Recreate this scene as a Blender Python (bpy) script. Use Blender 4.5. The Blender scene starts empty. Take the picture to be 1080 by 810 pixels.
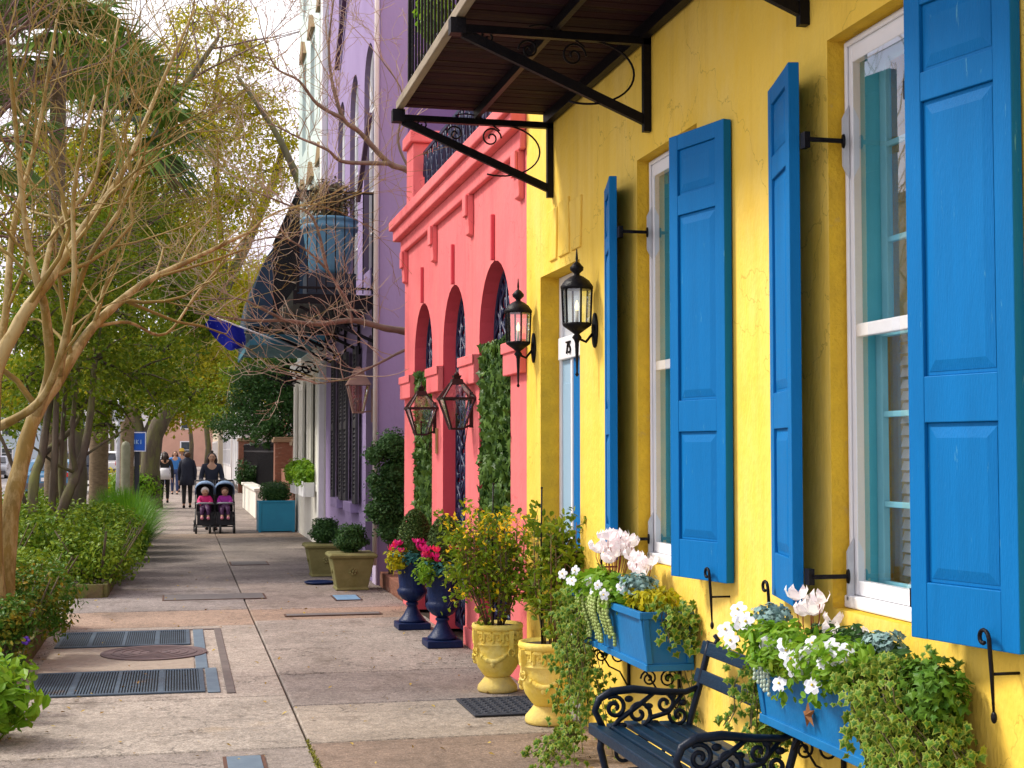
import bpy, math, random
import numpy as np
from mathutils import Vector, Matrix, Euler
R = math.radians
random.seed(7); rng = np.random.default_rng(11)
sc = bpy.context.scene
COL = sc.collection

# ---------------------------------------------------------------- camera
cam_d = bpy.data.cameras.new('camera'); cam = bpy.data.objects.new('camera', cam_d); COL.objects.link(cam)
cam.location = (0, 0, 1.65)
cam.rotation_mode = 'XYZ'
cam.rotation_euler = (R(90) + math.atan(70/1500), 0, -math.atan(352/1500))
cam_d.sensor_width = 36; cam_d.lens = 36*1500/1080
cam_d.clip_start = .05; cam_d.clip_end = 2000
sc.camera = cam
# ---------------------------------------------------------------- world: sky with broken bright cloud
SUN_EL, SUN_AZ = 46, -62          # azimuth from +Y towards +X
w = bpy.data.worlds.new('World'); sc.world = w; w.use_nodes = True
nt = w.node_tree; nt.nodes.clear()
def N(nt, t, **k):
    n = nt.nodes.new(t)
    for a, b in k.items(): setattr(n, a, b)
    return n
out = N(nt, 'ShaderNodeOutputWorld')
sky = N(nt, 'ShaderNodeTexSky', sky_type='NISHITA'); sky.sun_disc = False
sky.sun_elevation = R(SUN_EL); sky.sun_rotation = R(SUN_AZ)
b1 = N(nt, 'ShaderNodeBackground'); b1.inputs[1].default_value = .12
nt.links.new(sky.outputs[0], b1.inputs[0])
tc = N(nt, 'ShaderNodeTexCoord'); mp = N(nt, 'ShaderNodeMapping'); mp.inputs['Scale'].default_value = (1, 1, 2.2)
nt.links.new(tc.outputs['Generated'], mp.inputs[0])
no = N(nt, 'ShaderNodeTexNoise'); no.inputs['Scale'].default_value = 2.6; no.inputs['Detail'].default_value = 7; no.inputs['Roughness'].default_value = .6
nt.links.new(mp.outputs[0], no.inputs[0])
cr = N(nt, 'ShaderNodeValToRGB'); cr.color_ramp.elements[0].position = .28; cr.color_ramp.elements[1].position = .45
cr.color_ramp.elements[0].color = (.55, .55, .55, 1); cr.color_ramp.elements[1].color = (1, 1, 1, 1)
nt.links.new(no.outputs[0], cr.inputs[0])
cr2 = N(nt, 'ShaderNodeValToRGB'); cr2.color_ramp.elements[0].position = .35; cr2.color_ramp.elements[1].position = .62
cr2.color_ramp.elements[0].color = (.74, .68, .84, 1); cr2.color_ramp.elements[1].color = (1.0, .965, .985, 1)
nt.links.new(no.outputs[0], cr2.inputs[0])
b2 = N(nt, 'ShaderNodeBackground'); b2.inputs[1].default_value = 1.0
nt.links.new(cr2.outputs[0], b2.inputs[0])
mx = N(nt, 'ShaderNodeMixShader')
nt.links.new(cr.outputs[0], mx.inputs[0]); nt.links.new(b1.outputs[0], mx.inputs[1]); nt.links.new(b2.outputs[0], mx.inputs[2])
nt.links.new(mx.outputs[0], out.inputs[0])
sd = bpy.data.lights.new('sun', 'SUN'); so = bpy.data.objects.new('sun', sd); COL.objects.link(so)
sd.energy = 2.8; sd.angle = R(13); sd.color = (1, .93, .82)
az, el = R(SUN_AZ), R(SUN_EL)
dv = Vector((math.sin(az)*math.cos(el), math.cos(az)*math.cos(el), math.sin(el)))
so.rotation_euler = (-dv).to_track_quat('-Z', 'Y').to_euler(); so.location = (-8, 6, 20)
sc.view_settings.view_transform = 'Standard'; sc.view_settings.look = 'None'
sc.view_settings.exposure = .70; sc.view_settings.gamma = 1; sc.view_settings.use_curve_mapping = False
sc.render.engine = 'CYCLES'; sc.cycles.use_denoising = True
sc.cycles.max_bounces = 8; sc.cycles.diffuse_bounces = 3; sc.cycles.transparent_max_bounces = 24

# ---------------------------------------------------------------- helpers
def world_loc(o):
    v = Vector((0, 0, 0))
    while o: v += Vector(o.location); o = o.parent
    return v
class MB:
    def __init__(s): s.v = []; s.f = []; s.m = []; s.sm = []; s.X = None; s.mi = 0; s.arr = []
    def add(s, vs, fs, smooth=False, mi=None):
        b = len(s.v)
        if s.X is not None: vs = [s.X @ Vector(p) for p in vs]
        s.v += [tuple(p) for p in vs]; s.f += [tuple(b+i for i in f) for f in fs]
        s.m += [s.mi if mi is None else mi]*len(fs); s.sm += [smooth]*len(fs)
        return s
    def box(s, x0, x1, y0, y1, z0, z1, mi=None):
        return s.add([(x0,y0,z0),(x1,y0,z0),(x1,y1,z0),(x0,y1,z0),(x0,y0,z1),(x1,y0,z1),(x1,y1,z1),(x0,y1,z1)],
              [(0,3,2,1),(4,5,6,7),(0,1,5,4),(1,2,6,5),(2,3,7,6),(3,0,4,7)], mi=mi)
    def frustum(s, c, a, b, h, mi=None):   # centre of base, (wx,wy) bottom, (wx,wy) top
        x,y,z=c; A=[(-1,-1),(1,-1),(1,1),(-1,1)]
        return s.add([(x+p*a[0]/2,y+q*a[1]/2,z) for p,q in A]+[(x+p*b[0]/2,y+q*b[1]/2,z+h) for p,q in A],
              [(0,3,2,1),(4,5,6,7),(0,1,5,4),(1,2,6,5),(2,3,7,6),(3,0,4,7)], mi=mi)
    def bar(s, p, q, w, h=None, up=(0,0,1), mi=None):
        h = h or w; p = Vector(p); q = Vector(q); d = (q-p).normalized(); u = Vector(up)
        if abs(d.dot(u)) > .98: u = Vector((0,1,0))
        a = d.cross(u).normalized()*w/2; b = a.cross(d).normalized()*h/2
        vs = [p-a-b,p+a-b,p+a+b,p-a+b,q-a-b,q+a-b,q+a+b,q-a+b]
        return s.add(vs, [(0,1,2,3),(7,6,5,4),(1,0,4,5),(2,1,5,6),(3,2,6,7),(0,3,7,4)], mi=mi)
    def tube(s, pts, r, n=8, mi=None, cap=True):
        pts = [Vector(p) for p in pts]; k = len(pts)
        if not hasattr(r, '__len__'): r = [r]*k
        vs = []; fs = []; prev = None
        for i, p in enumerate(pts):
            d = (pts[min(i+1,k-1)]-pts[max(i-1,0)])
            d = d.normalized() if d.length > 1e-9 else Vector((0,0,1))
            if prev is None:
                u = Vector((0,0,1)) if abs(d.z) < .9 else Vector((1,0,0))
                a = d.cross(u).normalized()
            else:
                a = prev - d*prev.dot(d); a = a.normalized() if a.length > 1e-6 else d.orthogonal().normalized()
            prev = a; b = d.cross(a)
            for j in range(n):
                t = 2*math.pi*j/n; vs.append(p+(a*math.cos(t)+b*math.sin(t))*r[i])
        for i in range(k-1):
            for j in range(n):
                j2 = (j+1)%n; fs.append((i*n+j,i*n+j2,(i+1)*n+j2,(i+1)*n+j))
        if cap: fs.append(tuple(range(n))[::-1]); fs.append(tuple((k-1)*n+j for j in range(n)))
        return s.add(vs, fs, smooth=n > 4, mi=mi)
    def lathe(s, prof, c=(0,0,0), n=24, mi=None, mod=None, smooth=True, rot=0):
        vs = []; fs = []
        for i, (r, z) in enumerate(prof):
            for j in range(n):
                t = 2*math.pi*j/n+rot; rr = r*(mod(i, t) if mod else 1)
                vs.append((c[0]+rr*math.cos(t), c[1]+rr*math.sin(t), c[2]+z))
        for i in range(len(prof)-1):
            for j in range(n):
                j2 = (j+1)%n; fs.append((i*n+j,i*n+j2,(i+1)*n+j2,(i+1)*n+j))
        fs.append(tuple(range(n))[::-1]); fs.append(tuple((len(prof)-1)*n+j for j in range(n)))
        return s.add(vs, fs, smooth=smooth, mi=mi)
    def ball(s, c, r, n=10, m=7, mi=None, jit=0):
        rx, ry, rz = r if hasattr(r, '__len__') else (r, r, r)
        vs = [(c[0],c[1],c[2]-rz)]; fs = []
        for i in range(1, m):
            ph = -math.pi/2+math.pi*i/m
            for j in range(n):
                t = 2*math.pi*j/n; q = 1+random.uniform(-jit, jit)
                vs.append((c[0]+rx*q*math.cos(ph)*math.cos(t), c[1]+ry*q*math.cos(ph)*math.sin(t), c[2]+rz*q*math.sin(ph)))
        vs.append((c[0],c[1],c[2]+rz)); L = len(vs)-1
        for j in range(n):
            j2 = (j+1)%n; fs.append((0,1+j2,1+j)); fs.append((L,L-n+j,L-n+j2))
            for i in range(m-2): fs.append((1+i*n+j,1+i*n+j2,1+(i+1)*n+j2,1+(i+1)*n+j))
        return s.add(vs, fs, smooth=True, mi=mi)
    def prism(s, pts, d, mi=None):          # closed planar polygon (3-D points) extruded by vector d
        n = len(pts); d = Vector(d); P = [Vector(p) for p in pts]
        return s.add(P+[p+d for p in P], [tuple(range(n))[::-1], tuple(range(n, 2*n))]+[(i,(i+1)%n,n+(i+1)%n,n+i) for i in range(n)], mi=mi)
    def inst(s, tv, tf, pos, rot, scl, mi=None):   # many copies of a small template (leaves, petals)
        tv = np.asarray(tv, float); k = len(tv); n = len(pos)
        V = np.einsum('nij,kj->nki', rot, tv)*np.asarray(scl).reshape(-1,1,1)+np.asarray(pos)[:,None,:]
        s.arr.append((V.reshape(-1,3), tf, k, n, s.mi if mi is None else mi)); return s
    def build(s, name, mats, parent=None, origin=None, bevel=0, smooth=None):
        if not isinstance(mats, (list, tuple)): mats = [mats]
        V = np.array(s.v, float).reshape(-1, 3); lens = [len(f) for f in s.f]; loops = [i for f in s.f for i in f]
        mi = list(s.m); sm = list(s.sm); base = len(V)
        VV = [V]; LL = [np.array(loops, int)]; LN = [np.array(lens, int)]; MI = [np.array(mi, int)]; SM = [np.array(sm, bool)]
        for (A, tf, k, n, m) in s.arr:
            VV.append(A)
            if n == 0: continue
            for f in tf if True else []:
                fm = m
                if isinstance(f, dict): fm = f['m']; f = f['f']
                idx = (np.arange(n)[:,None]*k+np.array(f)[None,:]+base).reshape(-1)
                LL.append(idx); LN.append(np.full(n, len(f))); MI.append(np.full(n, fm)); SM.append(np.zeros(n, bool))
            base += len(A)
        V = np.concatenate(VV); L = np.concatenate(LL).astype(np.int32); LN = np.concatenate(LN).astype(np.int32)
        MI = np.concatenate(MI).astype(np.int32); SM = np.concatenate(SM)
        if parent: o0 = np.array(world_loc(parent))
        elif origin is not None: o0 = np.array(origin, float)
        else:
            lo = V.min(0); hi = V.max(0); o0 = np.array([(lo[0]+hi[0])/2, (lo[1]+hi[1])/2, lo[2]])
        V = V-o0
        me = bpy.data.meshes.new(name)
        me.vertices.add(len(V)); me.vertices.foreach_set('co', V.astype(np.float32).ravel())
        me.loops.add(len(L)); me.loops.foreach_set('vertex_index', L)
        me.polygons.add(len(LN)); st = np.zeros(len(LN), np.int32); st[1:] = np.cumsum(LN)[:-1]
        me.polygons.foreach_set('loop_start', st); me.polygons.foreach_set('loop_total', LN)
        me.polygons.foreach_set('material_index', MI); me.polygons.foreach_set('use_smooth', SM if smooth is None else np.full(len(LN), smooth))
        for m in mats: me.materials.append(m)
        me.update(calc_edges=True); me.validate()
        o = bpy.data.objects.new(name, me); COL.objects.link(o)
        if parent: o.parent = parent
        else: o.location = tuple(o0)
        if bevel:
            b = o.modifiers.new('bevel', 'BEVEL'); b.width = bevel; b.segments = 2; b.limit_method = 'ANGLE'; b.angle_limit = R(40)
            b.harden_normals = False
        return o
def tag(o, label=None, cat=None, group=None, kind=None):
    if label: o['label'] = label
    if cat: o['category'] = cat
    if group: o['group'] = group
    if kind: o['kind'] = kind
    return o
def empty(name, loc, label=None, cat=None, group=None):
    o = bpy.data.objects.new(name, None); COL.objects.link(o); o.location = loc; o.empty_display_size = .2
    return tag(o, label, cat, group)
def kids(o): return [c for c in COL.objects if c.parent is o]
def copy_tree(o, parent=None):
    c = o.copy(); COL.objects.link(c)
    if parent: c.parent = parent
    for ch in kids(o): copy_tree(ch, c)
    return c
def rotmats(n, tilt=None, up=None):
    """random orientations: leaf normal spread about up"""
    a = rng.normal(size=(n,3)); 
    if up is not None: a = a*(tilt or 1)+np.asarray(up)
    a /= np.linalg.norm(a, axis=1)[:,None]
    b = rng.normal(size=(n,3)); b -= a*(b*a).sum(1)[:,None]; b /= np.linalg.norm(b, axis=1)[:,None]
    c = np.cross(a, b)
    return np.stack([b, c, a], axis=2)
def dirmats(fwd, nrm):
    f = np.asarray(fwd, float); f /= np.linalg.norm(f, axis=1)[:,None]
    n = np.asarray(nrm, float); n = n-f*(n*f).sum(1)[:,None]; n /= (np.linalg.norm(n, axis=1)[:,None]+1e-9)
    return np.stack([f, np.cross(n, f), n], axis=2)
# leaf templates: x = along the leaf
LEAF_V = [(-.5,0,0),(-.1,.26,.06),(.5,0,-.05),(-.1,-.26,.06)]; LEAF_F = [(0,3,2,1)]
LEAF6_V = [(-.5,0,0),(-.2,.24,.05),(.2,.2,.05),(.5,0,-.08),(.2,-.2,.05),(-.2,-.24,.05),(0,0,-.02)]
LEAF6_F = [(0,6,2,1),(6,3,2),(0,5,4,6),(6,4,3)]
_iv = [(-.28,0),(-.45,.22),(-.18,.30),(-.08,.52),(.12,.24),(.55,0),(.12,-.24),(-.08,-.52),(-.18,-.30),(-.45,-.22)]
IVY_V = [(x,y,-.10*abs(y)) for x,y in _iv]+[(0,0,.05)]
IVY_F = [(10,1,0),(10,2,1),(10,3,2),(10,4,3),(10,5,4),(10,6,5),(10,7,6),(10,8,7),(10,9,8),(10,0,9)]
VAR_V = IVY_V+[(x*.66,y*.66,.03-.10*abs(y)*.66) for x,y in _iv]+[(0,0,.085)]
VAR_F = [{'m':1,'f':f} for f in IVY_F]+[{'m':0,'f':tuple(i+11 for i in f)} for f in IVY_F]

# ---------------------------------------------------------------- materials
MC = {}
def pmat(name, col, col2=None, rough=.6, scale=6, spec=.4, metal=0, bump=0, bscale=80, stretch=(1,1,1), contrast=.5,
         islands=0, transl=0, streak=None, col3=None, s3=1.2, p3=(.55,.75), coat=0, detail=6, glow=0, crack=0):
    if name in MC: return MC[name]
    m = bpy.data.materials.new(name); m.use_nodes = True; t = m.node_tree; L = t.links.new
    p = t.nodes['Principled BSDF']; o = t.nodes['Material Output']
    p.inputs['Roughness'].default_value = rough; p.inputs['Metallic'].default_value = metal
    p.inputs['Specular IOR Level'].default_value = spec; p.inputs['Coat Weight'].default_value = coat
    g = N(t, 'ShaderNodeNewGeometry'); mp = N(t, 'ShaderNodeMapping'); mp.inputs['Scale'].default_value = stretch
    L(g.outputs['Position'], mp.inputs[0])
    col2 = col2 or tuple(c*.8 for c in col)
    n1 = N(t, 'ShaderNodeTexNoise'); n1.inputs['Scale'].default_value = scale; n1.inputs['Detail'].default_value = detail
    n1.inputs['Roughness'].default_value = .62
    L(mp.outputs[0], n1.inputs[0])
    r = N(t, 'ShaderNodeMapRange'); r.inputs[1].default_value = .5-contrast*.4; r.inputs[2].default_value = .5+contrast*.4
    L(n1.outputs[0], r.inputs[0])
    fac = r.outputs[0]
    if islands:
        a = N(t, 'ShaderNodeMath', operation='MULTIPLY_ADD'); a.inputs[1].default_value = islands
        L(g.outputs['Random Per Island'], a.inputs[0])
        b = N(t, 'ShaderNodeMath', operation='MULTIPLY'); b.inputs[1].default_value = 1-islands; L(fac, b.inputs[0])
        L(b.outputs[0], a.inputs[2]); fac = a.outputs[0]
    mixn = N(t, 'ShaderNodeMix', data_type='RGBA'); mixn.inputs[6].default_value = (*col, 1); mixn.inputs[7].default_value = (*col2, 1)
    L(fac, mixn.inputs[0]); c = mixn.outputs[2]
    if col3:
        n3 = N(t, 'ShaderNodeTexNoise'); n3.inputs['Scale'].default_value = s3; n3.inputs['Detail'].default_value = 8; n3.inputs['Roughness'].default_value = .7
        L(mp.outputs[0], n3.inputs[0]); r3 = N(t, 'ShaderNodeMapRange'); r3.inputs[1].default_value, r3.inputs[2].default_value = p3
        L(n3.outputs[0], r3.inputs[0]); m3 = N(t, 'ShaderNodeMix', data_type='RGBA'); m3.inputs[7].default_value = (*col3, 1)
        L(c, m3.inputs[6]); L(r3.outputs[0], m3.inputs[0]); c = m3.outputs[2]
    if streak:      # rain streaks and hairline cracks with their own shapes
        ms_ = N(t, 'ShaderNodeMapping'); ms_.inputs['Scale'].default_value = (7, 7, .5); L(g.outputs['Position'], ms_.inputs[0])
        n5 = N(t, 'ShaderNodeTexNoise'); n5.inputs['Scale'].default_value = 1; n5.inputs['Detail'].default_value = 7; n5.inputs['Roughness'].default_value = .7; L(ms_.outputs[0], n5.inputs[0])
        r5 = N(t, 'ShaderNodeMapRange'); r5.inputs[1].default_value = .5; r5.inputs[2].default_value = .78; r5.inputs[4].default_value = .55; L(n5.outputs[0], r5.inputs[0])
        m5 = N(t, 'ShaderNodeMix', data_type='RGBA'); m5.inputs[7].default_value = (*streak, 1); L(c, m5.inputs[6]); L(r5.outputs[0], m5.inputs[0]); c = m5.outputs[2]
        vo = N(t, 'ShaderNodeTexVoronoi', feature='DISTANCE_TO_EDGE'); vo.inputs['Scale'].default_value = .8
        wn = N(t, 'ShaderNodeTexNoise'); wn.inputs['Scale'].default_value = 3; wn.inputs['Detail'].default_value = 7; L(g.outputs['Position'], wn.inputs[0])
        ad = N(t, 'ShaderNodeVectorMath', operation='MULTIPLY_ADD'); ad.inputs[1].default_value = (.9,.9,.9); L(wn.outputs['Color'], ad.inputs[0]); L(g.outputs['Position'], ad.inputs[2]); L(ad.outputs[0], vo.inputs[0])
        r6 = N(t, 'ShaderNodeMapRange'); r6.inputs[1].default_value = 0; r6.inputs[2].default_value = .004; r6.inputs[3].default_value = .55; r6.inputs[4].default_value = 0; L(vo.outputs['Distance'], r6.inputs[0])
        m6 = N(t, 'ShaderNodeMix', data_type='RGBA'); m6.inputs[7].default_value = (*[q*.45 for q in streak], 1); L(c, m6.inputs[6]); L(r6.outputs[0], m6.inputs[0]); c = m6.outputs[2]
    L(c, p.inputs['Base Color'])
    if bump:
        n2 = N(t, 'ShaderNodeTexNoise'); n2.inputs['Scale'].default_value = bscale; n2.inputs['Detail'].default_value = 5
        L(mp.outputs[0], n2.inputs[0]); bp = N(t, 'ShaderNodeBump'); bp.inputs['Strength'].default_value = min(1, bump); bp.inputs['Distance'].default_value = .01
        h = n2.outputs[0]
        if crack:
            n4 = N(t, 'ShaderNodeTexNoise'); n4.inputs['Scale'].default_value = 3.5; n4.inputs['Detail'].default_value = 6
            L(g.outputs['Position'], n4.inputs[0]); ad = N(t, 'ShaderNodeMath', operation='MULTIPLY_ADD'); ad.inputs[1].default_value = crack
            L(n4.outputs[0], ad.inputs[0]); L(h, ad.inputs[2]); h = ad.outputs[0]
        L(h, bp.inputs['Height']); L(bp.outputs[0], p.inputs['Normal'])
    if transl:
        tr = N(t, 'ShaderNodeBsdfTranslucent'); hs = N(t, 'ShaderNodeHueSaturation'); hs.inputs['Value'].default_value = 1.5; hs.inputs['Hue'].default_value = .485
        L(c, hs.inputs['Color']); L(hs.outputs[0], tr.inputs[0]); ms = N(t, 'ShaderNodeMixShader'); ms.inputs[0].default_value = transl
        L(p.outputs[0], ms.inputs[1]); L(tr.outputs[0], ms.inputs[2]); L(ms.outputs[0], o.inputs[0])
    if glow:
        p.inputs['Emission Strength'].default_value = glow; L(c, p.inputs['Emission Color'])
    MC[name] = m; return m
def glass(name, refl=.12, tint=(1,1,1)):
    if name in MC: return MC[name]
    m = bpy.data.materials.new(name); m.use_nodes = True; t = m.node_tree; L = t.links.new
    t.nodes.remove(t.nodes['Principled BSDF']); o = t.nodes['Material Output']
    tr = N(t, 'ShaderNodeBsdfTransparent'); tr.inputs[0].default_value = (*tint, 1)
    gl = N(t, 'ShaderNodeBsdfGlossy'); gl.inputs['Roughness'].default_value = .015; gl.inputs[0].default_value = (.95,.97,1,1)
    f = N(t, 'ShaderNodeLayerWeight'); f.inputs[0].default_value = .5
    pw = N(t, 'ShaderNodeMath', operation='POWER'); pw.inputs[1].default_value = 2.9; L(f.outputs['Facing'], pw.inputs[0])
    a = N(t, 'ShaderNodeMath', operation='MULTIPLY_ADD'); a.inputs[1].default_value = 1.2; a.inputs[2].default_value = .05+refl; a.use_clamp = True
    L(pw.outputs[0], a.inputs[0]); ms = N(t, 'ShaderNodeMixShader'); L(a.outputs[0], ms.inputs[0]); L(tr.outputs[0], ms.inputs[1]); L(gl.outputs[0], ms.inputs[2])
    L(ms.outputs[0], o.inputs[0]); MC[name] = m; return m

YEL = pmat('yellow_stucco', (.90,.645,.13), (.87,.57,.06), streak=(.68,.42,.05), rough=.85, scale=1.6, stretch=(1,1,.45), bump=.55, bscale=55, col3=(.90,.69,.24), s3=1.1, p3=(.48,.8), crack=3, contrast=.5, spec=.15)  # paler third colour paints in light bounced up from the ground
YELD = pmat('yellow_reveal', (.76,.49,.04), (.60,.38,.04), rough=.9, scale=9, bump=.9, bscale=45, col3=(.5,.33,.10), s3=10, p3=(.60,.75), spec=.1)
PINK = pmat('pink_stucco', (.80,.205,.205), (.73,.155,.165), streak=(.62,.11,.12), rough=.85, scale=1.8, stretch=(1,1,.4), bump=.45, bscale=50, col3=(.90,.22,.20), s3=1.3, p3=(.5,.8), crack=2, spec=.15)
PURP = pmat('lilac_stucco_shaded', (.175,.12,.27), (.14,.095,.225), rough=.9, scale=1.2, stretch=(1,1,.4), bump=.3, bscale=30, spec=.1)  # side wall: its shade is put into this darker lilac
PURPF = pmat('lilac_stucco_lit', (.34,.265,.45), (.29,.22,.39), rough=.9, scale=1.2, stretch=(1,1,.4), bump=.3, bscale=30, spec=.1)  # same stucco on the street front, daylight put into the paler colour
CREAM = pmat('cream_render', (.84,.82,.74), (.76,.73,.63), rough=.85, scale=2, stretch=(1,1,.3), bump=.2, bscale=30)
MINT = pmat('pale_mint_render', (.62,.72,.68), (.52,.63,.60), rough=.85, scale=1, stretch=(1,1,.3))
BLUE = pmat('blue_shutter_paint', (.003,.155,.43), (.003,.13,.36), rough=.5, scale=3, stretch=(4,4,.5), bump=.25, bscale=60, spec=.10, col3=(.08,.29,.46), s3=11, p3=(.655,.70))
TEAL = pmat('teal_paint', (.13,.54,.63), (.10,.47,.56), rough=.5, scale=5)
TEALL = pmat('pale_teal_paint', (.22,.52,.60), (.18,.46,.54), rough=.5, scale=5)
BOXB = pmat('window_box_blue', (.003,.17,.42), (.003,.13,.34), rough=.5, scale=5, bump=.2, bscale=50, col3=(.02,.12,.22), s3=7, p3=(.62,.8))
IRON = pmat('black_iron', (.004,.004,.007), (.009,.008,.010), rough=.42, scale=20, bump=.3, bscale=90, spec=.14)
NAVY = pmat('navy_iron', (.003,.012,.055), (.005,.018,.075), rough=.42, scale=18, bump=.4, bscale=70, spec=.22)
GRILL = pmat('blue_black_iron', (.006,.014,.06), (.004,.010,.045), rough=.45, scale=18)
WHITE = pmat('white_paint', (.82,.82,.83), (.74,.75,.78), rough=.45, scale=4, bump=.15, bscale=40)
PLATE = pmat('grey_plate', (.55,.58,.62), (.42,.45,.50), rough=.5, scale=10)
GLASS = glass('window_glass', .0); LGLASS = glass('lantern_glass', .05, (.93,.98,.96))
BRICK = pmat('old_brick', (.30,.12,.07), (.19,.08,.05), rough=.9, scale=9, stretch=(1,1,4), bump=.8, bscale=30, col3=(.36,.28,.2), s3=6, p3=(.55,.7))
COPPER = pmat('weathered_copper', (.05,.022,.020), (.025,.013,.013), rough=.5, scale=15, metal=.5)
LILA = pmat('light_blue_paint', (.30,.46,.60), (.26,.42,.56), rough=.5, scale=2)
SOIL = pmat('soil', (.05,.032,.02), (.03,.02,.012), rough=.95, scale=30, bump=1, bscale=40)
# ================================================================= SETTING
GROUND = pmat('ground_soil', (.12,.10,.07), (.07,.08,.035), rough=.95, scale=.8, bump=.4, bscale=10)
ROADM = pmat('road_surface', (.42,.40,.38), (.35,.33,.31), rough=.85, scale=1.5, bump=.3, bscale=60)
def conc():
    m = bpy.data.materials.new('old_concrete'); m.use_nodes = True; t = m.node_tree; L = t.links.new; p = t.nodes['Principled BSDF']
    p.inputs['Roughness'].default_value = .82; p.inputs['Specular IOR Level'].default_value = .25
    g = N(t, 'ShaderNodeNewGeometry'); at = N(t, 'ShaderNodeAttribute'); at.attribute_name = 'tint'
    def noise(s, d=6, r=.6, st=(1,1,1)):
        mp = N(t, 'ShaderNodeMapping'); mp.inputs['Scale'].default_value = st; L(g.outputs['Position'], mp.inputs[0])
        n = N(t, 'ShaderNodeTexNoise'); n.inputs['Scale'].default_value = s; n.inputs['Detail'].default_value = d; n.inputs['Roughness'].default_value = r
        L(mp.outputs[0], n.inputs[0]); return n.outputs[0]
    def mul(c, n, lo, hi, a, b):
        r = N(t, 'ShaderNodeMapRange'); r.inputs[1].default_value = lo; r.inputs[2].default_value = hi; r.inputs[3].default_value = a; r.inputs[4].default_value = b
        L(n, r.inputs[0]); v = N(t, 'ShaderNodeVectorMath', operation='SCALE'); L(c, v.inputs[0]); L(r.outputs[0], v.inputs['Scale']); return v.outputs[0]
    def mixc(c, n, lo, hi, col, mx):
        r = N(t, 'ShaderNodeMapRange'); r.inputs[1].default_value = lo; r.inputs[2].default_value = hi; r.inputs[4].default_value = mx
        L(n, r.inputs[0]); m3 = N(t, 'ShaderNodeMix', data_type='RGBA'); m3.inputs[7].default_value = (*col, 1); L(c, m3.inputs[6]); L(r.outputs[0], m3.inputs[0]); return m3.outputs[2]
    c = at.outputs['Color']
    c = mul(c, noise(1.3, 8, .65), .3, .7, .72, 1.25)
    c = mul(c, noise(14, 6, .7), .3, .7, .78, 1.22)
    fine = noise(75, 4, .9); c = mul(c, fine, .32, .68, .38, 1.6); c = mul(c, noise(26, 6, .8), .3, .7, .68, 1.3); c = mixc(c, noise(48, 3, .8), .60, .68, (.05,.045,.04), .6); c = mixc(c, noise(60, 3, .8, (1,1,1.7)), .62, .70, (.50,.46,.40), .6)
    c = mixc(c, noise(2.1, 9, .75, (1,.6,1)), .53, .72, (.085,.065,.05), .85)
    c = mixc(c, noise(.9, 6, .7), .60, .75, (.30,.20,.08), .45)
    vo = N(t, 'ShaderNodeTexVoronoi', feature='DISTANCE_TO_EDGE'); vo.inputs['Scale'].default_value = .55
    wn = N(t, 'ShaderNodeTexNoise'); wn.inputs['Scale'].default_value = 2.2; wn.inputs['Detail'].default_value = 6; L(g.outputs['Position'], wn.inputs[0])
    ad = N(t, 'ShaderNodeVectorMath', operation='MULTIPLY_ADD'); ad.inputs[1].default_value = (1.1,1.1,1.1); L(wn.outputs['Color'], ad.inputs[0]); L(g.outputs['Position'], ad.inputs[2]); L(ad.outputs[0], vo.inputs[0])
    r = N(t, 'ShaderNodeMapRange'); r.inputs[1].default_value = 0; r.inputs[2].default_value = .006; r.inputs[3].default_value = .42; r.inputs[4].default_value = 1
    L(vo.outputs['Distance'], r.inputs[0]); v = N(t, 'ShaderNodeVectorMath', operation='SCALE'); L(c, v.inputs[0]); L(r.outputs[0], v.inputs['Scale']); c = v.outputs[0]
    L(c, p.inputs['Base Color'])
    bp = N(t, 'ShaderNodeBump'); bp.inputs['Strength'].default_value = .35; bp.inputs['Distance'].default_value = .006; L(fine, bp.inputs['Height'])
    b2 = N(t, 'ShaderNodeBump'); b2.inputs['Strength'].default_value = .5; b2.inputs['Distance'].default_value = .02; L(noise(9, 5), b2.inputs['Height']); L(bp.outputs[0], b2.inputs['Normal'])
    L(b2.outputs[0], p.inputs['Normal']); return m
CONC = conc()
b = MB(); b.add([(-400,-60,-.14),(400,-60,-.14),(400,600,-.14),(-400,600,-.14)], [(0,1,2,3)])
tag(b.build('ground', GROUND, origin=(0,0,-.14)), kind='structure')
b = MB(); b.add([(-12.5,-40,-.12),(-3.6,-40,-.12),(-3.6,500,-.12),(-12.5,500,-.12)], [(0,1,2,3)])
tag(b.build('road', ROADM, origin=(-8,0,-.12)), kind='structure')
b = MB(); b.box(-3.6,-3.42,-40,400,-.14,.01); b.box(-12.7,-12.5,-40,400,-.14,.01)
tag(b.build('kerb', pmat('kerb_stone', (.33,.31,.29), (.24,.23,.22), rough=.85, scale=5), bevel=.015), kind='structure')
b = MB(); b.box(-15.5,-12.7,-40,400,-.139,0)
tag(b.build('far_pavement', pmat('pale_pavement', (.36,.33,.30), (.30,.28,.25), rough=.9, scale=3)), kind='structure')
b = MB(); b.box(-3.42,3.1,-6,200,-.139,-.03)      # bedding under the slabs shows dark in the joints
tag(b.build('pavement_base', SOIL), kind='structure')
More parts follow.
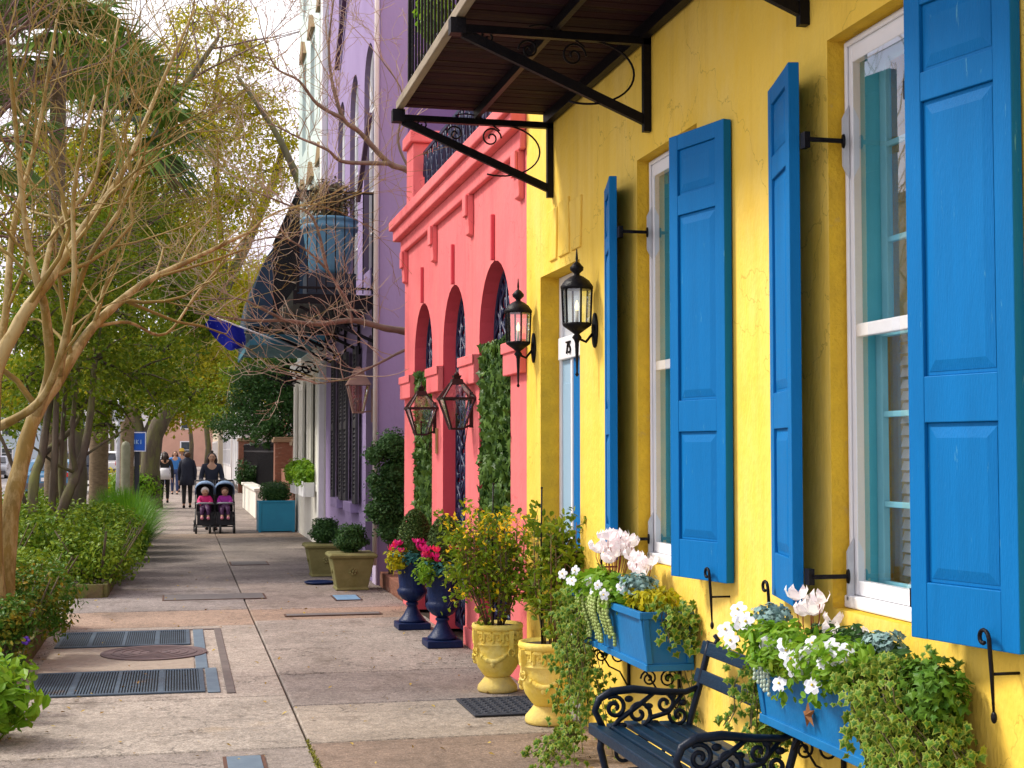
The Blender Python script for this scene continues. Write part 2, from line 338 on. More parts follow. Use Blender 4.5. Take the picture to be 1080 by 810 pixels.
def slabs():
    vs = []; fs = []; cols = []
    def lane(xa, xb, ys, tints):
        for i in range(len(ys)-1):
            g = .007; y0, y1 = ys[i]+g, ys[i+1]-g; dz = random.uniform(0, .006)
            k = len(vs); e = .008
            x0, x1 = xa+g, xb-g
            vs.extend([(x0,y0,-.04),(x1,y0,-.04),(x1,y1,-.04),(x0,y1,-.04),(x0,y0,dz-e),(x1,y0,dz-e),(x1,y1,dz-e),(x0,y1,dz-e),
                       (x0+e,y0+e,dz),(x1-e,y0+e,dz),(x1-e,y1-e,dz),(x0+e,y1-e,dz)])
            F = [(8,9,10,11),(4,5,9,8),(5,6,10,9),(6,7,11,10),(7,4,8,11),(0,1,5,4),(1,2,6,5),(2,3,7,6),(3,0,4,7)]
            fs.extend([tuple(k+j for j in f) for f in F]); cols.extend([tints(i, y0)]*len(F))
    base = (.30,.25,.22)
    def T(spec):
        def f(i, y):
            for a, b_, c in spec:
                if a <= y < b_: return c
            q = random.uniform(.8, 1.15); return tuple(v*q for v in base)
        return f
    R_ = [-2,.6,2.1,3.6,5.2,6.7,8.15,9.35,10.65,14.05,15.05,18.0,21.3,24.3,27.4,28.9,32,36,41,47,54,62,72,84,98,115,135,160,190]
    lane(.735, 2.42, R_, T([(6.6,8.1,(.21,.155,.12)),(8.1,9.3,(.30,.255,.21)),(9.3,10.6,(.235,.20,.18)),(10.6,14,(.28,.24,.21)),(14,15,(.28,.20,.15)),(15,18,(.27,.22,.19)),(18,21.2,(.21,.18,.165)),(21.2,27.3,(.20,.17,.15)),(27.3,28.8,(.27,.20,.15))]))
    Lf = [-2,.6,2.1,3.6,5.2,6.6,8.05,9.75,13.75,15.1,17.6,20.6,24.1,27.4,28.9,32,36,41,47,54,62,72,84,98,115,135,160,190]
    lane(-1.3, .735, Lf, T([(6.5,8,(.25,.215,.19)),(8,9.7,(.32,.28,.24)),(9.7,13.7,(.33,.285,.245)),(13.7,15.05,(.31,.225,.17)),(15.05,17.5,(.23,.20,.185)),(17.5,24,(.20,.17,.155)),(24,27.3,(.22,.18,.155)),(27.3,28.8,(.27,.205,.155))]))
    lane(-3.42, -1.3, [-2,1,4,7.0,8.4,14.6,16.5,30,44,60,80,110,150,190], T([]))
    lane(2.42, 2.95, [15.7,17.3,29.8,31,33,36,40,45,52,60,80,110,150,190][:2]+[17.3], T([]))
    me = bpy.data.meshes.new('sidewalk'); me.from_pydata(vs, [], fs); me.materials.append(CONC)
    a = me.color_attributes.new('tint', 'FLOAT_COLOR', 'CORNER'); k = 0
    for f, c in zip(fs, cols):
        for _ in f: a.data[k].color = (*c, 1); k += 1
    o = bpy.data.objects.new('sidewalk', me); COL.objects.link(o); return tag(o, kind='structure')
slabs()

# ---- grates, covers (flush with the paving, a few mm proud)
STEEL = pmat('galvanised_steel', (.09,.13,.18), (.06,.085,.12), rough=.5, scale=8, metal=.3, col3=(.20,.12,.08), s3=3, p3=(.6,.8))
STEELL = pmat('pale_steel', (.16,.22,.28), (.11,.155,.21), rough=.5, scale=8, metal=.2)
def grate(name, x0, x1, y0, y1, label):
    e = empty(name, ((x0+x1)/2, y0, .007), label, 'drain grate', 'steel grates in the pavement')
    f = MB(); f.box(x0,x1,y0,y0+.035,.007,.019); f.box(x0,x1,y1-.035,y1,.007,.019); f.box(x0,x0+.035,y0+.035,y1-.035,.007,.019); f.box(x1-.035,x1,y0+.035,y1-.035,.007,.019)
    f.build('frame', STEEL, e, bevel=.003)
    m = MB(); m.box(x0+.035,x1-.035,y0+.035,y1-.035,.0065,.0075); m.build('backing', IRON, e)
    m = MB(); n = 58; wd = (x1-x0-.07)/n
    for i in range(n):
        x = x0+.035+wd*(i+.22)
        m.box(x, x+wd*.5, y0+.036, y1-.036, .009, .0165)
    for q in (.25,.5,.75):
        xx = x0+(x1-x0)*q; m.box(xx-.015, xx+.015, y0+.036, y1-.036, .0085, .0185)
    m.build('bars', STEEL, e)
grate('drain_grate', -.98, .12, 12.42, 13.40, 'far steel drain grate beyond the round manhole cover')
grate('drain_grate', -.98, .20, 9.98, 11.02, 'near steel drain grate in front of the round manhole cover')
def panel(x0,x1,y0,y1,col):
    b = MB(); b.box(x0,x1,y0,y1,.0065,.0105); return b
b = panel(-1.0,.14,11.06,12.38,0); tag(b.build('utility_slab', pmat('slab_concrete', (.36,.30,.24), (.27,.22,.18), rough=.85, scale=12, bump=.8, bscale=120, col3=(.15,.12,.10), s3=5, p3=(.6,.8)), bevel=.003), 'rough concrete panel between the two steel grates, holding the manhole cover', 'slab')
b = MB(); b.box(.15,.24,11.06,13.42,.0065,.014); b.box(.215,.30,9.95,11.05,.0065,.0135); tag(b.build('steel_plate', STEELL, bevel=.003), 'narrow pale steel strip along the right side of the drain grates', 'metal strip')
b = MB(); b.box(.34,.40,9.9,13.5,.006,.0125); b.box(-1.02,.34,13.425,13.50,.006,.0125)
tag(b.build('grate_surround', pmat('dark_rim', (.16,.13,.12), (.10,.085,.08), rough=.8, scale=9), bevel=.003), 'dark angled rim framing the drain grates', 'rim')
e = empty('manhole_cover', (-.17,11.95,.011), 'round cast iron manhole cover set in the rough concrete panel', 'manhole cover')
CI = pmat('cast_iron_cover', (.13,.085,.085), (.09,.065,.07), rough=.7, scale=12, bump=.4, bscale=60)
b = MB(); b.lathe([(.42,0),(.42,.010),(.395,.011),(.39,.008)], (-.17,11.95,.0105), n=48, smooth=False); b.build('rim', CI, e)
b = MB(); b.lathe([(.385,0),(.385,.009)], (-.17,11.95,.0105), n=48, smooth=False)
for r in (.34,.27,.20,.13,.06): b.lathe([(r,.0),(r,.013),(r-.02,.013),(r-.02,0)], (-.17,11.95,.0105), n=40, smooth=False)
b.build('lid', CI, e)
def cover(name, x0, x1, y0, y1, mat, label, cat='access cover'):
    e = empty(name, ((x0+x1)/2,y0,.006), label, cat)
    b = MB(); b.box(x0,x1,y0,y1,.006,.010); b.build('rim', pmat('rust_rim', (.12,.05,.03), (.07,.04,.03), rough=.8, scale=20), e)
    b = MB(); b.box(x0+.02,x1-.02,y0+.02,y1-.02,.0095,.014); b.build('lid', mat, e, bevel=.002)
cover('access_cover', .25,.47,7.42,7.86, STEELL, 'small pale cover in a rusty rim at the bottom of the sidewalk')
cover('access_cover', 1.70,2.0,15.7,16.25, pmat('blue_cover', (.22,.38,.55), (.16,.30,.46), rough=.5, scale=6), 'small light blue cover on the paving before the stone planters')
cover('access_cover', -.15,.98,16.1,16.7, pmat('dull_cover', (.15,.135,.13), (.11,.10,.10), rough=.8, scale=8), 'wide dark rectangular cover in the middle of the sidewalk')
cover('access_cover', .75,1.30,20.8,21.5, MC['dull_cover'], 'small dark rectangular cover well beyond the wide one')
cover('access_cover', 1.05,2.02,14.30,14.50, MC['dull_cover'], 'long narrow dark cover beside the first navy urn')
e = empty('door_mat', (2.12,8.65,.007), 'black rubber doormat between the two yellow urn pots', 'doormat')
b = MB(); b.box(1.80,2.38,8.68,9.30,.007,.017); b.build('base', pmat('rubber', (.02,.024,.035), (.03,.035,.05), rough=.7, scale=30), e, bevel=.004)
b = MB()
for i in range(9):
    x = 1.84+i*.06
    for j in range(8): b.tube([(x+.028*math.cos(a)*.9, 8.75+j*.07+.028*math.sin(a), .018) for a in np.linspace(0, 5.2, 7)], .004, 4)
b.build('scroll_relief', MC['rubber'], e)
# fallen leaves
b = MB(); n = 260
P = np.stack([rng.uniform(-1.1,2.35,n), 7+rng.random(n)**1.5*13, np.full(n,.014)], 1)
b.inst(LEAF_V, LEAF_F, P, rotmats(n, .35, (0,0,1)), rng.uniform(.02,.045,n))
tag(b.build('fallen_leaves', pmat('fallen_leaf', (.45,.33,.05), (.20,.10,.03), islands=1, rough=.8), origin=(0,8,0)), 'small yellow and brown leaves scattered on the paving', 'leaves', kind='stuff')
# moss in the long joint
b = MB(); n = 1300; t_ = rng.random(n)
P = np.stack([.735+rng.normal(0,.010,n), 7.2+(t_**2.2)*1.1, rng.uniform(-.012,.005,n)], 1)
b.inst(LEAF_V, LEAF_F, P, rotmats(n), rng.uniform(.008,.018,n))
tag(b.build('joint_moss', pmat('moss', (.14,.16,.02), (.30,.28,.04), islands=.8, rough=.9), origin=(.735,9,0)), 'moss growing in the long joint of the sidewalk', 'moss', kind='stuff')

# ================================================================= WALLS
def wall(b, X0, X1, y0, y1, z0, z1, ops, ends=True, rev_mi=1, n_arc=14):
    """wall slab with openings (ya, yb, za, zb, arched)"""
    ys = {y0, y1}
    for (a, c, p, q, ar) in ops:
        ys |= {a, c}
        if ar:
            for i in range(1, n_arc): ys.add((a+c)/2-(c-a)/2*math.cos(math.pi*i/n_arc))
    ys = sorted(ys)
    def top(op, y):
        a, c, p, q, ar = op
        if not ar: return q
        r = (c-a)/2; h = min(1.0, abs(y-(a+c)/2)/r); rz = min(r, q-p)*(1 if ar is True else ar)
        return q-rz+rz*math.sqrt(max(0, 1-h*h))
    for i in range(len(ys)-1):
        ya, yb = ys[i], ys[i+1]; ym = (ya+yb)/2
        cov = sorted([o for o in ops if o[0] < ym < o[1]], key=lambda o: o[2])
        za, zb = z0, z0
        for o in cov:
            if o[2] > za+1e-6 or o[2] > zb+1e-6:
                for X, fl in ((X0, 1), (X1, 0)):
                    q = [(X,ya,za),(X,yb,zb),(X,yb,o[2]),(X,ya,o[2])]; b.add(q if not fl else q[::-1], [(0,1,2,3)], mi=0)
                b.add([(X0,ya,o[2]),(X0,yb,o[2]),(X1,yb,o[2]),(X1,ya,o[2])], [(0,1,2,3)], mi=rev_mi)
            za, zb = top(o, ya), top(o, yb)
            b.add([(X0,ya,za),(X1,ya,za),(X1,yb,zb),(X0,yb,zb)], [(0,1,2,3)], mi=rev_mi, smooth=bool(o[4]))
        for X, fl in ((X0, 1), (X1, 0)):
            q = [(X,ya,za),(X,yb,zb),(X,yb,z1),(X,ya,z1)]; b.add(q if not fl else q[::-1], [(0,1,2,3)], mi=0)
    for (a, c, p, q, ar) in ops:
        zt = top((a,c,p,q,ar), a)
        b.add([(X0,a,p),(X0,a,zt),(X1,a,zt),(X1,a,p)], [(0,1,2,3)], mi=rev_mi)
        b.add([(X0,c,p),(X1,c,p),(X1,c,zt),(X0,c,zt)], [(0,1,2,3)], mi=rev_mi)
    if ends:
        b.add([(X0,y0,z0),(X1,y0,z0),(X1,y0,z1),(X0,y0,z1)], [(0,1,2,3)], mi=0)
        b.add([(X0,y1,z0),(X0,y1,z1),(X1,y1,z1),(X1,y1,z0)], [(0,1,2,3)], mi=0)
    b.add([(X0,y0,z1),(X1,y0,z1),(X1,y1,z1),(X0,y1,z1)], [(0,1,2,3)], mi=0)
    return b
WX = 2.4
# ---------------------------------------------------------------- yellow house
yh = empty('yellow_house', (WX, 6, 0), 'bright yellow stucco house with blue panelled shutters and flower boxes', 'house')
WIN = [(4.12, 4.955, 1.06, 3.215), (6.36, 7.27, 1.06, 3.215)]
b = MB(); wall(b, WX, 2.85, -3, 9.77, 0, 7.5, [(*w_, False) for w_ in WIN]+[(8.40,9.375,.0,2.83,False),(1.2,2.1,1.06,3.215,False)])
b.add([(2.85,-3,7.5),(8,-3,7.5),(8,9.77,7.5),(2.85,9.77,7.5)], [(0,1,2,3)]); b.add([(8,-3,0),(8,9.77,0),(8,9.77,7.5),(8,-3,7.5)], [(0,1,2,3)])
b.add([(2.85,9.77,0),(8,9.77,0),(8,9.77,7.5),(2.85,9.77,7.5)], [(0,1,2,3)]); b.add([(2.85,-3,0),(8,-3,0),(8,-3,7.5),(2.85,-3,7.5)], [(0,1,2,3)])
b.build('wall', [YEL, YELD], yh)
b = MB()   # keystone grooves above the door: slim raised voussoirs either side of a keystone
for ya, yb, yc, yd, z0, z1 in ((8.93,9.10,8.90,9.13,2.90,3.24), (8.62,8.87,8.62,8.87,2.90,3.26), (8.36,8.56,8.33,8.60,2.90,3.22)):
    b.prism([(WX-.014,ya,z0),(WX-.014,yb,z0),(WX-.014,yd,z1),(WX-.014,yc,z1)], (.02,0,0))
b.build('keystone', YEL, yh, bevel=.008)
def window(y0, y1, z0, z1, full=True):
    XF = 2.475; fw = .055; sx = 2.565
    f = MB(); zr = 2.10
    f.box(XF,XF+.035,y0,y0+fw,z0+.05,z1); f.box(XF,XF+.035,y1-fw,y1,z0+.05,z1); f.box(XF,XF+.035,y0+fw,y1-fw,z1-fw*1.7,z1); f.box(XF,XF+.035,y0+fw,y1-fw,z0+.05,z0+.05+fw)
    f.box(XF+.004,XF+.03,y0+fw,y1-fw,zr-.025,zr+.025)
    f.box(XF-.012,XF-.001,y0+.012,y0+.03,z0+.06,z1-.01); f.box(XF-.012,XF-.001,y1-.03,y1-.012,z0+.06,z1-.01); f.box(XF-.012,XF-.001,y0+.03,y1-.03,z1-.03,z1-.012)
    fr = f.build('window', WHITE, yh, bevel=.004)
    s = MB(); s.box(2.445,2.62,y0+.002,y1-.002,z0+.002,z0+.048); s.build('sill', WHITE, fr, bevel=.006)
    g = MB(); g.add([(XF+.003,y0+fw,z0+.1),(XF+.003,y1-fw,z0+.1),(XF+.003,y1-fw,z1-fw),(XF+.003,y0+fw,z1-fw)], [(0,1,2,3)]); g.build('outer_pane', GLASS, fr)
    j = MB(); j.box(XF+.037,sx+.05,y0+.003,y0+.04,z0+.05,z1-.003); j.box(XF+.037,sx+.05,y1-.04,y1-.003,z0+.05,z1-.003); j.box(XF+.037,sx+.05,y0+.04,y1-.04,z1-.04,z1-.003); j.build('jamb', TEAL, fr)
    s = MB(); ya, yb = y0+.042, y1-.042
    for (za, zb, dx) in ((z0+.055, zr+.02, 0), (zr-.02, z1-.045, .028)):
        X = sx+dx; s.box(X,X+.026,ya,ya+.05,za,zb); s.box(X,X+.026,yb-.05,yb,za,zb); s.box(X,X+.026,ya+.05,yb-.05,za,za+.05); s.box(X,X+.026,ya+.05,yb-.05,zb-.045,zb)
        for q in (1/3,2/3):
            zz = za+(zb-za)*q; s.box(X+.003,X+.023,ya+.05,yb-.05,zz-.011,zz+.011)
            yy = ya+(yb-ya)*q; s.box(X+.005,X+.021,yy-.011,yy+.011,za+.05,zb-.045)
    s.build('sash', TEALL, fr, bevel=.003)
    g = MB(); g.add([(sx+.045,ya+.03,z0+.07),(sx+.045,yb-.03,z0+.07),(sx+.045,yb-.03,z1-.05),(sx+.045,ya+.03,z1-.05)], [(0,1,2,3)]); g.build('inner_pane', GLASS, fr)
    c = MB()
    for k in range(46):
        zz = z0+.12+k*.044
        if zz > zr+.0: break
        c.prism([(sx+.10,ya,zz),(sx+.112,ya,zz+.034),(sx+.115,ya,zz+.034),(sx+.103,ya,zz)], (0,yb-ya,0))
    c.build('blind', WHITE, fr)
    c = MB(); pts = [(sx+.20+.03*math.sin(i*1.3), y0-.05+i*.03) for i in range(int((y1-y0+.1)/.03))]
    c.add([(x,y,z0) for x,y in pts]+[(x,y,z1) for x,y in pts], [(i,i+1,len(pts)+i+1,len(pts)+i) for i in range(len(pts)-1)], smooth=True)
    c.build('curtain', pmat('curtain_cloth', (.72,.68,.60), (.60,.56,.50), rough=.9, scale=3), fr)
for w_ in WIN: window(*w_)
def shutter(hx, hy, ang, sgn, w=.445, z0=1.065, z1=3.13):
    """hinge edge at (hx, hy); leaf runs away from it; both faces panelled"""
    H = z1-z0; T = .042
    d = Vector((math.sin(ang), sgn*math.cos(ang), 0)); nrm = Vector((math.cos(ang), -sgn*math.sin(ang), 0))
    M = Matrix(((d.x, nrm.x, 0, hx), (d.y, nrm.y, 0, hy), (0, 0, 1, z0), (0, 0, 0, 1)))
    b = MB(); b.X = M; st = .07; h = T/2
    rails = [0, .085, .325, .395, .815, .86, .965, 1.0]       # bottom rail, panel, lock rail, panel, rail, panel, top rail
    b.box(0, st, -h, h, 0, H); b.box(w-st, w, -h, h, 0, H)
    for i in range(0, 8, 2):
        b.box(st, w-st, -h+.001, h-.001, rails[i]*H, rails[i+1]*H)
    for i in range(1, 7, 2):
        za, zb = rails[i]*H, rails[i+1]*H
        b.box(st, w-st, -.008, .008, za, zb)
        for s in (-1, 1):
            e1, e2 = .014, .048; y1_, y2_ = s*.0095, s*.0175
            o1 = [(st+e1,za+e1),(w-st-e1,za+e1),(w-st-e1,zb-e1),(st+e1,zb-e1)]; o2 = [(st+e2,za+e2),(w-st-e2,za+e2),(w-st-e2,zb-e2),(st+e2,zb-e2)]
            vs = [(x,y1_,z) for x,z in o1]+[(x,y2_,z) for x,z in o2]
            F = [(0,1,5,4),(1,2,6,5),(2,3,7,6),(3,0,4,7),(4,5,6,7)]
            b.add(vs, F if s < 0 else [f[::-1] for f in F])
    o = b.build('shutter', BLUE, yh, bevel=.003)
    return o, M
S = []
for (y0, y1, z0, z1) in WIN+[(1.2,2.1,1.06,3.215)]:
    for hy, sgn in ((y1+.02, 1), (y0-.02, -1)):
        o, M = shutter(2.270, hy, R(13.5), sgn); S.append((o, M, hy, sgn))
for o, M, hy, sgn in S:
    for zz in (1.18, 2.82):
        # escutcheon on the frame edge and rod out to the hinge edge
        yy = hy-sgn*.045
        b = MB(); b.prism([(2.47,yy,zz-.14),(2.47,yy,zz+.14),(2.445,yy,zz+.09),(2.445,yy,zz-.09)], (0,-sgn*.012,0)); b.build('hinge_plate', PLATE, o)
        b = MB(); b.lathe([(.028,0),(.026,.006)], (0,0,0), 14); b.v = [(2.444-c, yy-sgn*.02+a_*.5, zz+c_) for a_, c_, c in b.v]; b.bar((2.44,yy-sgn*.02,zz),(2.30,yy-sgn*.02,zz),.012,.016); b.box(2.284,2.306,yy-.02,yy+.02,zz-.03,zz+.03); b.build('hinge_arm', IRON, o)
    # scrolled holdback hook in front of the shutter's foot
    yy = hy+sgn*.36; zb = 1.0
    b = MB(); X = 2.315
    pts = [(X,yy,zb-.12),(X-.005,yy,zb),(X-.012,yy,zb+.10)]+[(X-.012,yy+.03-.03*math.cos(a)*(1-a/9),zb+.10+.03*math.sin(a)*(1-a/9)) for a in np.linspace(.1,5.2,12)]
    b.tube(pts, [.0035]+[.0065]*(len(pts)-1), 6); b.tube([(X,yy,zb),(2.41,yy,zb)], .005, 6)
    b.ball((X,yy,zb-.125), (.008,.012,.018)); b.build('hook', IRON, o)
# door (recessed)
dr = MB(); DX = 2.53
dr.box(DX,DX+.05,9.325,9.374,0,2.829); dr.box(DX,DX+.05,8.401,8.50,0,2.829); dr.box(DX,DX+.05,8.50,9.325,2.74,2.829); dr.box(DX-.02,DX+.05,8.50,9.325,2.26,2.41)
door = dr.build('door', WHITE, yh, bevel=.006)
b = MB(); b.box(DX+.02,DX+.04,8.50,9.325,2.41,2.74); b.build('transom', pmat('grey_transom', (.50,.53,.58), (.42,.46,.52), rough=.3, scale=2), door)
b = MB(); b.box(DX+.012,DX+.05,9.07,9.323,.04,2.258); b.box(DX+.006,DX+.012,9.11,9.29,.25,.95); b.box(DX+.006,DX+.012,9.11,9.29,1.1,2.1); b.build('door_leaf', LILA, door, bevel=.004)
b = MB(); b.box(DX-.004,DX+.05,9.03,9.07,.04,2.258); b.build('meeting_stile', WHITE, door, bevel=.004)
b = MB(); b.box(DX+.006,DX+.05,8.502,9.03,.04,2.258); b.build('blue_leaf', BLUE, door, bevel=.004)
b = MB(); b.box(2.42,2.84,8.41,9.365,-.01,.06); b.build('threshold', pmat('step_stone', (.35,.32,.28), (.25,.23,.2), rough=.8, scale=8), door)
cu = bpy.data.curves.new('house_number', 'FONT'); cu.body = '75'; cu.size = .12; cu.extrude = .004; cu.align_x = 'CENTER'
to = bpy.data.objects.new('house_number', cu); COL.objects.link(to); dg = bpy.context.evaluated_depsgraph_get()
me = bpy.data.meshes.new_from_object(to.evaluated_get(dg)); COL.objects.unlink(to); bpy.data.objects.remove(to)
o = bpy.data.objects.new('house_number', me); COL.objects.link(o); me.materials.clear(); me.materials.append(IRON); o.parent = door
o.rotation_euler = (R(90), 0, R(-90)); o.location = Vector((DX-.026, 9.045, 2.29))-Vector(yh.location)
# balcony
bal = MB(); BX = 1.385; ZB = 3.845
y = 2.2; k = 0
while y < 9.06:
    wd = random.uniform(.075,.11); bal.box(BX+.02, 2.398, y, min(y+wd-.008, 9.06), ZB+.03+random.uniform(0,.004), ZB+.055); y += wd
TIM = pmat('balcony_boards', (.026,.007,.013), (.009,.004,.007), spec=.1, rough=.7, scale=4, stretch=(.6,6,1), islands=.55, col3=(.06,.042,.014), s3=2.2, p3=(.52,.75), bump=.4, bscale=30)
bo = bal.build('balcony', TIM, yh)
b = MB(); b.box(BX-.03,BX+.015,2.2,9.075,ZB+.012,ZB+.07); b.build('edge_board', pmat('weathered_edge', (.30,.25,.18), (.18,.14,.10), rough=.8, scale=5, stretch=(3,.6,3), bump=.5, bscale=20), bo, bevel=.005)
b = MB()
for x in (1.88,): b.bar((x,2.2,ZB+.0),(x,9.05,ZB+.0),.03,.055)
b.bar((2.36,2.2,ZB-.0),(2.36,9.05,ZB-.0),.05,.07); b.build('joists', IRON, bo)
def scroll(b, c, r0, turns, a0, sg=1, r=.006, axis='y', n=26):
    pts = []
    for i in range(n):
        t = i/(n-1); rr = r0*(1-t*.85); a = a0+sg*turns*2*math.pi*t
        if axis == 'y': pts.append((c[0]+rr*math.cos(a), c[1], c[2]+rr*math.sin(a)))
        else: pts.append((c[0], c[1]+rr*math.cos(a), c[2]+rr*math.sin(a)))
    b.tube(pts, r, 6)
for yy in (9.04, 7.04, 5.12, 3.2):
    b = MB(); zt = 3.80 if yy > 6 else 3.80
    b.bar((BX-.04,yy,zt),(WX-.002,yy,zt),.04,.04); b.bar((WX-.022,yy,zt-.48),(WX-.022,yy,zt+.02),.04,.04,up=(0,1,0))
    b.bar((BX+.01,yy,zt-.02),(WX-.03,yy,zt-.42),.03,.05)
    b.box(BX-.06,BX+.02,yy-.035,yy+.035,zt-.03,zt+.05)
    # ring-shaped scroll between wall post and bar
    pts = [(WX-.06-.30+.27*math.cos(a), yy, zt-.20+.17*math.sin(a)+.02) for a in np.linspace(1.4,-1.9,22)]; b.tube(pts, .006, 6)
    scroll(b, (WX-.42,yy,zt-.10), .07, 1.6, 0, 1); scroll(b, (WX-.66,yy,zt-.085), .055, 1.5, math.pi, -1); scroll(b, (BX+.14,yy,zt-.04), .035, 1.2, math.pi, -1)
    pts = [(WX-.36+x,yy,zt-.05-.10*math.sin(x*7)) for x in np.linspace(-.3,.0,10)]; b.tube(pts, .005, 6)
    b.build('bracket', IRON, bo)
b = MB(); xr = BX+.055; zr = ZB+.10
b.bar((xr,2.2,zr+.02),(xr,9.03,zr+.02),.018,.012); b.bar((xr,2.2,zr+.95),(xr,9.03,zr+.95),.035,.018); b.bar((xr,9.03,zr+.02),(WX,9.03,zr+.02),.018,.012); b.bar((xr,9.03,zr+.95),(WX,9.03,zr+.95),.035,.018)
y = 9.03
while y > 2.3: b.bar((xr,y,zr-.02),(xr,y,zr+.95),.013); y -= .115
x = xr
while x < WX-.05: b.bar((x,9.03,zr-.02),(x,9.03,zr+.95),.013); x += .115
b.bar((xr,9.03,zr-.05),(xr,9.03,zr+1.0),.028)
for i in range(30):
    y = 8.97-i*.23; scroll(b, (xr,y,zr+.09), .045, 1.0, 0, 1, .004, 'x', 10); scroll(b, (xr,y-.05,zr+.85), .04, 1.0, 0, 1, .004, 'x', 10)
b.build('railing', IRON, bo)

# ---------------------------------------------------------------- pink building
ph = empty('pink_building', (WX, 12.5, 0), 'one storey coral pink building with three tall arches, a cornice and roof terrace', 'building')
AR = [(10.27,11.40), (11.97,13.04), (13.62,14.68)]
b = MB(); PY0, PY1, PT = 9.772, 15.35, 4.1
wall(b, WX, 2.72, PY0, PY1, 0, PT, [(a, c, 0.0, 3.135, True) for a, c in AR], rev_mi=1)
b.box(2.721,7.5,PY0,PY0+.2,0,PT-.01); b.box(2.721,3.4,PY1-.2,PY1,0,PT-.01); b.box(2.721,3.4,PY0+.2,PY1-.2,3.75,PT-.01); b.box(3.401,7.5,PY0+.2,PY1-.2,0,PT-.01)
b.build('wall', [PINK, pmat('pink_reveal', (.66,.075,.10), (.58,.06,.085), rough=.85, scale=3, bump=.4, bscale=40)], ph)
b = MB()   # cornice: coping, fascia, string and brackets
b.box(WX-.16,WX-.001,PY0,PY1+.16,4.06,4.16); b.box(WX-.12,WX-.001,PY0,PY1+.12,3.94,4.059); b.box(WX-.05,WX-.001,PY0,PY1+.02,3.80,3.939); b.box(WX+.001,WX+.5,PY1+.001,PY1+.16,4.06,4.16); b.box(WX+.001,WX+.5,PY1+.001,PY1+.12,3.94,4.059)
b.build('cornice', PINK, ph, bevel=.012)
for yc in (15.2, 13.42, 11.70, 9.90):
    b = MB(); b.prism([(WX-.05,yc-.07,3.80),(WX-.001,yc-.07,3.80),(WX-.001,yc-.07,3.45),(WX-.045,yc-.07,3.47),(WX-.045,yc-.07,3.53),(WX-.05,yc-.07,3.58)], (0,.14,0)); b.box(WX-.075,WX-.051,yc-.07,yc+.07,3.62,3.80)
    b.build('cornice_bracket', PINK, ph, bevel=.008)
for (a, c) in AR:
    yc = (a+c)/2
    b = MB(); b.box(WX-.03,WX-.001,yc-.02,yc+.02,3.14,3.50); b.build('keystone', MC['pink_reveal'], ph, bevel=.004)
for (y0, y1) in ((9.79,10.27),(11.40,11.97),(13.04,13.62),(14.68,15.30)):
    b = MB(); b.box(WX-.055,WX-.001,y0-.02,y1+.03,2.20,2.44); b.box(WX+.001,WX+.10,y1+.002,y1+.03,2.20,2.44) ; b.box(WX-.07,WX-.056,y0-.03,y1+.04,2.36,2.44); b.build('impost', PINK, ph, bevel=.01)
    b = MB(); b.box(WX-.02,WX-.001,y0+.005,y1-.005,0,.16); b.build('plinth', PINK, ph, bevel=.01)
b = MB(); b.box(2.725,3.40,9.98,15.15,-.002,.03); b.build('porch_floor', pmat('porch_brick', (.2,.1,.07)), ph)
def grille(y0, y1, z0, z1, name='iron_grille'):
    X = WX+.13; r = (y1-y0)/2; yc = (y0+y1)/2; zs = z1-r
    b = MB(); b.tube([(X,y0+.02,z0)]+[(X,yc-(r-.02)*math.cos(a),zs+(r-.02)*math.sin(a)) for a in np.linspace(0,math.pi,15)]+[(X,y1-.02,z0)], .016, 6)
    n = 5
    for i in range(1, n):
        y = y0+(y1-y0)*i/n; zt = zs+math.sqrt(max(.0,(r-.02)**2-(y-yc)**2)); b.tube([(X,y,z0),(X,y,zt)], .012, 5)
    z = z0+.15; row = 0
    while z < z1-.12:
        half = r if z < zs else math.sqrt(max(.0, r*r-(z-zs)**2))
        for i in range(n):
            y = y0+(y1-y0)*(i+.5)/n
            if abs(y-yc) > half-.06: continue
            s = 1 if (i+row) % 2 else -1
            pts = [(X, y+s*.085*math.sin(t*math.pi*2), z+.15*(t-.5)*2) for t in np.linspace(0,1,12)]; b.tube(pts, .014, 5)
            scroll(b, (X,y+s*.045,z+.05), .05, 1.1, 0, s, .010, 'x', 10); b.ball((X,y-s*.05,z-.07), (.012,.035,.045), 6, 5)
        z += .27; row += 1
    for zz in (z0, 1.1, 2.35):
        if z0 <= zz < z1-.2: b.bar((X,y0,zz),(X,y1,zz),.02,.04)
    b.build(name, GRILL, ph)
grille(*AR[0], 0.05, 3.13); grille(*AR[1], 0.05, 3.13, 'iron_gate'); grille(*AR[2], 0.05, 3.13)
# roof terrace: corner posts and ornate railing
for yc in (15.05, 9.95):
    b = MB(); b.box(WX-.0,WX+.40,yc-.22,yc+.22,4.161,4.92); b.box(WX-.04,WX+.44,yc-.27,yc+.27,4.92,5.05)
    b.build('parapet_post', PINK, ph, bevel=.015)
b = MB(); X = WX+.12; b.bar((X,10.2,4.21),(X,14.8,4.21),.03); b.bar((X,10.2,4.80),(X,14.8,4.80),.035)
y = 10.25
while y < 14.8:
    b.bar((X,y,4.2),(X,y,4.8),.022)
    for s in (-1, 1):
        b.tube([(X, y+.14+s*.09*math.cos(t*math.pi), 4.22+.56*t) for t in np.linspace(0,1,10)], .014, 5)
        scroll(b, (X,y+.14+s*.05,4.36), .055, 1.2, 0, s, .011, 'x', 12); scroll(b, (X,y+.14+s*.05,4.65), .055, 1.2, math.pi, s, .011, 'x', 12)
    b.ball((X,y+.14,4.50), (.015,.04,.05), 6, 5); y += .28
b.build('terrace_railing', GRILL, ph)
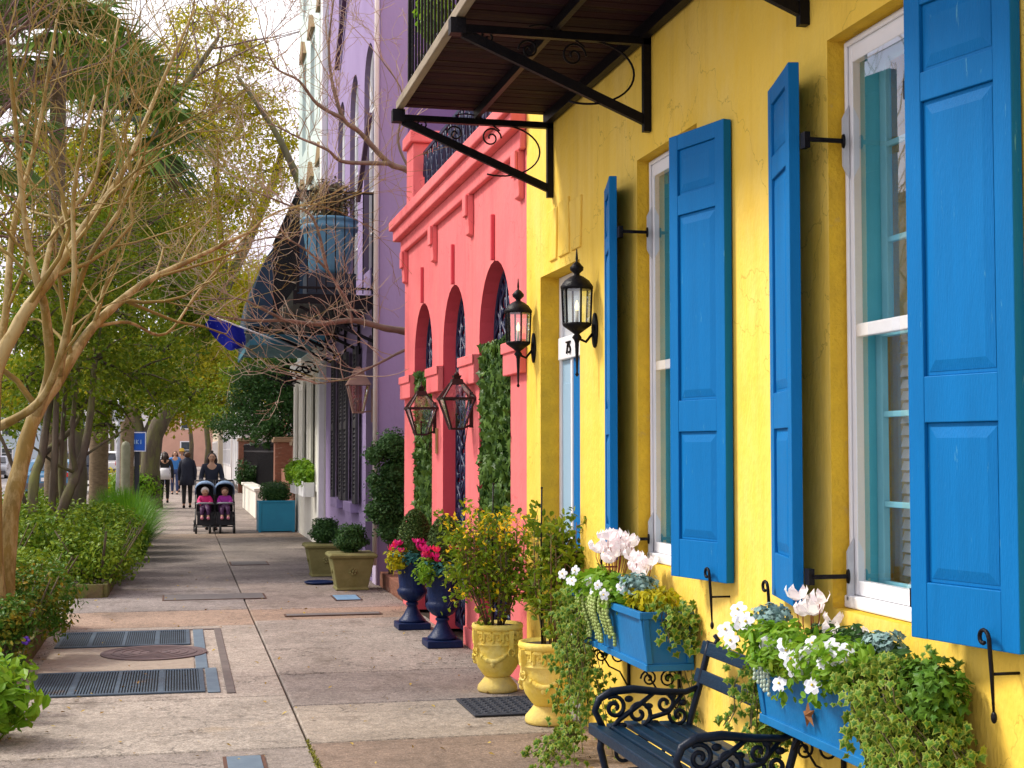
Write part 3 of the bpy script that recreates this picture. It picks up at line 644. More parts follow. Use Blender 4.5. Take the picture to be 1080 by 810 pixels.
b = MB(); b.box(2.385,2.396,13.28,13.36,1.62,1.86); b.build('plaque', pmat('brass_plaque', (.45,.30,.12), (.4,.27,.1), rough=.4, metal=.5), ph)
# ---------------------------------------------------------------- purple house
pu = empty('purple_house', (WX, 20, 0), 'tall lilac stucco house with arched windows, charcoal shutters and an iron balcony', 'house')
b = MB(); UA = [(17.98+i*1.62, 18.95+i*1.62) for i in range(3)]
ops = [(17.88,18.63,.05,3.14,True),(19.42,20.12,.95,3.0,False),(21.1,21.8,.95,3.0,False)]
ups = []
for a, c in UA: ups += [(a,c,4.0,7.0,True),(a,c,8.2,10.6,True)]
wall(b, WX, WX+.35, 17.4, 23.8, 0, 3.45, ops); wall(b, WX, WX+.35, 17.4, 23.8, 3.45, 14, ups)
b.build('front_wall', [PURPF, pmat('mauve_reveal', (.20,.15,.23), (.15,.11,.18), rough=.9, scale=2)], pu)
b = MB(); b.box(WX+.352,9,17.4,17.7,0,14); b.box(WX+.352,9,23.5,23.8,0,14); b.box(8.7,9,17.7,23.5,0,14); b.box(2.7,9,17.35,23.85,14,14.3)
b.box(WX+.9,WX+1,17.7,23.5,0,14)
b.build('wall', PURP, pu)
b = MB(); b.box(WX-.03,WX-.001,17.41,17.72,0,14); b.build('pilaster', pmat('bright_lilac', (.66,.57,.74), (.6,.5,.68), rough=.8, scale=2), pu, bevel=.01)
b = MB(); b.tube([(WX-.05,17.36,13.9),(WX-.05,17.36,.25)], .028, 8); b.build('downpipe', pmat('pale_pipe', (.72,.66,.62), (.6,.55,.5), rough=.5, scale=3), pu)
DARKG = pmat('charcoal_shutter', (.045,.042,.05), (.03,.028,.035), rough=.6, scale=8)
for (a, c) in ((19.42,20.12),(21.1,21.8)):
    for y0, y1 in ((a-.40,a-.02),(c+.02,c+.40)):
        m = MB(); m.box(WX-.09,WX-.05,y0,y0+.06,.93,3.05); m.box(WX-.09,WX-.05,y1-.06,y1,.93,3.05)
        for z0, z1 in ((.93,1.03),(1.95,2.05),(2.95,3.05)): m.box(WX-.088,WX-.052,y0+.06,y1-.06,z0,z1)
        for z0, z1 in ((1.03,1.95),(2.05,2.95)):
            n = 16
            for i in range(n):
                z = z0+(z1-z0)*i/n; m.prism([(WX-.086,y0+.06,z),(WX-.056,y0+.06,z+.05),(WX-.052,y0+.06,z+.044),(WX-.082,y0+.06,z-.006)], (0,y1-y0-.12,0))
        m.build('shutter', DARKG, pu)
    s = MB(); s.box(WX-.12,WX+.1,a-.08,c+.08,.80,.94); sl = s.build('window', PURPF, pu, bevel=.01)
    s = MB(); s.box(WX+.12,WX+.16,a,a+.05,.95,3.0); s.box(WX+.12,WX+.16,c-.05,c,.95,3.0); s.box(WX+.12,WX+.16,a+.05,c-.05,1.95,2.0); s.box(WX+.12,WX+.16,a+.05,c-.05,.95,1.0); s.box(WX+.12,WX+.16,a+.05,c-.05,2.95,3.0); s.build('frame', WHITE, sl)
    s = MB(); s.add([(WX+.14,a,.95),(WX+.14,c,.95),(WX+.14,c,3.0),(WX+.14,a,3.0)], [(0,1,2,3)]); s.build('pane', GLASS, sl)
for (a, c) in UA:
    for z0, z1 in ((4.0,7.0),(8.2,10.6)):
        r = (c-a)/2; yc = (a+c)/2; m = MB()
        m.tube([(WX+.1,a+.03,z0)]+[(WX+.1,yc-(r-.03)*math.cos(t),z1-r+(r-.03)*math.sin(t)) for t in np.linspace(0,math.pi,12)]+[(WX+.1,c-.03,z0)], .035, 5)
        m.bar((WX+.1,yc,z0),(WX+.1,yc,z1-.03),.03); 
        for k in range(1, 5): m.bar((WX+.1,a,z0+k*.55),(WX+.1,c,z0+k*.55),.025)
        wo = m.build('window', WHITE, pu)
        g = MB(); pts = [(WX+.12,a,z0)]+[(WX+.12,yc-r*math.cos(t),z1-r+r*math.sin(t)) for t in np.linspace(0,math.pi,12)]+[(WX+.12,c,z0)]
        g.add(pts, [tuple(range(len(pts)))]); g.build('pane', GLASS, wo)
b = MB()
for s0 in (18.4,): b.bar((WX-.05,s0+.2,10.2),(WX-.05,s0+3.6,7.6),.07,.07)
for yy, z0, z1 in ((17.75,5.9,6.25),): b.bar((WX-.08,yy,z0),(WX-.08,yy+1.2,z0-.9),.06,.06)
b.build('stair_string', pmat('plum_trim', (.10,.05,.09), (.07,.035,.06), rough=.6, scale=4), pu)
# balcony with plain iron rail
b = MB(); b.box(1.40,2.398,17.6,22.4,3.46,3.58); b.box(1.36,1.40,17.58,22.42,3.44,3.62); bo = b.build('balcony', IRON, pu)
b = MB()
for z in (3.66,4.86): b.bar((1.42,17.62,z),(1.42,22.4,z),.03); b.bar((1.42,17.62,z),(2.4,17.62,z),.03)
y = 17.62
while y < 22.4: b.bar((1.42,y,3.6),(1.42,y,4.86),.014); y += .13
x = 1.42
while x < 2.38: b.bar((x,17.62,3.6),(x,17.62,4.86),.013); x += .115
b.bar((1.42,17.62,3.6),(1.42,17.62,4.90),.035); b.bar((2.37,17.62,3.6),(2.37,17.62,4.90),.035); b.build('railing', IRON, bo)
for yy in (17.7, 19.2, 20.8, 22.3):
    b = MB(); b.bar((1.45,yy,3.43),(2.39,yy,3.0),.035,.04); b.bar((2.37,yy,2.95),(2.37,yy,3.45),.035); scroll(b, (2.16,yy,3.27), .11, 1.6, 0, 1, .012); scroll(b, (1.9,yy,3.36), .07, 1.4, 0, 1, .010); b.build('bracket', IRON, bo)

# ---------------------------------------------------------------- cream and mint house
mh = empty('mint_house', (WX, 27, 0), 'tall pale mint house with cream ground floor and a dark curved awning', 'house')
b = MB(); g_ops = [(24.7+i*1.75, 25.5+i*1.75, 1.0, 2.95, False) for i in range(3)]
wall(b, WX-.02, WX+.35, 23.82, 29.8, 0, 3.35, g_ops); b.build('front_wall', [CREAM, CREAM], mh)
b = MB(); u_ops = []
for i in range(3): a = 24.5+i*1.8; u_ops += [(a,a+.85,4.4,6.6,False),(a,a+.85,7.6,9.4,False),(a,a+.85,10.4,12,False)]
wall(b, WX, WX+.35, 23.82, 29.8, 3.35, 14.5, u_ops); b.box(WX+.352,9,23.82,24.1,0,14.5); b.box(WX+.352,9,29.5,29.8,0,14.5); b.box(WX+1,WX+1.1,24.1,29.5,0,14.4); b.box(2.5,9,23.83,29.9,14.501,14.8)
b.build('wall', MINT, mh)
b = MB(); b.box(WX-.14,WX-.021,23.83,29.95,3.22,3.40); b.box(WX-.09,WX-.021,23.83,29.9,3.10,3.219); b.box(WX-.10,WX-.001,23.83,24.15,3.41,14.4); b.box(WX-.12,WX-.021,23.83,24.1,0,3.09)
b.build('cornice', pmat('white_trim', (.80,.80,.78), (.70,.70,.68), rough=.7, scale=3), mh, bevel=.012)
for (a, c, z0, z1, _) in u_ops:
    m = MB(); m.prism([(WX-.075,a-.05,z1+.12),(WX-.075,c+.05,z1+.12),(WX-.075,(a+c)/2,z1+.48)], (.074,0,0)); wo = m.build('window', pmat('shaded_pediment', (.30,.20,.09), (.22,.15,.07), rough=.7, scale=3), mh)  # pediments painted in the brown of their shadows
    m = MB(); m.box(WX+.1,WX+.14,a,a+.05,z0,z1); m.box(WX+.1,WX+.14,c-.05,c,z0,z1); m.box(WX+.1,WX+.14,a+.05,c-.05,(z0+z1)/2-.02,(z0+z1)/2+.02); m.build('frame', WHITE, wo)
    m = MB(); m.add([(WX+.13,a,z0),(WX+.13,c,z0),(WX+.13,c,z1),(WX+.13,a,z1)], [(0,1,2,3)]); m.build('pane', GLASS, wo)
for (a, c, z0, z1, _) in g_ops:
    for y0, y1 in ((a-.44,a-.02),(c+.02,c+.44)):
        m = MB(); m.box(WX-.10,WX-.06,y0,y0+.06,z0-.05,z1+.05); m.box(WX-.10,WX-.06,y1-.06,y1,z0-.05,z1+.05); m.box(WX-.09,WX-.07,y0+.06,y1-.06,z0-.05,z1+.05)
        for q in (0,.5,.95): m.box(WX-.099,WX-.061,y0+.06,y1-.06,z0-.05+q*(z1-z0),z0+.06+q*(z1-z0))
        m.build('shutter', CREAM, mh, bevel=.004)
    m = MB(); m.box(WX+.1,WX+.14,a,c,z0,z0+.05); m.box(WX+.1,WX+.14,a,c,z1-.05,z1); m.box(WX+.1,WX+.14,a,a+.05,z0+.05,z1-.05); m.box(WX+.1,WX+.14,c-.05,c,z0+.05,z1-.05); m.box(WX+.1,WX+.14,a+.05,c-.05,1.95,2.0); wo = m.build('window', WHITE, mh)
    m = MB(); m.add([(WX+.13,a,z0),(WX+.13,c,z0),(WX+.13,c,z1),(WX+.13,a,z1)], [(0,1,2,3)]); m.build('pane', GLASS, wo)
# curved awning over the pavement
b = MB(); prof = [(WX-1.30*math.sin(t*math.pi/2)**.9, 5.35-1.75*(1-math.cos(t*math.pi/2))) for t in np.linspace(0,1,10)]
Ys = np.linspace(22.6, 27.2, 13)
for off in (0,):
    vs = [(x,y,z+(.03 if k % 2 else 0)) for k, y in enumerate(Ys) for x, z in prof]
    b.add(vs, [(k*10+i,k*10+i+1,(k+1)*10+i+1,(k+1)*10+i) for k in range(12) for i in range(9)])
for y in (22.6, 27.2): b.add([(x,y,z) for x,z in prof]+[(WX,y,3.6)], [tuple(range(11))])
b.box(1.09,1.115,22.6,27.2,3.40,3.60)
aw = b.build('awning', pmat('dark_teal_canvas', (.018,.05,.085), (.012,.03,.06), rough=.75, scale=4, stretch=(1,8,1)), mh)
s = aw.modifiers.new('solid', 'SOLIDIFY'); s.thickness = .02
b = MB(); b.box(1.12,2.26,22.58,22.62,3.30,3.48); b.box(1.08,1.12,22.58,27.22,3.30,3.39); b.box(1.12,2.26,22.63,27.2,3.40,3.43)
b.build('awning_valance', pmat('teal_valance', (.05,.20,.27), (.03,.13,.19), rough=.7, scale=4), mh)
for yy in (23.9, 25.2, 26.5, 27.8, 29.1):
    b = MB(); scroll(b, (2.1,yy,3.02), .13, 1.5, 0, 1, .016); b.bar((1.75,yy,3.12),(2.3,yy,2.95),.03); b.build('bracket', IRON, mh)
# hanging window box on the cream wall
def leafy(b, c, r, n, size, tv=LEAF_V, tf=LEAF_F, shell=.55, mi=0, up=.6, dirt=1):
    u = rng.normal(size=(n,3)); u /= np.linalg.norm(u, axis=1)[:,None]
    q = (shell+(1-shell)*rng.random(n))*(1+.10*np.sin(u[:,0]*5+c[0]*9)*np.sin(u[:,1]*6+c[1]*7)+.09*np.sin(u[:,2]*7+c[2]*5)); q = np.where(rng.random(n) < .03, q*1.14, q)
    P = np.asarray(c)+u*q[:,None]*np.asarray(r)*np.array([1,1,1])
    nr = u+rng.normal(size=(n,3))*.6+np.array([0,0,up])
    f = np.cross(nr, rng.normal(size=(n,3)))
    b.inst(tv, tf, P, dirmats(f, nr), rng.uniform(.6,1.25,n)*size, mi=mi); return b
GL1 = pmat('leaf_mid_green', (0.052,0.137,0.008), (0.230,0.284,0.014), spec=.15, rough=.5, islands=.75, transl=.25, scale=1.5)
GL2 = pmat('leaf_dark_green', (0.017,0.060,0.017), (0.054,0.126,0.026), spec=.15, rough=.45, islands=.75, transl=.18, scale=2)
GL3 = pmat('leaf_bright_green', (0.090,0.243,0.011), (0.216,0.360,0.027), spec=.15, rough=.45, islands=.75, transl=.3, scale=2)
GL4 = pmat('leaf_yellow_green', (0.235,0.296,0.008), (0.552,0.444,0.011), spec=.15, rough=.5, islands=.75, transl=.3, scale=.6)
GL5 = pmat('leaf_olive', (0.135,0.202,0.011), (0.456,0.389,0.019), spec=.15, rough=.5, islands=.7, transl=.25, scale=.5)
GLF = pmat('leaf_teal', (.02,.13,.11), (.06,.20,.18), spec=.15, rough=.5, islands=.8, transl=.1)
BARK = pmat('grey_bark', (.13,.10,.07), (.07,.055,.04), rough=.9, scale=7, stretch=(1,1,.3), bump=1, bscale=18, col3=(.16,.17,.05), s3=3, p3=(.45,.65))
MYRT = pmat('smooth_tan_bark', (.30,.20,.045), (.14,.10,.03), rough=.7, scale=6, stretch=(1,1,.35), bump=.9, bscale=16, col3=(.38,.29,.13), s3=5, p3=(.48,.56))
TWIG = pmat('pinkish_twig', (.14,.075,.055), (.08,.045,.04), rough=.8, scale=9)
TWIGL = pmat('pale_twig', (.30,.21,.05), (.17,.12,.03), rough=.7, scale=9)
def wbox(y0, y1, z0, label):
    e = empty('window_box', (2.2,(y0+y1)/2,z0), label, 'window box', 'white boxes on the cream wall')
    m = MB(); m.box(2.10,2.13,y0,y1,z0,z0+.25); m.box(2.13,2.29,y0,y0+.03,z0,z0+.25); m.box(2.13,2.29,y1-.03,y1,z0,z0+.25); m.box(2.13,2.29,y0+.03,y1-.03,z0,z0+.2); m.box(2.085,2.099,y0-.02,y1+.02,z0+.21,z0+.27); m.build('trough', WHITE, e, bevel=.006)
    p = MB(); leafy(p, (2.16,(y0+y1)/2,z0+.40), (.22,(y1-y0)/2+.05,.24), 900, .09, LEAF6_V, LEAF6_F)
    tag(p.build('potted_plant', GL3), 'leafy green plant growing in '+label.split(' on ')[0], 'plant')
wbox(24.6,25.6,.85,'nearer white window box on the cream wall'); wbox(26.3,27.5,.85,'farther white window box on the cream wall')
# flag on an angled pole
e = empty('hanging_flag', (1.1,24,3.5), 'dark blue flag with pale pattern drooping from a pole by the awning', 'flag')
b = MB(); b.tube([(2.35,22.45,3.05),(.55,21.6,3.62)], .014, 6); b.build('pole', WHITE, e)
b = MB(); nu, nv = 14, 10; vs = []
for i in range(nu):
    u = i/(nu-1); px = .95-.52*u; py = 21.79-.25*u; pz = 3.49+.165*u
    for j in range(nv):
        v = j/(nv-1); vs.append((px+.06*math.sin(v*3+u*2)*v, py+.10*math.sin(u*9+v*2)*(.3+v), pz-v*(.42-.34*abs(u-.35)**1.0*1.2)))
b.add(vs, [(i*nv+j,(i+1)*nv+j,(i+1)*nv+j+1,i*nv+j+1) for i in range(nu-1) for j in range(nv-1)], smooth=True)
b.build('cloth', pmat('flag_cloth', (.008,.02,.42), (.006,.014,.30), rough=.7, scale=5, col3=(.25,.3,.6), s3=14, p3=(.62,.66)), e)

# ---------------------------------------------------------------- beyond: gate, piers, garden walls, planter
def pier(x, y, w_, h, label):
    e = empty('brick_pier', (x,y,0), label, 'brick pier', 'brick piers beside the iron fence')
    m = MB(); m.box(x-w_/2,x+w_/2,y-w_/2,y+w_/2,0,h)
    m.build('shaft', BRICK, e, bevel=.01)
    m = MB(); m.box(x-w_/2-.05,x+w_/2+.05,y-w_/2-.05,y+w_/2+.05,h,h+.08); m.box(x-w_/2-.02,x+w_/2+.02,y-w_/2-.02,y+w_/2+.02,h+.08,h+.13); m.build('cap', pmat('pier_cap', (.33,.22,.12), (.24,.16,.1), rough=.8), e, bevel=.01)
pier(2.62, 30.4, .5, 1.75, 'brick pier right behind the blue planter box'); pier(2.62, 36.0, .55, 1.85, 'brick pier at the near end of the black iron fence'); pier(2.6, 56.5, .6, 2.0, 'brick pier at the far end of the black iron fence')
b = MB(); b.box(2.5,2.72,30.7,35.7,0,1.2); tag(b.build('brick_wall', BRICK, bevel=.01), 'low brick garden wall behind the blue planter box', 'wall')
e = empty('iron_fence', (2.5,46,0), 'tall black iron fence between brick piers beyond the cream house', 'fence')
b = MB(); b.bar((2.5,36.3,.25),(2.5,56.1,.25),.05); b.bar((2.5,36.3,1.62),(2.5,56.1,1.62),.05); b.build('rail', IRON, e)
b = MB(); y = 36.4
while y < 56.1:
    b.bar((2.5,y,.02),(2.5,y,1.78),.045); b.lathe([(.05,0),(.0,.12)], (2.5,y,1.78), 6); y += .17
b.build('pickets', IRON, e)
b = MB(); b.box(2.62,2.66,36.3,56.1,.1,1.5); b.build('privacy_screen', pmat('dark_screen', (.02,.022,.035), (.03,.02,.03)), e)
b = MB(); b.box(1.84,2.10,35,42,0,.66); b.box(1.80,2.14,34.96,42.04,.66,.73); tag(b.build('garden_wall', CREAM, bevel=.012), 'low cream garden wall in front of the iron fence', 'wall')
e = empty('planter_box', (1.95,29.4,0), 'large square light blue planter beside the end of the cream house', 'planter')
m = MB(); PB = pmat('planter_blue', (.02,.27,.44), (.015,.22,.38), rough=.5, scale=3)
for (x0,x1,y0,y1) in ((1.60,1.64,29.1,29.75),(2.27,2.31,29.1,29.75),(1.64,2.27,29.1,29.14),(1.64,2.27,29.71,29.75)): m.box(x0,x1,y0,y1,.02,.60)
m.build('sides', PB, e, bevel=.006)
m = MB(); m.box(1.65,2.26,29.15,29.70,.3,.56); m.build('soil', SOIL, e)
m = MB()
for x in (1.59,2.26): m.box(x,x+.06,29.085,29.10,0,.62); m.box(x,x+.06,29.75,29.765,0,.62)
m.box(1.59,2.32,29.08,29.10,.60,.64); m.build('trim', PB, e, bevel=.004)
def bush(name, c, r, n, size, mat, label, cat='shrub', group=None, core=True, tv=LEAF_V, tf=LEAF_F, shell=.6):
    e = empty(name, (c[0],c[1],c[2]-r[2]), label, cat, group)
    m = MB(); leafy(m, c, r, n, size, tv, tf, shell=shell); 
    if core: m.ball(c, tuple(q*.74 for q in r), 14, 9, jit=.06)
    m.build('foliage', mat, e)
    m = MB(); m.tube([(c[0],c[1],c[2]-r[2]-.06),(c[0],c[1],c[2])], .025, 6); m.build('stem', BARK, e); return e
bush('box_shrub', (1.95,29.42,.80), (.36,.34,.26), 3200, .045, GL2, 'clipped round box shrub growing in the blue planter', 'shrub', 'clipped box shrubs in planters')

# ---- houses further on, right side and closing the street
def house(name, x0, x1, y0, y1, h, mat, label, roof, wins, side=-1, floors=3, porch=False, roofh=1.6):
    e = empty(name, ((x0+x1)/2,(y0+y1)/2,0), label, 'house', None)
    X = x0 if side < 0 else x1; s = side
    m = MB(); m.box(x0,x1,y0,y1,-.1,h); m.build('wall', mat, e)
    m = MB(); m.box(x0-.3,x1+.3,y0-.3,y1+.3,h+.002,h+.25); m.prism([(x0-.3,y0-.3,h+.25),(x1+.3,y0-.3,h+.25),((x0+x1)/2,y0-.3,h+roofh)], (0,y1-y0+.6,0)); m.build('roof', roof, e)
    fh = h/floors
    for f in range(floors):
        for i in range(wins):
            yc = y0+(y1-y0)*(i+.5)/wins; z0 = f*fh+.9; z1 = f*fh+fh-.5
            if s < 0 or s > 0:
                m = MB(); m.box(min(X,X+s*.05),max(X,X+s*.05),yc-.6,yc+.6,z0-.1,z0); m.box(min(X,X+s*.05),max(X,X+s*.05),yc-.6,yc-.48,z0,z1); m.box(min(X,X+s*.05),max(X,X+s*.05),yc+.48,yc+.6,z0,z1); m.box(min(X,X+s*.05),max(X,X+s*.05),yc-.6,yc+.6,z1,z1+.12)
                m.box(min(X,X+s*.04),max(X,X+s*.04),yc-.48,yc+.48,(z0+z1)/2-.03,(z0+z1)/2+.03)
                wo = m.build('window', WHITE, e)
                m = MB(); m.box(min(X,X+s*.015),max(X,X+s*.015),yc-.48,yc+.48,z0,z1); m.build('pane', pmat('far_pane', (.03,.04,.05), (.08,.10,.12), rough=.1, scale=2), wo)
    for i in range(2):   # camera-facing gable end windows
        for f in range(floors):
            xc = x0+(x1-x0)*(i+.5)/2; z0 = f*fh+.9; z1 = f*fh+fh-.5
            m = MB(); m.box(xc-.6,xc+.6,y0-.05,y0,z0-.1,z1+.1); wo = m.build('window', WHITE, e)
            m = MB(); m.box(xc-.47,xc+.47,y0-.06,y0-.051,z0,(z0+z1)/2-.03); m.box(xc-.47,xc+.47,y0-.06,y0-.051,(z0+z1)/2+.03,z1); m.build('pane', MC['far_pane'], wo)
    if porch:
        m = MB(); px0, px1 = (X-1.6, X) if s < 0 else (X, X+1.6)
        m.box(px0,px1,y0+.5,y1-.5,3.1,3.4); xo = px0+.15 if s < 0 else px1-.15
        k = y0+.8
        while k < y1-.5: m.lathe([(.16,0),(.15,.2),(.12,.3),(.12,2.8),(.16,2.95),(.17,3.1)], (xo,k,0), 10); k += 2.2
        m.build('porch', WHITE, e)
SLATE = pmat('slate_roof', (.10,.09,.09), (.07,.065,.07), rough=.8, scale=4)
RTILE = pmat('red_roof', (.26,.12,.08), (.2,.09,.06), rough=.85, scale=4)
SALM = pmat('salmon_render', (.62,.36,.26), (.52,.30,.22), rough=.85, scale=1)
SAND = pmat('sand_render', (.60,.50,.36), (.50,.42,.32), rough=.85, scale=1)
PALE = pmat('pale_render', (.70,.68,.66), (.60,.58,.58), rough=.85, scale=1)
PBLU = pmat('pale_blue_render', (.48,.56,.62), (.42,.50,.56), rough=.85, scale=1)
house('house', 4.2, 12, 62, 74, 8.5, SALM, 'salmon house with white porch beyond the iron fence', SLATE, 5, -1, porch=True)
house('house', 2.8, 11, 78, 92, 9, PALE, 'pale rendered house behind the salmon one', SLATE, 5, -1)
house('house', 2.6, 12, 96, 112, 8, SAND, 'sand coloured house near the end of the street on the right', RTILE, 5, -1)
house('house', 3.4, 12, 32, 50, 3.4, BRICK, 'single storey brick building behind the iron fence', SLATE, 5, -1, floors=1, roofh=1.2)
for i, (y0, y1, h, mt, rf, lb) in enumerate([(30,44,9,SAND,SLATE,'tall sand coloured house across the road, nearest of that row'),(47,60,8,PALE,SLATE,'pale house across the road beside the tall sand coloured one'),(63,78,9.5,SALM,RTILE,'salmon house across the road with a red roof'),(81,95,8,PBLU,SLATE,'pale blue house across the road'),(98,114,9,PALE,RTILE,'pale house with red roof across the road'),(117,135,8,SAND,SLATE,'sand coloured house far along the other side of the road')]):
    house('house', -27, -16, y0, y1, h, mt, lb, rf, 5, 1, porch=i in (1, 3))
house('house', -12, -2.6, 150, 160, 8, PALE, 'white house closing the far end of the road', SLATE, 3, -1)
house('house', -1.6, 8, 150, 160, 9, SALM, 'salmon house closing the far end of the sidewalk', RTILE, 3, -1)
house('house', -26, -13.5, 150, 160, 7, PBLU, 'pale blue house at the far left end of the road', SLATE, 3, -1)

# low brick edging strip between pink wall and purple house
b = MB(); b.box(2.42,2.62,15.6,17.39,-.02,.17); tag(b.build('brick_edging', BRICK, bevel=.008), 'low brick edging between the pink wall and the purple house', 'edging')
# ================================================================= TREES
def grow(b, p, d, L, r, depth, spread=.55, up=.12, seg=4, ratio=.72, kids=(2,3), curve=.12, rmin=.004, tips=None, twist=None, n0=7):
    """one limb with recursive branching; records tips"""
    pts = [Vector(p)]; rs = [r]; dd = Vector(d).normalized()
    for i in range(seg):
        dd = (dd+Vector((random.gauss(0,curve),random.gauss(0,curve),random.gauss(0,curve)+up*.3))).normalized()
        pts.append(pts[-1]+dd*L/seg); rs.append(max(rmin, r*(1-(i+1)/seg*(1-ratio*.9))))
    b.tube(pts, rs, n0 if r > .03 else (5 if r > .012 else 3), cap=False)
    if tips is not None and depth <= 1: tips.append(pts[-1]); tips.append(pts[-2])
    if depth <= 0: return
    for k in range(random.choice(kids)):
        i = random.choice([seg, seg, max(1, seg-1)]) if k else seg
        a = Vector((random.gauss(0,1),random.gauss(0,1),random.gauss(0,1))); a = (a-dd*a.dot(dd)).normalized()
        nd = (dd+a*random.uniform(spread*.5, spread*1.3)+Vector((0,0,up))).normalized()
        grow(b, pts[i], nd, L*random.uniform(.62,.88), max(rmin, rs[i]*random.uniform(.6,.8)), depth-1, spread, up, seg, ratio, kids, curve, rmin, tips, n0=n0)
def canopy(b, clumps, per, size, mi=0, flat=.75, tv=LEAF_V, tf=LEAF_F, droop=0):
    """leaf sprays: clumps are (x,y,z,r)"""
    for (x, y, z, r) in clumps:
        n = int(per*r*r)
        ns = max(3, int(n/9)); u = rng.normal(size=(ns,3)); u /= np.linalg.norm(u, axis=1)[:,None]
        C = np.array([x,y,z])+u*(r*rng.uniform(.35,1.05,ns))[:,None]*np.array([1,1,flat])
        P = np.repeat(C, 9, 0)+rng.normal(size=(ns*9,3))*np.array([1,1,.7])*r*.14
        P[:,2] -= droop*np.hypot(P[:,0]-x, P[:,1]-y)
        m = len(P); nr = rng.normal(size=(m,3))*.8+np.array([0,0,.7]); f = rng.normal(size=(m,3))
        b.inst(tv, tf, P, dirmats(f, nr), rng.uniform(.6,1.3,m)*size, mi=mi)
_th, _p = math.atan(352/1500), math.atan(70/1500)
_fw = Vector((math.sin(_th)*math.cos(_p), math.cos(_th)*math.cos(_p), math.sin(_p))); _rt = Vector((math.cos(_th), -math.sin(_th), 0)); _up = _rt.cross(_fw)
def PX(px, py, Y):
    """real position in metres of something surveyed at that bearing, Y metres down the street"""
    d = _fw+_rt*((px-540)/1500)-_up*((py-405)/1500); k = Y/d.y
    return (k*d.x, Y, 1.65+k*d.z)
def tree(name, label, loc, trunk_mat, crown_mat, cat='tree', group=None):
    e = empty(name, loc, label, cat, group); return e
# --- crape myrtle, near, multi-stem, bare with fine twigs
e = empty('crape_myrtle', (-1.4,11.6,0), 'bare crape myrtle with smooth tan multiple stems in the near planting bed', 'tree')
b = MB(); t = MB(); random.seed(21)
Y0 = 11.6
def path(pts, r0, r1, Ys=None, m=b, n=9):
    P = [Vector(PX(x, y, Yv)) for (x, y, Yv) in pts]; k = len(P)
    Q = []
    for i in range(k-1):
        p0 = P[max(i-1,0)]; p1 = P[i]; p2 = P[i+1]; p3 = P[min(i+2,k-1)]
        for s in range(5):
            u = s/5; Q.append(.5*((2*p1)+(-p0+p2)*u+(2*p0-5*p1+4*p2-p3)*u*u+(-p0+3*p1-3*p2+p3)*u**3))
    Q.append(P[-1]); L = len(Q)
    m.tube(Q, [(r0+(r1-r0)*i/(L-1))*(1+.06*math.sin(i*1.7)) for i in range(L)], n, cap=True)
    return Q
stems = [([(4,668,11.4),(8,560,11.4),(22,490,11.5),(36,440,11.6),(62,400,11.8),(98,345,12.1),(150,300,12.6),(200,275,13),(262,245,13.6)], .082, .014),
         ([(36,440,11.6),(52,395,11.4),(48,330,11.2),(40,300,11),(28,245,10.9),(18,150,10.7),(8,40,10.4)], .045, .012),
         ([(-4,640,11.2),(-8,520,11.1),(-6,400,11),(18,345,11),(34,318,11),(60,285,11.2),(88,240,11.5),(130,180,12),(165,100,12.5),(205,10,13)], .070, .010),
         ([(-6,560,11.3),(-12,430,11.4),(6,330,11.6),(14,240,11.8),(40,140,12),(60,20,12)], .045, .010),
         ([(62,400,11.8),(75,330,11.5),(95,270,11.3),(130,215,11.2),(150,165,11.2)], .030, .010),
         ([(0,450,11.2),(40,425,11),(62,380,10.8),(78,300,10.6),(78,200,10.5),(100,100,10.4)], .036, .009),
         ([(45,300,11.2),(60,240,11.6),(100,190,12),(110,120,12.3),(125,20,12.6)], .026, .008),
         ([(98,345,12.1),(135,340,12.4),(175,352,12.8),(215,300,13.2),(280,230,14),(330,215,14.4)], .016, .006)]
random.seed(5)
for pts, r0, r1 in stems:
    Q = path(pts, r0, r1)
    nn = len(Q)
    for i in range(int(nn*.40), nn, 3):
        rr = r0+(r1-r0)*i/(nn-1)
        for _ in range(2 if i > nn*.55 else 1):
            d = (Q[i]-Q[i-1]).normalized(); a = Vector((random.gauss(0,1),random.gauss(0,1),random.gauss(0,.7)+.3))
            grow(t, Q[i], (d+a*.75), random.uniform(.45,.95), max(.006, rr*.5), 3, spread=.6, up=.10, seg=3, kids=(2,2,3), curve=.13, rmin=.0022)
b.build('trunk', MYRT, e); t.build('twigs', TWIGL, e)
# --- multi-stem evergreen with mossy stems
def leafy_tree(name, label, base, stems, clumps, leafmat, per, size, bark=BARK, group='leafy trees along the planting beds', cat='tree', flat=.75, tv=LEAF_V, tf=LEAF_F, twigs=0):
    e = empty(name, base, label, cat, group); b = MB()
    for s in stems:
        pts, r0, r1 = s; path(pts, r0, r1, m=b)
    bx_ = [Vector(PX(*s[0][0])) for s in stems]
    for v_ in bx_[1:]:
        if v_.z < .7 and abs(v_.x-bx_[0].x) < .6: b.tube([Vector((bx_[0].x,bx_[0].y,.06)), Vector((v_.x,v_.y,.12)), v_], [.07,.06,.05], 7)
    for (x, y, z, r) in clumps:
        c = Vector((x,y,z))
        for _ in range(5):
            a = Vector((random.gauss(0,1),random.gauss(0,1),random.gauss(0,.6))).normalized(); b.tube([c-a*r*.1, c+a*r*.45+Vector((0,0,.05)), c+a*r*.95], [.03,.018,.006], 4, cap=False)
    b.build('trunk', bark, e)
    m = MB(); canopy(m, clumps, per, size, flat=flat, tv=tv, tf=tf); m.build('crown', leafmat, e); return e
random.seed(8)
def cl(px, py, Y, r): x, y, z = PX(px, py, Y); return (x, y, z, r)
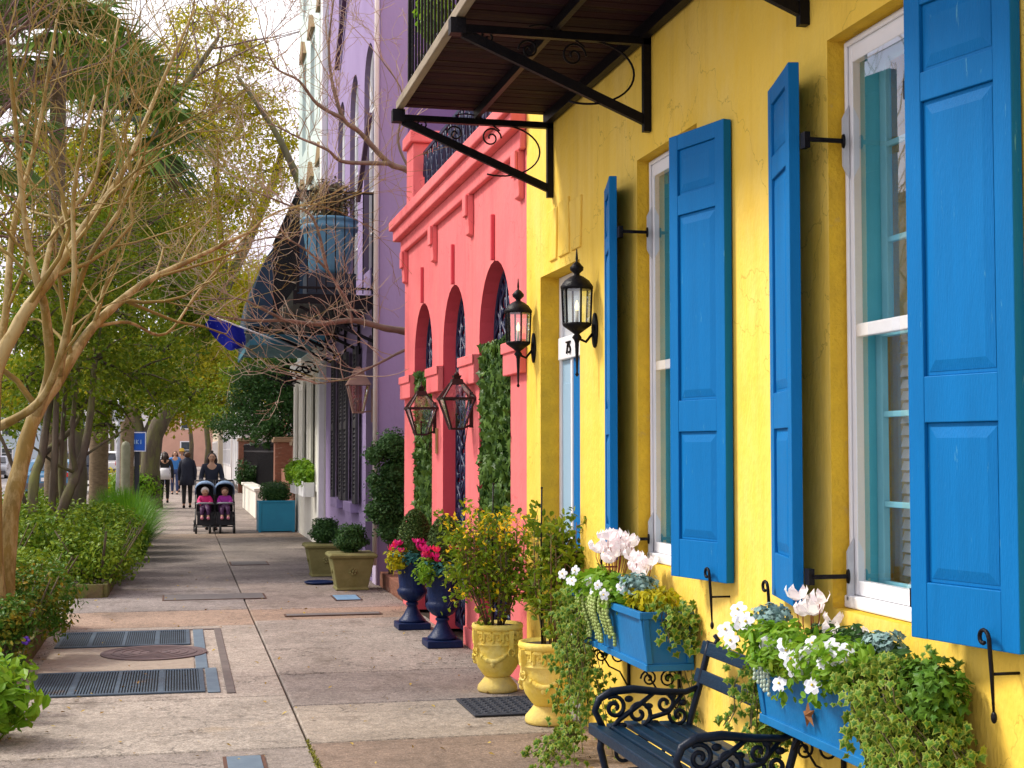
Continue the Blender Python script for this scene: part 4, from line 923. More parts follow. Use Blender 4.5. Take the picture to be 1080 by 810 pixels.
leafy_tree('evergreen_tree', 'multi-stemmed mossy evergreen with a dense dark green crown over the hedge', (-1.75,20,0),
    [([(34,545,19.5),(36,505,19.6),(44,480,19.8),(50,440,20),(58,395,20.2)],.075,.04), ([(44,480,19.8),(62,465,20.3),(78,450,20.6),(92,420,21)],.05,.025), ([(54,552,19.8),(56,505,19.8),(58,470,19.8),(60,400,20)],.055,.035),
     ([(61,552,20),(72,520,20),(81,500,20.2),(90,470,20.4),(96,430,20.6),(100,380,20.8)],.075,.04), ([(81,503,20.2),(76,470,20.2),(78,430,20.4),(84,380,20.4)],.04,.03), ([(90,480,20.4),(108,468,20.6),(133,452,20.8)],.022,.010),
     ([(28,535,19.5),(18,505,19.3),(5,470,19.1),(-10,440,19)],.03,.02),([(78,498,20.2),(60,490,20),(40,475,19.8),(20,462,19.6)],.024,.014),([(66,548,20.1),(64,500,20.2),(66,450,20.3),(70,400,20.4)],.035,.03)],
    [cl(60,395,20,.62),cl(100,380,21,.68),cl(140,395,22,.70),cl(25,400,19.5,.45),cl(80,335,21,.72),cl(130,335,22,.75),cl(175,370,23,.66),cl(165,415,23,.58),cl(120,425,22,.42),cl(190,330,24,.6),cl(45,345,20,.50),cl(85,430,21,.42),cl(150,280,23,.6),cl(200,420,25,.5),cl(110,285,22,.55),cl(60,290,21,.6),cl(180,300,24,.6),cl(205,345,24,.55),cl(20,350,20,.5),cl(75,255,21,.5),cl(120,240,23,.5),cl(160,235,24,.5),cl(30,440,20.5,.38),cl(62,440,21.5,.42),cl(112,448,22,.36),cl(10,450,19.5,.34),cl(35,300,20,.45)], GL1, 2600, .085)
leafy_tree('evergreen_tree', 'taller loose olive-leaved tree behind the multi-stemmed evergreen', (-2.6,29,0),
    [([(80,560,29),(82,500,29),(80,450,29),(75,400,29),(90,330,29),(120,260,29)],.20,.09),([(80,450,29),(60,400,29),(40,340,29)],.12,.06)],
    [cl(110,270,29,1.2),cl(60,290,29,1.1),cl(160,250,30,1.1),cl(200,300,31,1.1),cl(20,330,28,1.0),cl(110,350,29,1.2),cl(170,395,31,1.0),cl(215,360,32,.9),cl(60,240,30,.8),cl(10,250,29,.7),cl(10,410,29,.8),cl(125,190,30,.9),cl(90,220,29,.9),cl(160,300,30,1.0),cl(190,240,31,1.0),cl(30,210,29,.8),cl(62,170,29,.7),cl(95,150,30,.6)], GL5, 1500, .11)
leafy_tree('oak_tree', 'tall oak with sparse yellow-green leaves arching over the sidewalk', (-1.0,42,0),
    [([(160,540,42),(158,500,42),(163,460,42),(178,430,42),(200,380,42),(240,300,42),(285,200,43),(300,150,43)],.32,.10),([(178,430,42),(150,380,42),(130,300,42),(160,200,42)],.2,.07),([(320,228,40),(318,200,40),(306,170,40),(285,130,40),(250,80,40)],.16,.05),([(240,300,42),(230,220,42),(225,120,42),(235,40,42)],.10,.03)],
    [cl(240,150,42,1.3),cl(215,90,42,1.2),cl(275,120,42,1.1),cl(190,140,41,1.2),cl(250,220,42,1.2),cl(205,210,41,1.3),cl(285,180,42,.9),cl(240,20,42,.9),cl(200,25,42,.8),cl(230,290,43,1.5),cl(270,300,43,1.0),cl(190,280,43,1.4),cl(250,55,42,.7),cl(160,90,42,.9),cl(295,150,42,.7),cl(215,150,41,1.2),cl(255,200,41,1.2),cl(215,250,41,1.2),cl(175,200,41,1.0),cl(190,60,41,.9),cl(145,130,41,1.0),cl(120,60,42,.9),cl(265,60,42,.8),cl(250,110,42,1.1)], GL4, 1150, .12, group='large oaks over the far sidewalk')
leafy_tree('oak_tree', 'olive-leaved oak filling the view beyond the flag', (-.2,60,0),
    [([(150,520,60),(152,480,60),(165,440,60),(190,390,60)],.4,.2),([(152,480,60),(140,430,60),(120,380,60)],.3,.15)],
    [cl(200,390,60,2.2),cl(240,370,60,2.0),cl(270,330,60,2.0),cl(180,430,60,1.4),cl(225,430,60,1.1),cl(160,380,60,2.0),cl(300,370,62,1.4),cl(230,310,60,2),cl(290,290,62,1.2),cl(125,400,60,1.8),cl(200,330,60,1.8),cl(262,405,58,1.2)], GL5, 800, .20, group='large oaks over the far sidewalk')
leafy_tree('evergreen_tree', 'dark bushy evergreen overhanging the black iron fence on the right', (3.4,41,0),
    [([(300,540,41),(298,480,41),(290,440,41),(280,400,41)],.16,.08)],
    [cl(285,420,41,1.0),cl(262,445,41,.7),cl(300,445,40,.9),cl(300,400,41,1.0),cl(270,400,41,.75),cl(310,380,41,.8),cl(240,450,43,.55),cl(285,458,40,.55),cl(255,425,42,.6),cl(318,425,40,.8),cl(292,470,40,.40)], GL2, 2300, .11)
leafy_tree('evergreen_tree', 'mid green tree rising above the brick building on the right', (4.4,52,0),
    [([(300,520,52),(300,470,52),(296,400,52)],.2,.1)], [cl(280,370,52,1.3),cl(300,345,52,1.1),cl(250,395,52,1.0),cl(310,370,52,1.2),cl(225,440,55,.8),cl(262,360,52,1.0)], GL1, 1100, .15)
# backdrop trees along the far road, each with its own trunk and crown
random.seed(31)
for i, (x, y, z, r) in enumerate([(-5.2,74,5.6,2.6),(-14.5,66,6,3.4),(-5.4,96,6.5,3.2),(-14,92,6.5,3.6),(1.7,88,6,2.6),(1.0,120,7,3.4),(-5.5,125,7.5,3.6),(-14.5,118,7,4.0),(-14.6,46,6.2,2.6)]):
    lab = ['street tree by the kerb beyond the dark vehicle','broad tree across the road in front of the salmon house','street tree farther along the near kerb','broad tree across the road in front of the pale blue house','tree by the right-hand houses far down the sidewalk','last tree on the right of the far sidewalk','farthest street tree on the near kerb','broadest tree far across the road','tree across the road at the left edge of the picture'][i]
    e = empty('street_tree', (x,y,0), lab, 'tree', 'trees along the far road'); b = MB()
    b.tube([(x,y,-.1),(x+.1,y,z*.3),(x-.1,y,z*.6),(x,y,z)], [.24,.18,.14,.06], 8)
    cs = [(x+random.uniform(-1,1)*r*.65, y+random.uniform(-1,1)*r*.6, z+random.uniform(-.45,.6)*r*.8, r*random.uniform(.35,.5)) for _ in range(11)]
    for c in cs: b.tube([(x,y,z*.6),(c[0],c[1],c[2])], [.08,.02], 4)
    b.build('trunk', BARK, e); m = MB(); canopy(m, cs, 420, .26); m.build('crown', [GL5,GL1,GL4][i%3], e)
# --- palmettos
FROND = pmat('palm_frond', (0.046,0.143,0.019), (0.169,0.247,0.033), spec=.15, rough=.45, islands=.7, transl=.12, scale=2)
DEADF = pmat('dry_frond', (.22,.14,.06), (.12,.08,.03), spec=.15, rough=.8, islands=.7)
PTR = pmat('palm_bark', (.23,.17,.10), (.12,.085,.05), rough=.95, scale=5, stretch=(2,2,6), bump=1, bscale=14)
def palm(x, y, h, rt, L, label, nf=34):
    e = empty('palmetto', (x,y,0), label, 'palm tree', 'palmettos in the planting beds'); b = MB()
    b.lathe([(rt*1.25,-.1),(rt*1.05,.4)]+[(rt*(1+.05*(i%2)), .4+i*(h-.6)/30) for i in range(1,30)]+[(rt*1.1,h)], (x,y,0), 12)
    b.build('trunk', PTR, e); b = MB(); dd = MB(); c = Vector((x,y,h))
    for i in range(nf):
        az = random.uniform(0, 2*math.pi); el_ = math.radians(random.uniform(-38, 75)); dead = el_ < -.52
        m = dd if dead else b
        d = Vector((math.cos(az)*math.cos(el_), math.sin(az)*math.cos(el_), math.sin(el_)))
        q = c+d*L*.55; m.tube([c, c+d*L*.3, q-Vector((0,0,.05))], [.022,.016,.012], 4)
        side = d.cross(Vector((0,0,1))).normalized(); upv = side.cross(d).normalized()
        nl = 22
        for k in range(nl):
            a = -1.75+3.5*k/(nl-1); ld = (d*math.cos(a)+side*math.sin(a)).normalized(); ln = L*(.55+.18*math.cos(a))*random.uniform(.85,1.1)
            w_ = .027*L; s_ = upv.cross(ld).normalized()*w_
            p1 = q+ld*ln*.5+upv*.03; p2 = q+ld*ln-Vector((0,0,ln*random.uniform(.15,.42)))
            m.add([q-s_*.4, q+s_*.4, p1+s_, p1-s_, p2], [(0,1,2,3),(3,2,4)])
    b.build('crown', FROND, e); dd.build('dry_fronds', DEADF, e)
random.seed(12)
x, y, z = PX(62, 62, 25); palm(x, y, z, .13, 1.6, 'palmetto with its fan fronds against the sky at the upper left', 24)
x, y, z = PX(178, 128, 30); palm(-1.62+.0, 31.2, z, .19, 2.2, 'palmetto with a ringed trunk just left of the blue sign')
x, y, z = PX(186, 225, 36); palm(-1.35, 40, z, .19, 1.7, 'farthest palmetto, its fronds drooping over the sidewalk')
x, y, z = PX(-22, 150, 22); palm(x, y, z, .17, 1.3, 'palmetto at the left edge, lower than the others', 22)
# --- bare tree behind the pink building, limbs reaching left across the purple house
e = empty('bare_tree', (3.3,16.4,0), 'bare pale-barked tree in the gap beyond the pink building with limbs reaching left', 'tree')
b = MB(); t = MB(); random.seed(44)
limbs = [([(480,470,16.5),(478,400,16.5),(462,362,16.4),(428,350,16.2),(405,346,16),(372,338,15.8),(335,342,15.5),(300,338,15.2),(262,338,15),(205,330,14.8)],.062,.008),
         ([(478,400,16.5),(476,320,16.5),(470,240,16.4),(436,185,16.2),(410,172,16),(380,140,15.8),(362,125,15.6),(350,85,15.5),(347,45,15.4),(352,0,15.3)],.055,.007),
         ([(410,172,16),(390,172,15.8),(360,170,15.6),(345,158,15.4),(315,145,15.2),(285,130,15)],.030,.006),
         ([(362,125,15.6),(335,110,15.4),(315,85,15.2),(290,70,15),(275,30,14.8)],.024,.005),
         ([(428,350,16.2),(432,365,16),(415,375,15.8),(390,388,15.6),(362,400,15.4),(330,405,15.3)],.022,.006),
         ([(372,338,15.8),(360,310,15.7),(345,285,15.6),(320,262,15.4),(290,250,15.2),(240,262,15)],.022,.006),
         ([(300,338,15.2),(275,325,15),(250,315,14.9),(200,318,14.8)],.02,.005),
         ([(345,285,15.6),(330,230,15.5),(300,215,15.3),(262,200,15.1)],.02,.005),
         ([(436,185,16.2),(420,150,16.2),(425,100,16.1),(400,60,16)],.02,.005)]
for pts, r0, r1 in limbs:
    Q = path(pts, r0, r1, m=b); nn = len(Q)
    for i in range(int(nn*.42), nn, 2):
        for _ in range(2 if random.random() < .3 else 1):
            d = (Q[i]-Q[i-1]).normalized(); a = Vector((random.gauss(0,1),random.gauss(0,.8),abs(random.gauss(0,1))*.9+.1))
            grow(t, Q[i], d*.8+a*.7, random.uniform(.28,.55), .007, 3, spread=.65, up=.16, seg=3, kids=(2,2,3), curve=.2, rmin=.0025)
b.build('trunk', pmat('pale_bark', (.22,.165,.12), (.12,.09,.065), rough=.8, scale=6, bump=.6, bscale=20), e); t.build('twigs', pmat('grey_twig', (.44,.35,.25), (.28,.21,.16), rough=.8, scale=9), e)
# --- bare upper twigs of a tall tree over the road
e = empty('bare_tree', (-4.2,19,0), 'tall bare tree by the road with fine purplish twigs against the sky', 'tree')
b = MB(); t = MB(); random.seed(3)
Q = path([(-130,560,19),(-130,450,19),(-118,330,19),(-100,200,19),(-60,90,19)], .16, .05, m=b); 
for i in range(8, len(Q)):
    for _ in range(2):
        grow(t, Q[i], Vector((random.uniform(.1,1.0),random.gauss(0,.5),random.uniform(.2,1))), random.uniform(1.2,1.9), .03, 4, spread=.5, up=.1, seg=3, kids=(2,2,3), curve=.12, rmin=.003)
b.build('trunk', BARK, e); t.build('twigs', TWIG, e)
e = empty('bare_tree', (-3.2,34,0), 'bare street tree with spreading fine twigs above the sidewalk', 'tree')
b = MB(); t = MB(); random.seed(17)
Q = path([(58,560,34),(62,480,34),(70,380,34),(110,250,34),(170,130,34),(230,40,34)], .22, .05, m=b)
for i in range(9, len(Q)):
    for _ in range(1): grow(t, Q[i], Vector((random.uniform(-.6,1.0),random.gauss(0,.5),random.uniform(.2,1))), random.uniform(1.3,2.2), .03, 5, spread=.5, up=.08, seg=3, kids=(2,2,3), curve=.13, rmin=.005)
b.build('trunk', BARK, e); t.build('twigs', TWIG, e)

# ================================================================= PLANTING BEDS
WOOD = pmat('mossy_timber', (.16,.12,.06), (.09,.075,.03), rough=.9, scale=6, bump=.8, bscale=30, col3=(.14,.17,.03), s3=5, p3=(.45,.65))
b = MB(); b.add([(-3.4,2,.05),(-1.14,2,.05),(-1.16,14.4,.05),(-3.4,14.4,.05)], [(0,1,2,3)]); tag(b.build('near_bed', SOIL), kind='structure')
b = MB(); b.add([(-3.4,16.7,.05),(-.75,16.7,.05),(-.62,30,.05),(-3.4,30,.05)], [(0,1,2,3)]); tag(b.build('far_bed', SOIL), kind='structure')
def edging(pts, h, label):
    e = empty('bed_edging', (*pts[0], 0), label, 'edging', 'timber edgings of the planting beds')
    for (x0,y0),(x1,y1) in zip(pts[:-1], pts[1:]):
        L = math.hypot(x1-x0,y1-y0); n = max(1, int(L/.28)); 
        m = MB()
        for i in range(n):
            a, c = i/n, (i+1)/n-.06/n; m.bar((x0+(x1-x0)*a, y0+(y1-y0)*a, h/2-.01), (x0+(x1-x0)*c, y0+(y1-y0)*c, h/2-.01), .06, h+random.uniform(-.015,.015))
        m.build('boards', WOOD, e, bevel=.008)
edging([(-1.12,2),(-1.13,14.35),(-3.3,14.45)], .17, 'mossy timber edging around the nearer planting bed')
edging([(-3.3,16.62),(-.78,16.62),(-.62,29.9)], .17, 'mossy timber edging around the farther planting bed')
random.seed(77)
def shrub(name, x, y, r, h, n, size, mat, label, cat='shrub', group='shrubs filling the planting beds', tv=LEAF_V, tf=LEAF_F, extra=None):
    e = empty(name, (x,y,0), label, cat, group); m = MB(); 
    cs = [(x+random.uniform(-.6,.6)*r, y+random.uniform(-.6,.6)*r, h*random.uniform(.35,.72), r*random.uniform(.40,.55)) for _ in range(9)]
    for c in cs: leafy(m, c[:3], (c[3],c[3],min(c[3],h*.32)), n//9, size, tv, tf, shell=.5, up=.5)
    o = m.build('foliage', mat, e)
    m = MB()
    for _ in range(9):
        a = random.uniform(0,6.3); m.tube([(x,y,0),(x+math.cos(a)*r*.4,y+math.sin(a)*r*.4,h*.4),(x+math.cos(a)*r*.7,y+math.sin(a)*r*.7,h*.75)], [.016,.012,.005], 5)
    m.build('stem', BARK, e); return e, cs
HEDG = pmat('hedge_leaf', (0.037,0.125,0.010), (0.237,0.325,0.019), spec=.15, rough=.4, islands=.8, transl=.2, scale=1.2)
HEDO = pmat('hedge_leaf_tipped', (.04,.12,.012), (.42,.26,.02), spec=.15, rough=.45, islands=.75, transl=.2, scale=1.2, col3=(.05,.14,.015), s3=7, p3=(.40,.52))
pos = [(-.92,17.15,'at the near right corner of the far bed'),(-1.95,17.4,'at the front of the far bed, second from the sidewalk'),(-2.8,17.5,'at the front left of the far bed'),(-.95,18.6,'one back from the near corner of the far bed'),(-1.95,19,'between the mossy stems'),(-2.8,19.2,'left of the mossy stems'),(-1.05,20.1,'right of the mossy stems'),(-1.95,20.8,'just behind the mossy stems'),(-2.8,21,'toward the road behind the mossy stems'),(-1.35,21.6,'before the grass clumps'),(-2.1,22.6,'left of the nearer grass clump'),(-2.3,24.6,'left of the middle grass clump'),(-2.4,26.8,'left of the far grass clump'),(-2.3,29,'at the back of the far bed by the palmetto')]
for x, y, l in pos: shrub('hedge_shrub', x+random.uniform(-.08,.08), y, .72, random.uniform(.92,1.12), 3400, .062, HEDG, 'dense glossy green shrub '+l, tv=LEAF6_V, tf=LEAF6_F)
for x, y, h, l in [(-1.42,12.9,.88,'beside the crape myrtle trunk'),(-1.32,13.8,.86,'at the far end of the near bed'),(-2.2,13.5,.95,'behind the crape myrtle near the road')]: shrub('hedge_shrub', x, y, .62, h*1.05, 3600, .055, HEDG, 'green shrub '+l, tv=LEAF6_V, tf=LEAF6_F)
shrub('bronze_shrub', -1.22, 11.75, .46, .88, 3800, .048, HEDO, 'green shrub with orange-bronze young leaves at the left edge', group='bronze leaved shrubs', tv=LEAF6_V, tf=LEAF6_F)
shrub('bronze_shrub', -1.24, 10.9, .36, .68, 2800, .045, HEDO, 'lower orange-tipped shrub before the taller bronze one', group='bronze leaved shrubs', tv=LEAF6_V, tf=LEAF6_F)
shrub('leafy_plant', -1.15, 9.45, .30, .42, 500, .10, GL3, 'bright green broad-leaved plant spilling over the edging at lower left', 'plant', 'bright plants at the lower left', LEAF6_V, LEAF6_F)
shrub('leafy_plant', -1.05, 8.6, .34, .52, 900, .10, GL3, 'nearest bright green broad-leaved plant in the bottom left corner', 'plant', 'bright plants at the lower left', LEAF6_V, LEAF6_F)
shrub('leafy_plant', -1.18, 7.7, .26, .26, 800, .06, GL4, 'yellow-green low plant at the very bottom left', 'plant', 'bright plants at the lower left')
shrub('leafy_plant', -1.12, 10.25, .17, .26, 420, .06, GL2, 'small dark green plant leaning over the bed edge by the grate', 'plant')
e = empty('violet_flower', (-1.06,10.6,0), 'tiny violet flower at the bed edge beside the grates', 'flower')
b = MB()
for a in np.linspace(0,5.0,5): b.ball((-1.03+.018*math.cos(a),10.62+.01*math.sin(a),.31+.018*math.sin(a)), (.014,.006,.014), 6, 4)
b.build('petals', pmat('violet_petal', (.14,.05,.5), (.1,.03,.4)), e); b = MB(); b.tube([(-1.1,10.65,.05),(-1.03,10.63,.3)], .003, 4); b.build('stem', GL2, e)
# liriope / grass clumps
GRS = pmat('grass_blade', (.03,.14,.008), (.13,.29,.015), spec=.15, rough=.45, islands=.8, transl=.25, scale=2)
def grass(x, y, h, n, label):
    e = empty('grass_clump', (x,y,0), label, 'grass clump', 'arching grass clumps at the edge of the far bed'); m = MB()
    vs = []; fs = []
    for i in range(n):
        a = random.uniform(0,6.283); r0 = random.uniform(0,.25); L = h*random.uniform(.7,1.25); out_ = random.uniform(.15,.9)
        bx, by = x+r0*math.cos(a), y+r0*math.sin(a); ca, sa = math.cos(a+random.gauss(0,.3)), math.sin(a+random.gauss(0,.3)); w_ = .008
        k = len(vs)
        for t_ in (0,.35,.7,1):
            rr = out_*L*t_**1.5*.8; z = L*(t_-.45*out_*t_*t_*1.2); wt = w_*(1-t_*.8)
            vs += [(bx+ca*rr-sa*wt, by+sa*rr+ca*wt, z), (bx+ca*rr+sa*wt, by+sa*rr-ca*wt, z)]
        fs += [(k,k+1,k+3,k+2),(k+2,k+3,k+5,k+4),(k+4,k+5,k+7,k+6)]
    m.add(vs, fs); m.build('blades', GRS, e)
for x, y, h, l in [(-.72,22.3,.86,'nearest arching grass clump beside the dark shrubs'),(-.78,23.7,.92,'second arching grass clump'),(-.82,25.2,.95,'third arching grass clump'),(-.9,26.9,.95,'fourth arching grass clump'),(-1.2,29.2,.9,'farthest arching grass clump near the blue sign')]: grass(x, y, h, 1500, l)
shrub('hedge_shrub', -1.2, 42, .9, 1.3, 2400, .12, GL3, 'rounded light green shrub far along the left of the sidewalk', tv=LEAF_V)
shrub('hedge_shrub', -1.6, 45, .9, 1.4, 2400, .12, GL4, 'yellow-green shrub behind the rounded light green one', tv=LEAF_V)
shrub('hedge_shrub', 2.2, 47, .5, 1.6, 1500, .10, GL2, 'dark green shrub against the iron fence', tv=LEAF_V)
# ================================================================= LANTERNS
BULB = pmat('candle_bulb', (1.0,.75,.35), (1,.7,.3), rough=.4, glow=1.6)
def wall_lantern(y, label):
    X = 2.285; zc = 2.50; e = empty('wall_lantern', (WX, y, 2.35), label, 'wall lantern', 'black coach lanterns on the yellow wall')
    b = MB(); b.lathe([(.0,0),(.055,.0),(.055,.01),(.02,.02)], (0,0,0), 16); V = [(WX-.001-z, y+x, 2.36+yy*1.9) for x, yy, z in b.v]; b.v = V
    b.tube([(WX-.02,y,2.34),(WX-.06,y,2.29),(X+.01,y,2.31),(X,y,2.34)], .009, 6); b.build('bracket', IRON, e)
    b = MB(); b.lathe([(.004,0),(.012,.01),(.006,.025),(.013,.20),(.018,.215),(.03,.23),(.016,.25),(.05,.275),(.085,.30),(.088,.315)], (X,y,2.085), 12)
    b.build('tail', IRON, e)
    b = MB(); z0, z1 = 2.40, 2.60; n = 6
    for i in range(n):
        a = math.pi/6+i*math.pi/3; b.bar((X+.082*math.cos(a), y+.082*math.sin(a), z0-.01), (X+.092*math.cos(a), y+.092*math.sin(a), z1+.015), .010)
    b.lathe([(.085,0),(.09,.012)], (X,y,z0-.012), 6, smooth=False, rot=math.pi/6); b.lathe([(.098,0),(.10,.014),(.075,.05),(.04,.075),(.018,.085),(.018,.095),(.04,.115),(.042,.13),(.02,.155),(.006,.165),(.008,.185),(.003,.24)], (X,y,z1), 12)
    f = b.build('cage', IRON, e)
    g = MB()
    for i in range(n):
        a, c = math.pi/6+i*math.pi/3, math.pi/6+(i+1)*math.pi/3; g.add([(X+.078*math.cos(a),y+.078*math.sin(a),z0),(X+.078*math.cos(c),y+.078*math.sin(c),z0),(X+.087*math.cos(c),y+.087*math.sin(c),z1),(X+.087*math.cos(a),y+.087*math.sin(a),z1)], [(0,1,2,3)])
    g.build('glass', LGLASS, f)
    g = MB(); g.lathe([(.010,0),(.010,.075)], (X,y,z0), 8); g.lathe([(.009,0),(.013,.02),(.010,.04),(.002,.06)], (X,y,z0+.075), 8, mi=1); g.build('bulb', [pmat('candle_sleeve', (.7,.65,.5)), BULB], f)
wall_lantern(8.06, 'black six-sided lantern right of the pale blue door'); wall_lantern(9.55, 'black six-sided lantern left of the pale blue door, by the pink wall')
def gas_lantern(y, X, zt, label, s=1.0, mat=COPPER, wx=WX):
    e = empty('gas_lantern', (wx, y, zt-.4), label, 'gas lantern', 'copper gas lanterns along the fronts')
    b = MB(); b.bar((wx-.012,y,zt-.46*s),(wx-.012,y,zt-.16*s),.035,.02,up=(0,1,0)); b.tube([(wx-.02,y,zt-.44*s),(X+.03,y,zt-.475*s),(X,y,zt-.47*s)], .010, 6); b.tube([(wx-.02,y,zt-.25*s),(wx-.07,y,zt-.62*s),(wx-.10,y,zt-.55*s),(X,y,zt-.48*s)], .004, 5); b.build('bracket', mat, e)
    b = MB(); w0, w1 = .085*s, .15*s; z0, z1 = zt-.47*s, zt-.22*s; A = [(-1,-1),(1,-1),(1,1),(-1,1)]
    for p, q in A: b.bar((X+p*w0*.62, y+q*w0*.62, z0), (X+p*w1*.88, y+q*w1*.88, z1), .012*s)
    for k in range(4):
        p, q = A[k]; r_, t_ = A[(k+1)%4]; b.bar((X+p*w1*.92,y+q*w1*.92,z1),(X+r_*w1*.92,y+t_*w1*.92,z1),.018*s); b.bar((X+p*w0*.62,y+q*w0*.62,z0),(X+r_*w0*.62,y+t_*w0*.62,z0),.016*s)
        b.bar((X+p*w1*.92,y+q*w1*.92,z1),(X+p*.05*s,y+q*.05*s,zt-.09*s),.012*s)
    b.frustum((X,y,zt-.10*s), (.11*s,.11*s), (.085*s,.085*s), .045*s); b.frustum((X,y,zt-.055*s), (.05*s,.05*s), (.07*s,.07*s), .03*s); b.lathe([(.02*s,0),(.025*s,.012),(.006*s,.03),(.004*s,.06)], (X,y,zt-.025*s), 8)
    f = b.build('cage', mat, e)
    g = MB()
    for k in range(4):
        p, q = A[k]; r_, t_ = A[(k+1)%4]; g.add([(X+p*w0*.6,y+q*w0*.6,z0),(X+r_*w0*.6,y+t_*w0*.6,z0),(X+r_*w1*.86,y+t_*w1*.86,z1),(X+p*w1*.86,y+q*w1*.86,z1)], [(0,1,2,3)])
        g.add([(X+p*w1*.86,y+q*w1*.86,z1),(X+r_*w1*.86,y+t_*w1*.86,z1),(X+r_*.045*s,y+t_*.045*s,zt-.10*s),(X+p*.045*s,y+q*.045*s,zt-.10*s)], [(0,1,2,3)])
    g.build('glass', LGLASS, f)
    g = MB(); g.lathe([(.008*s,0),(.006*s,.10*s),(.014*s,.11*s),(.010*s,.13*s)], (X,y,z0+.005), 8); g.build('burner', mat, f)
gas_lantern(11.66, 2.262, 2.30, 'larger copper gas lantern between the middle and nearest pink arches')
gas_lantern(13.40, 2.255, 2.27, 'copper gas lantern between the far and middle pink arches')
def roofed_lantern():
    y, X, zt = 17.65, 2.175, 2.66
    e = empty('gas_lantern', (WX,y,2.2), 'brown gas lantern with a solid tapered top on the purple house', 'gas lantern', 'copper gas lanterns along the fronts')
    BR = pmat('brown_copper', (.22,.12,.09), (.15,.08,.06), rough=.5, scale=8)
    b = MB(); b.bar((WX-.045,y,2.0),(WX-.045,y,2.42),.03,.03,up=(0,1,0)); b.bar((WX-.04,y,2.14),(X,y,2.12),.02); b.build('bracket', BR, e)
    b = MB(); b.frustum((X,y,zt-.20), (.30,.30), (.13,.13), .15); b.frustum((X,y,zt-.05), (.15,.15), (.10,.10), .05); b.frustum((X,y,zt-.0), (.07,.07), (.05,.05), .03); b.frustum((X,y,2.11), (.13,.13), (.13,.13), .02)
    for p in (-1,1):
        for q in (-1,1): b.bar((X+p*.058,y+q*.058,2.12),(X+p*.125,y+q*.125,2.46),.016)
    f = b.build('cage', BR, e); g = MB()
    A = [(-1,-1),(1,-1),(1,1),(-1,1)]
    for k in range(4):
        p, q = A[k]; r_, t_ = A[(k+1)%4]; g.add([(X+p*.055,y+q*.055,2.13),(X+r_*.055,y+t_*.055,2.13),(X+r_*.12,y+t_*.12,2.45),(X+p*.12,y+q*.12,2.45)], [(0,1,2,3)])
    g.build('glass', LGLASS, f)
    g = MB(); g.lathe([(.012,0),(.009,.12),(.02,.14)], (X,y,2.13), 8); g.build('burner', BR, f)
roofed_lantern()

# ================================================================= IVY IN THE ARCHES, CLIMBER
IVY = pmat('ivy_leaf', (.008,.04,.008), (.11,.20,.03), spec=.15, rough=.4, islands=.85, transl=.12, scale=3)
IVYM = pmat('ivy_margin', (.27,.32,.045), (.16,.23,.02), spec=.15, rough=.5, islands=.6, transl=.15)
IVYG = pmat('ivy_centre', (.03,.11,.010), (.11,.22,.018), spec=.15, rough=.45, islands=.7, transl=.15, scale=3)
def ivy_panel(y0, y1, z0, z1, n, label, X=2.50):
    e = empty('ivy_screen', (X,(y0+y1)/2,0), label, 'climbing ivy', 'ivy screens filling the pink arches')
    m = MB(); P = np.stack([X-rng.random(n)**1.0*.10-.02*np.sin(rng.uniform(y0,y1,n)*9), rng.uniform(y0,y1,n), z0+rng.random(n)*(z1-z0)], 1)
    P[:,2] -= (rng.random(n) < .04)*0
    nr = rng.normal(size=(n,3))*.75+np.array([-1,-.35,.3]); f = np.stack([rng.normal(size=n)*.3, rng.normal(size=n)*.6, -np.ones(n)], 1)
    m.inst(IVY_V, IVY_F, P, dirmats(f, nr), rng.uniform(.05,.095,n)); m.build('leaves', IVY, e)
    m = MB()
    for i in range(14):
        y = y0+.04+(y1-y0-.08)*i/13; m.tube([(X-.02+random.uniform(-.02,.02), y+random.uniform(-.05,.05), z0+(z1-z0)*k/6-.05) for k in range(7)], .006, 4)
    m.box(X+.0,X+.015,y0+.01,y1-.01,z0-.05,z1-.03,mi=1); m.build('stem', [BARK, pmat('trellis_dark', (.015,.022,.012))], e)
ivy_panel(10.28, 11.39, .75, 2.50, 5200, 'dense ivy screen in the nearest pink arch')
ivy_panel(13.63, 14.67, .75, 2.44, 3600, 'dense ivy screen in the farthest pink arch')
random.seed(9)
e = empty('climbing_shrub', (2.45,16.9,.45), 'tall dark green clipped shrub in lumpy tiers against the purple side wall', 'shrub')
m = MB()
for (x, z, r) in [(2.50,1.70,.26),(2.28,1.60,.16),(2.55,1.38,.27),(2.42,1.18,.24),(2.62,1.0,.26),(2.38,.92,.22),(2.50,.72,.24),(2.28,1.30,.12),(2.66,1.6,.2),(2.25,.95,.10)]: leafy(m, (x,16.85,z), (r,.22,r*.85), int(9500*r*r*1.6), .05, shell=.5); m.ball((x,16.9,z), (r*.75,.15,r*.6), 10, 7, jit=.08)
m.build('foliage', GL2, e); m = MB(); m.tube([(2.5,17.0,.05),(2.48,16.95,.6),(2.5,16.95,1.5)], .03, 6); m.build('stem', BARK, e)

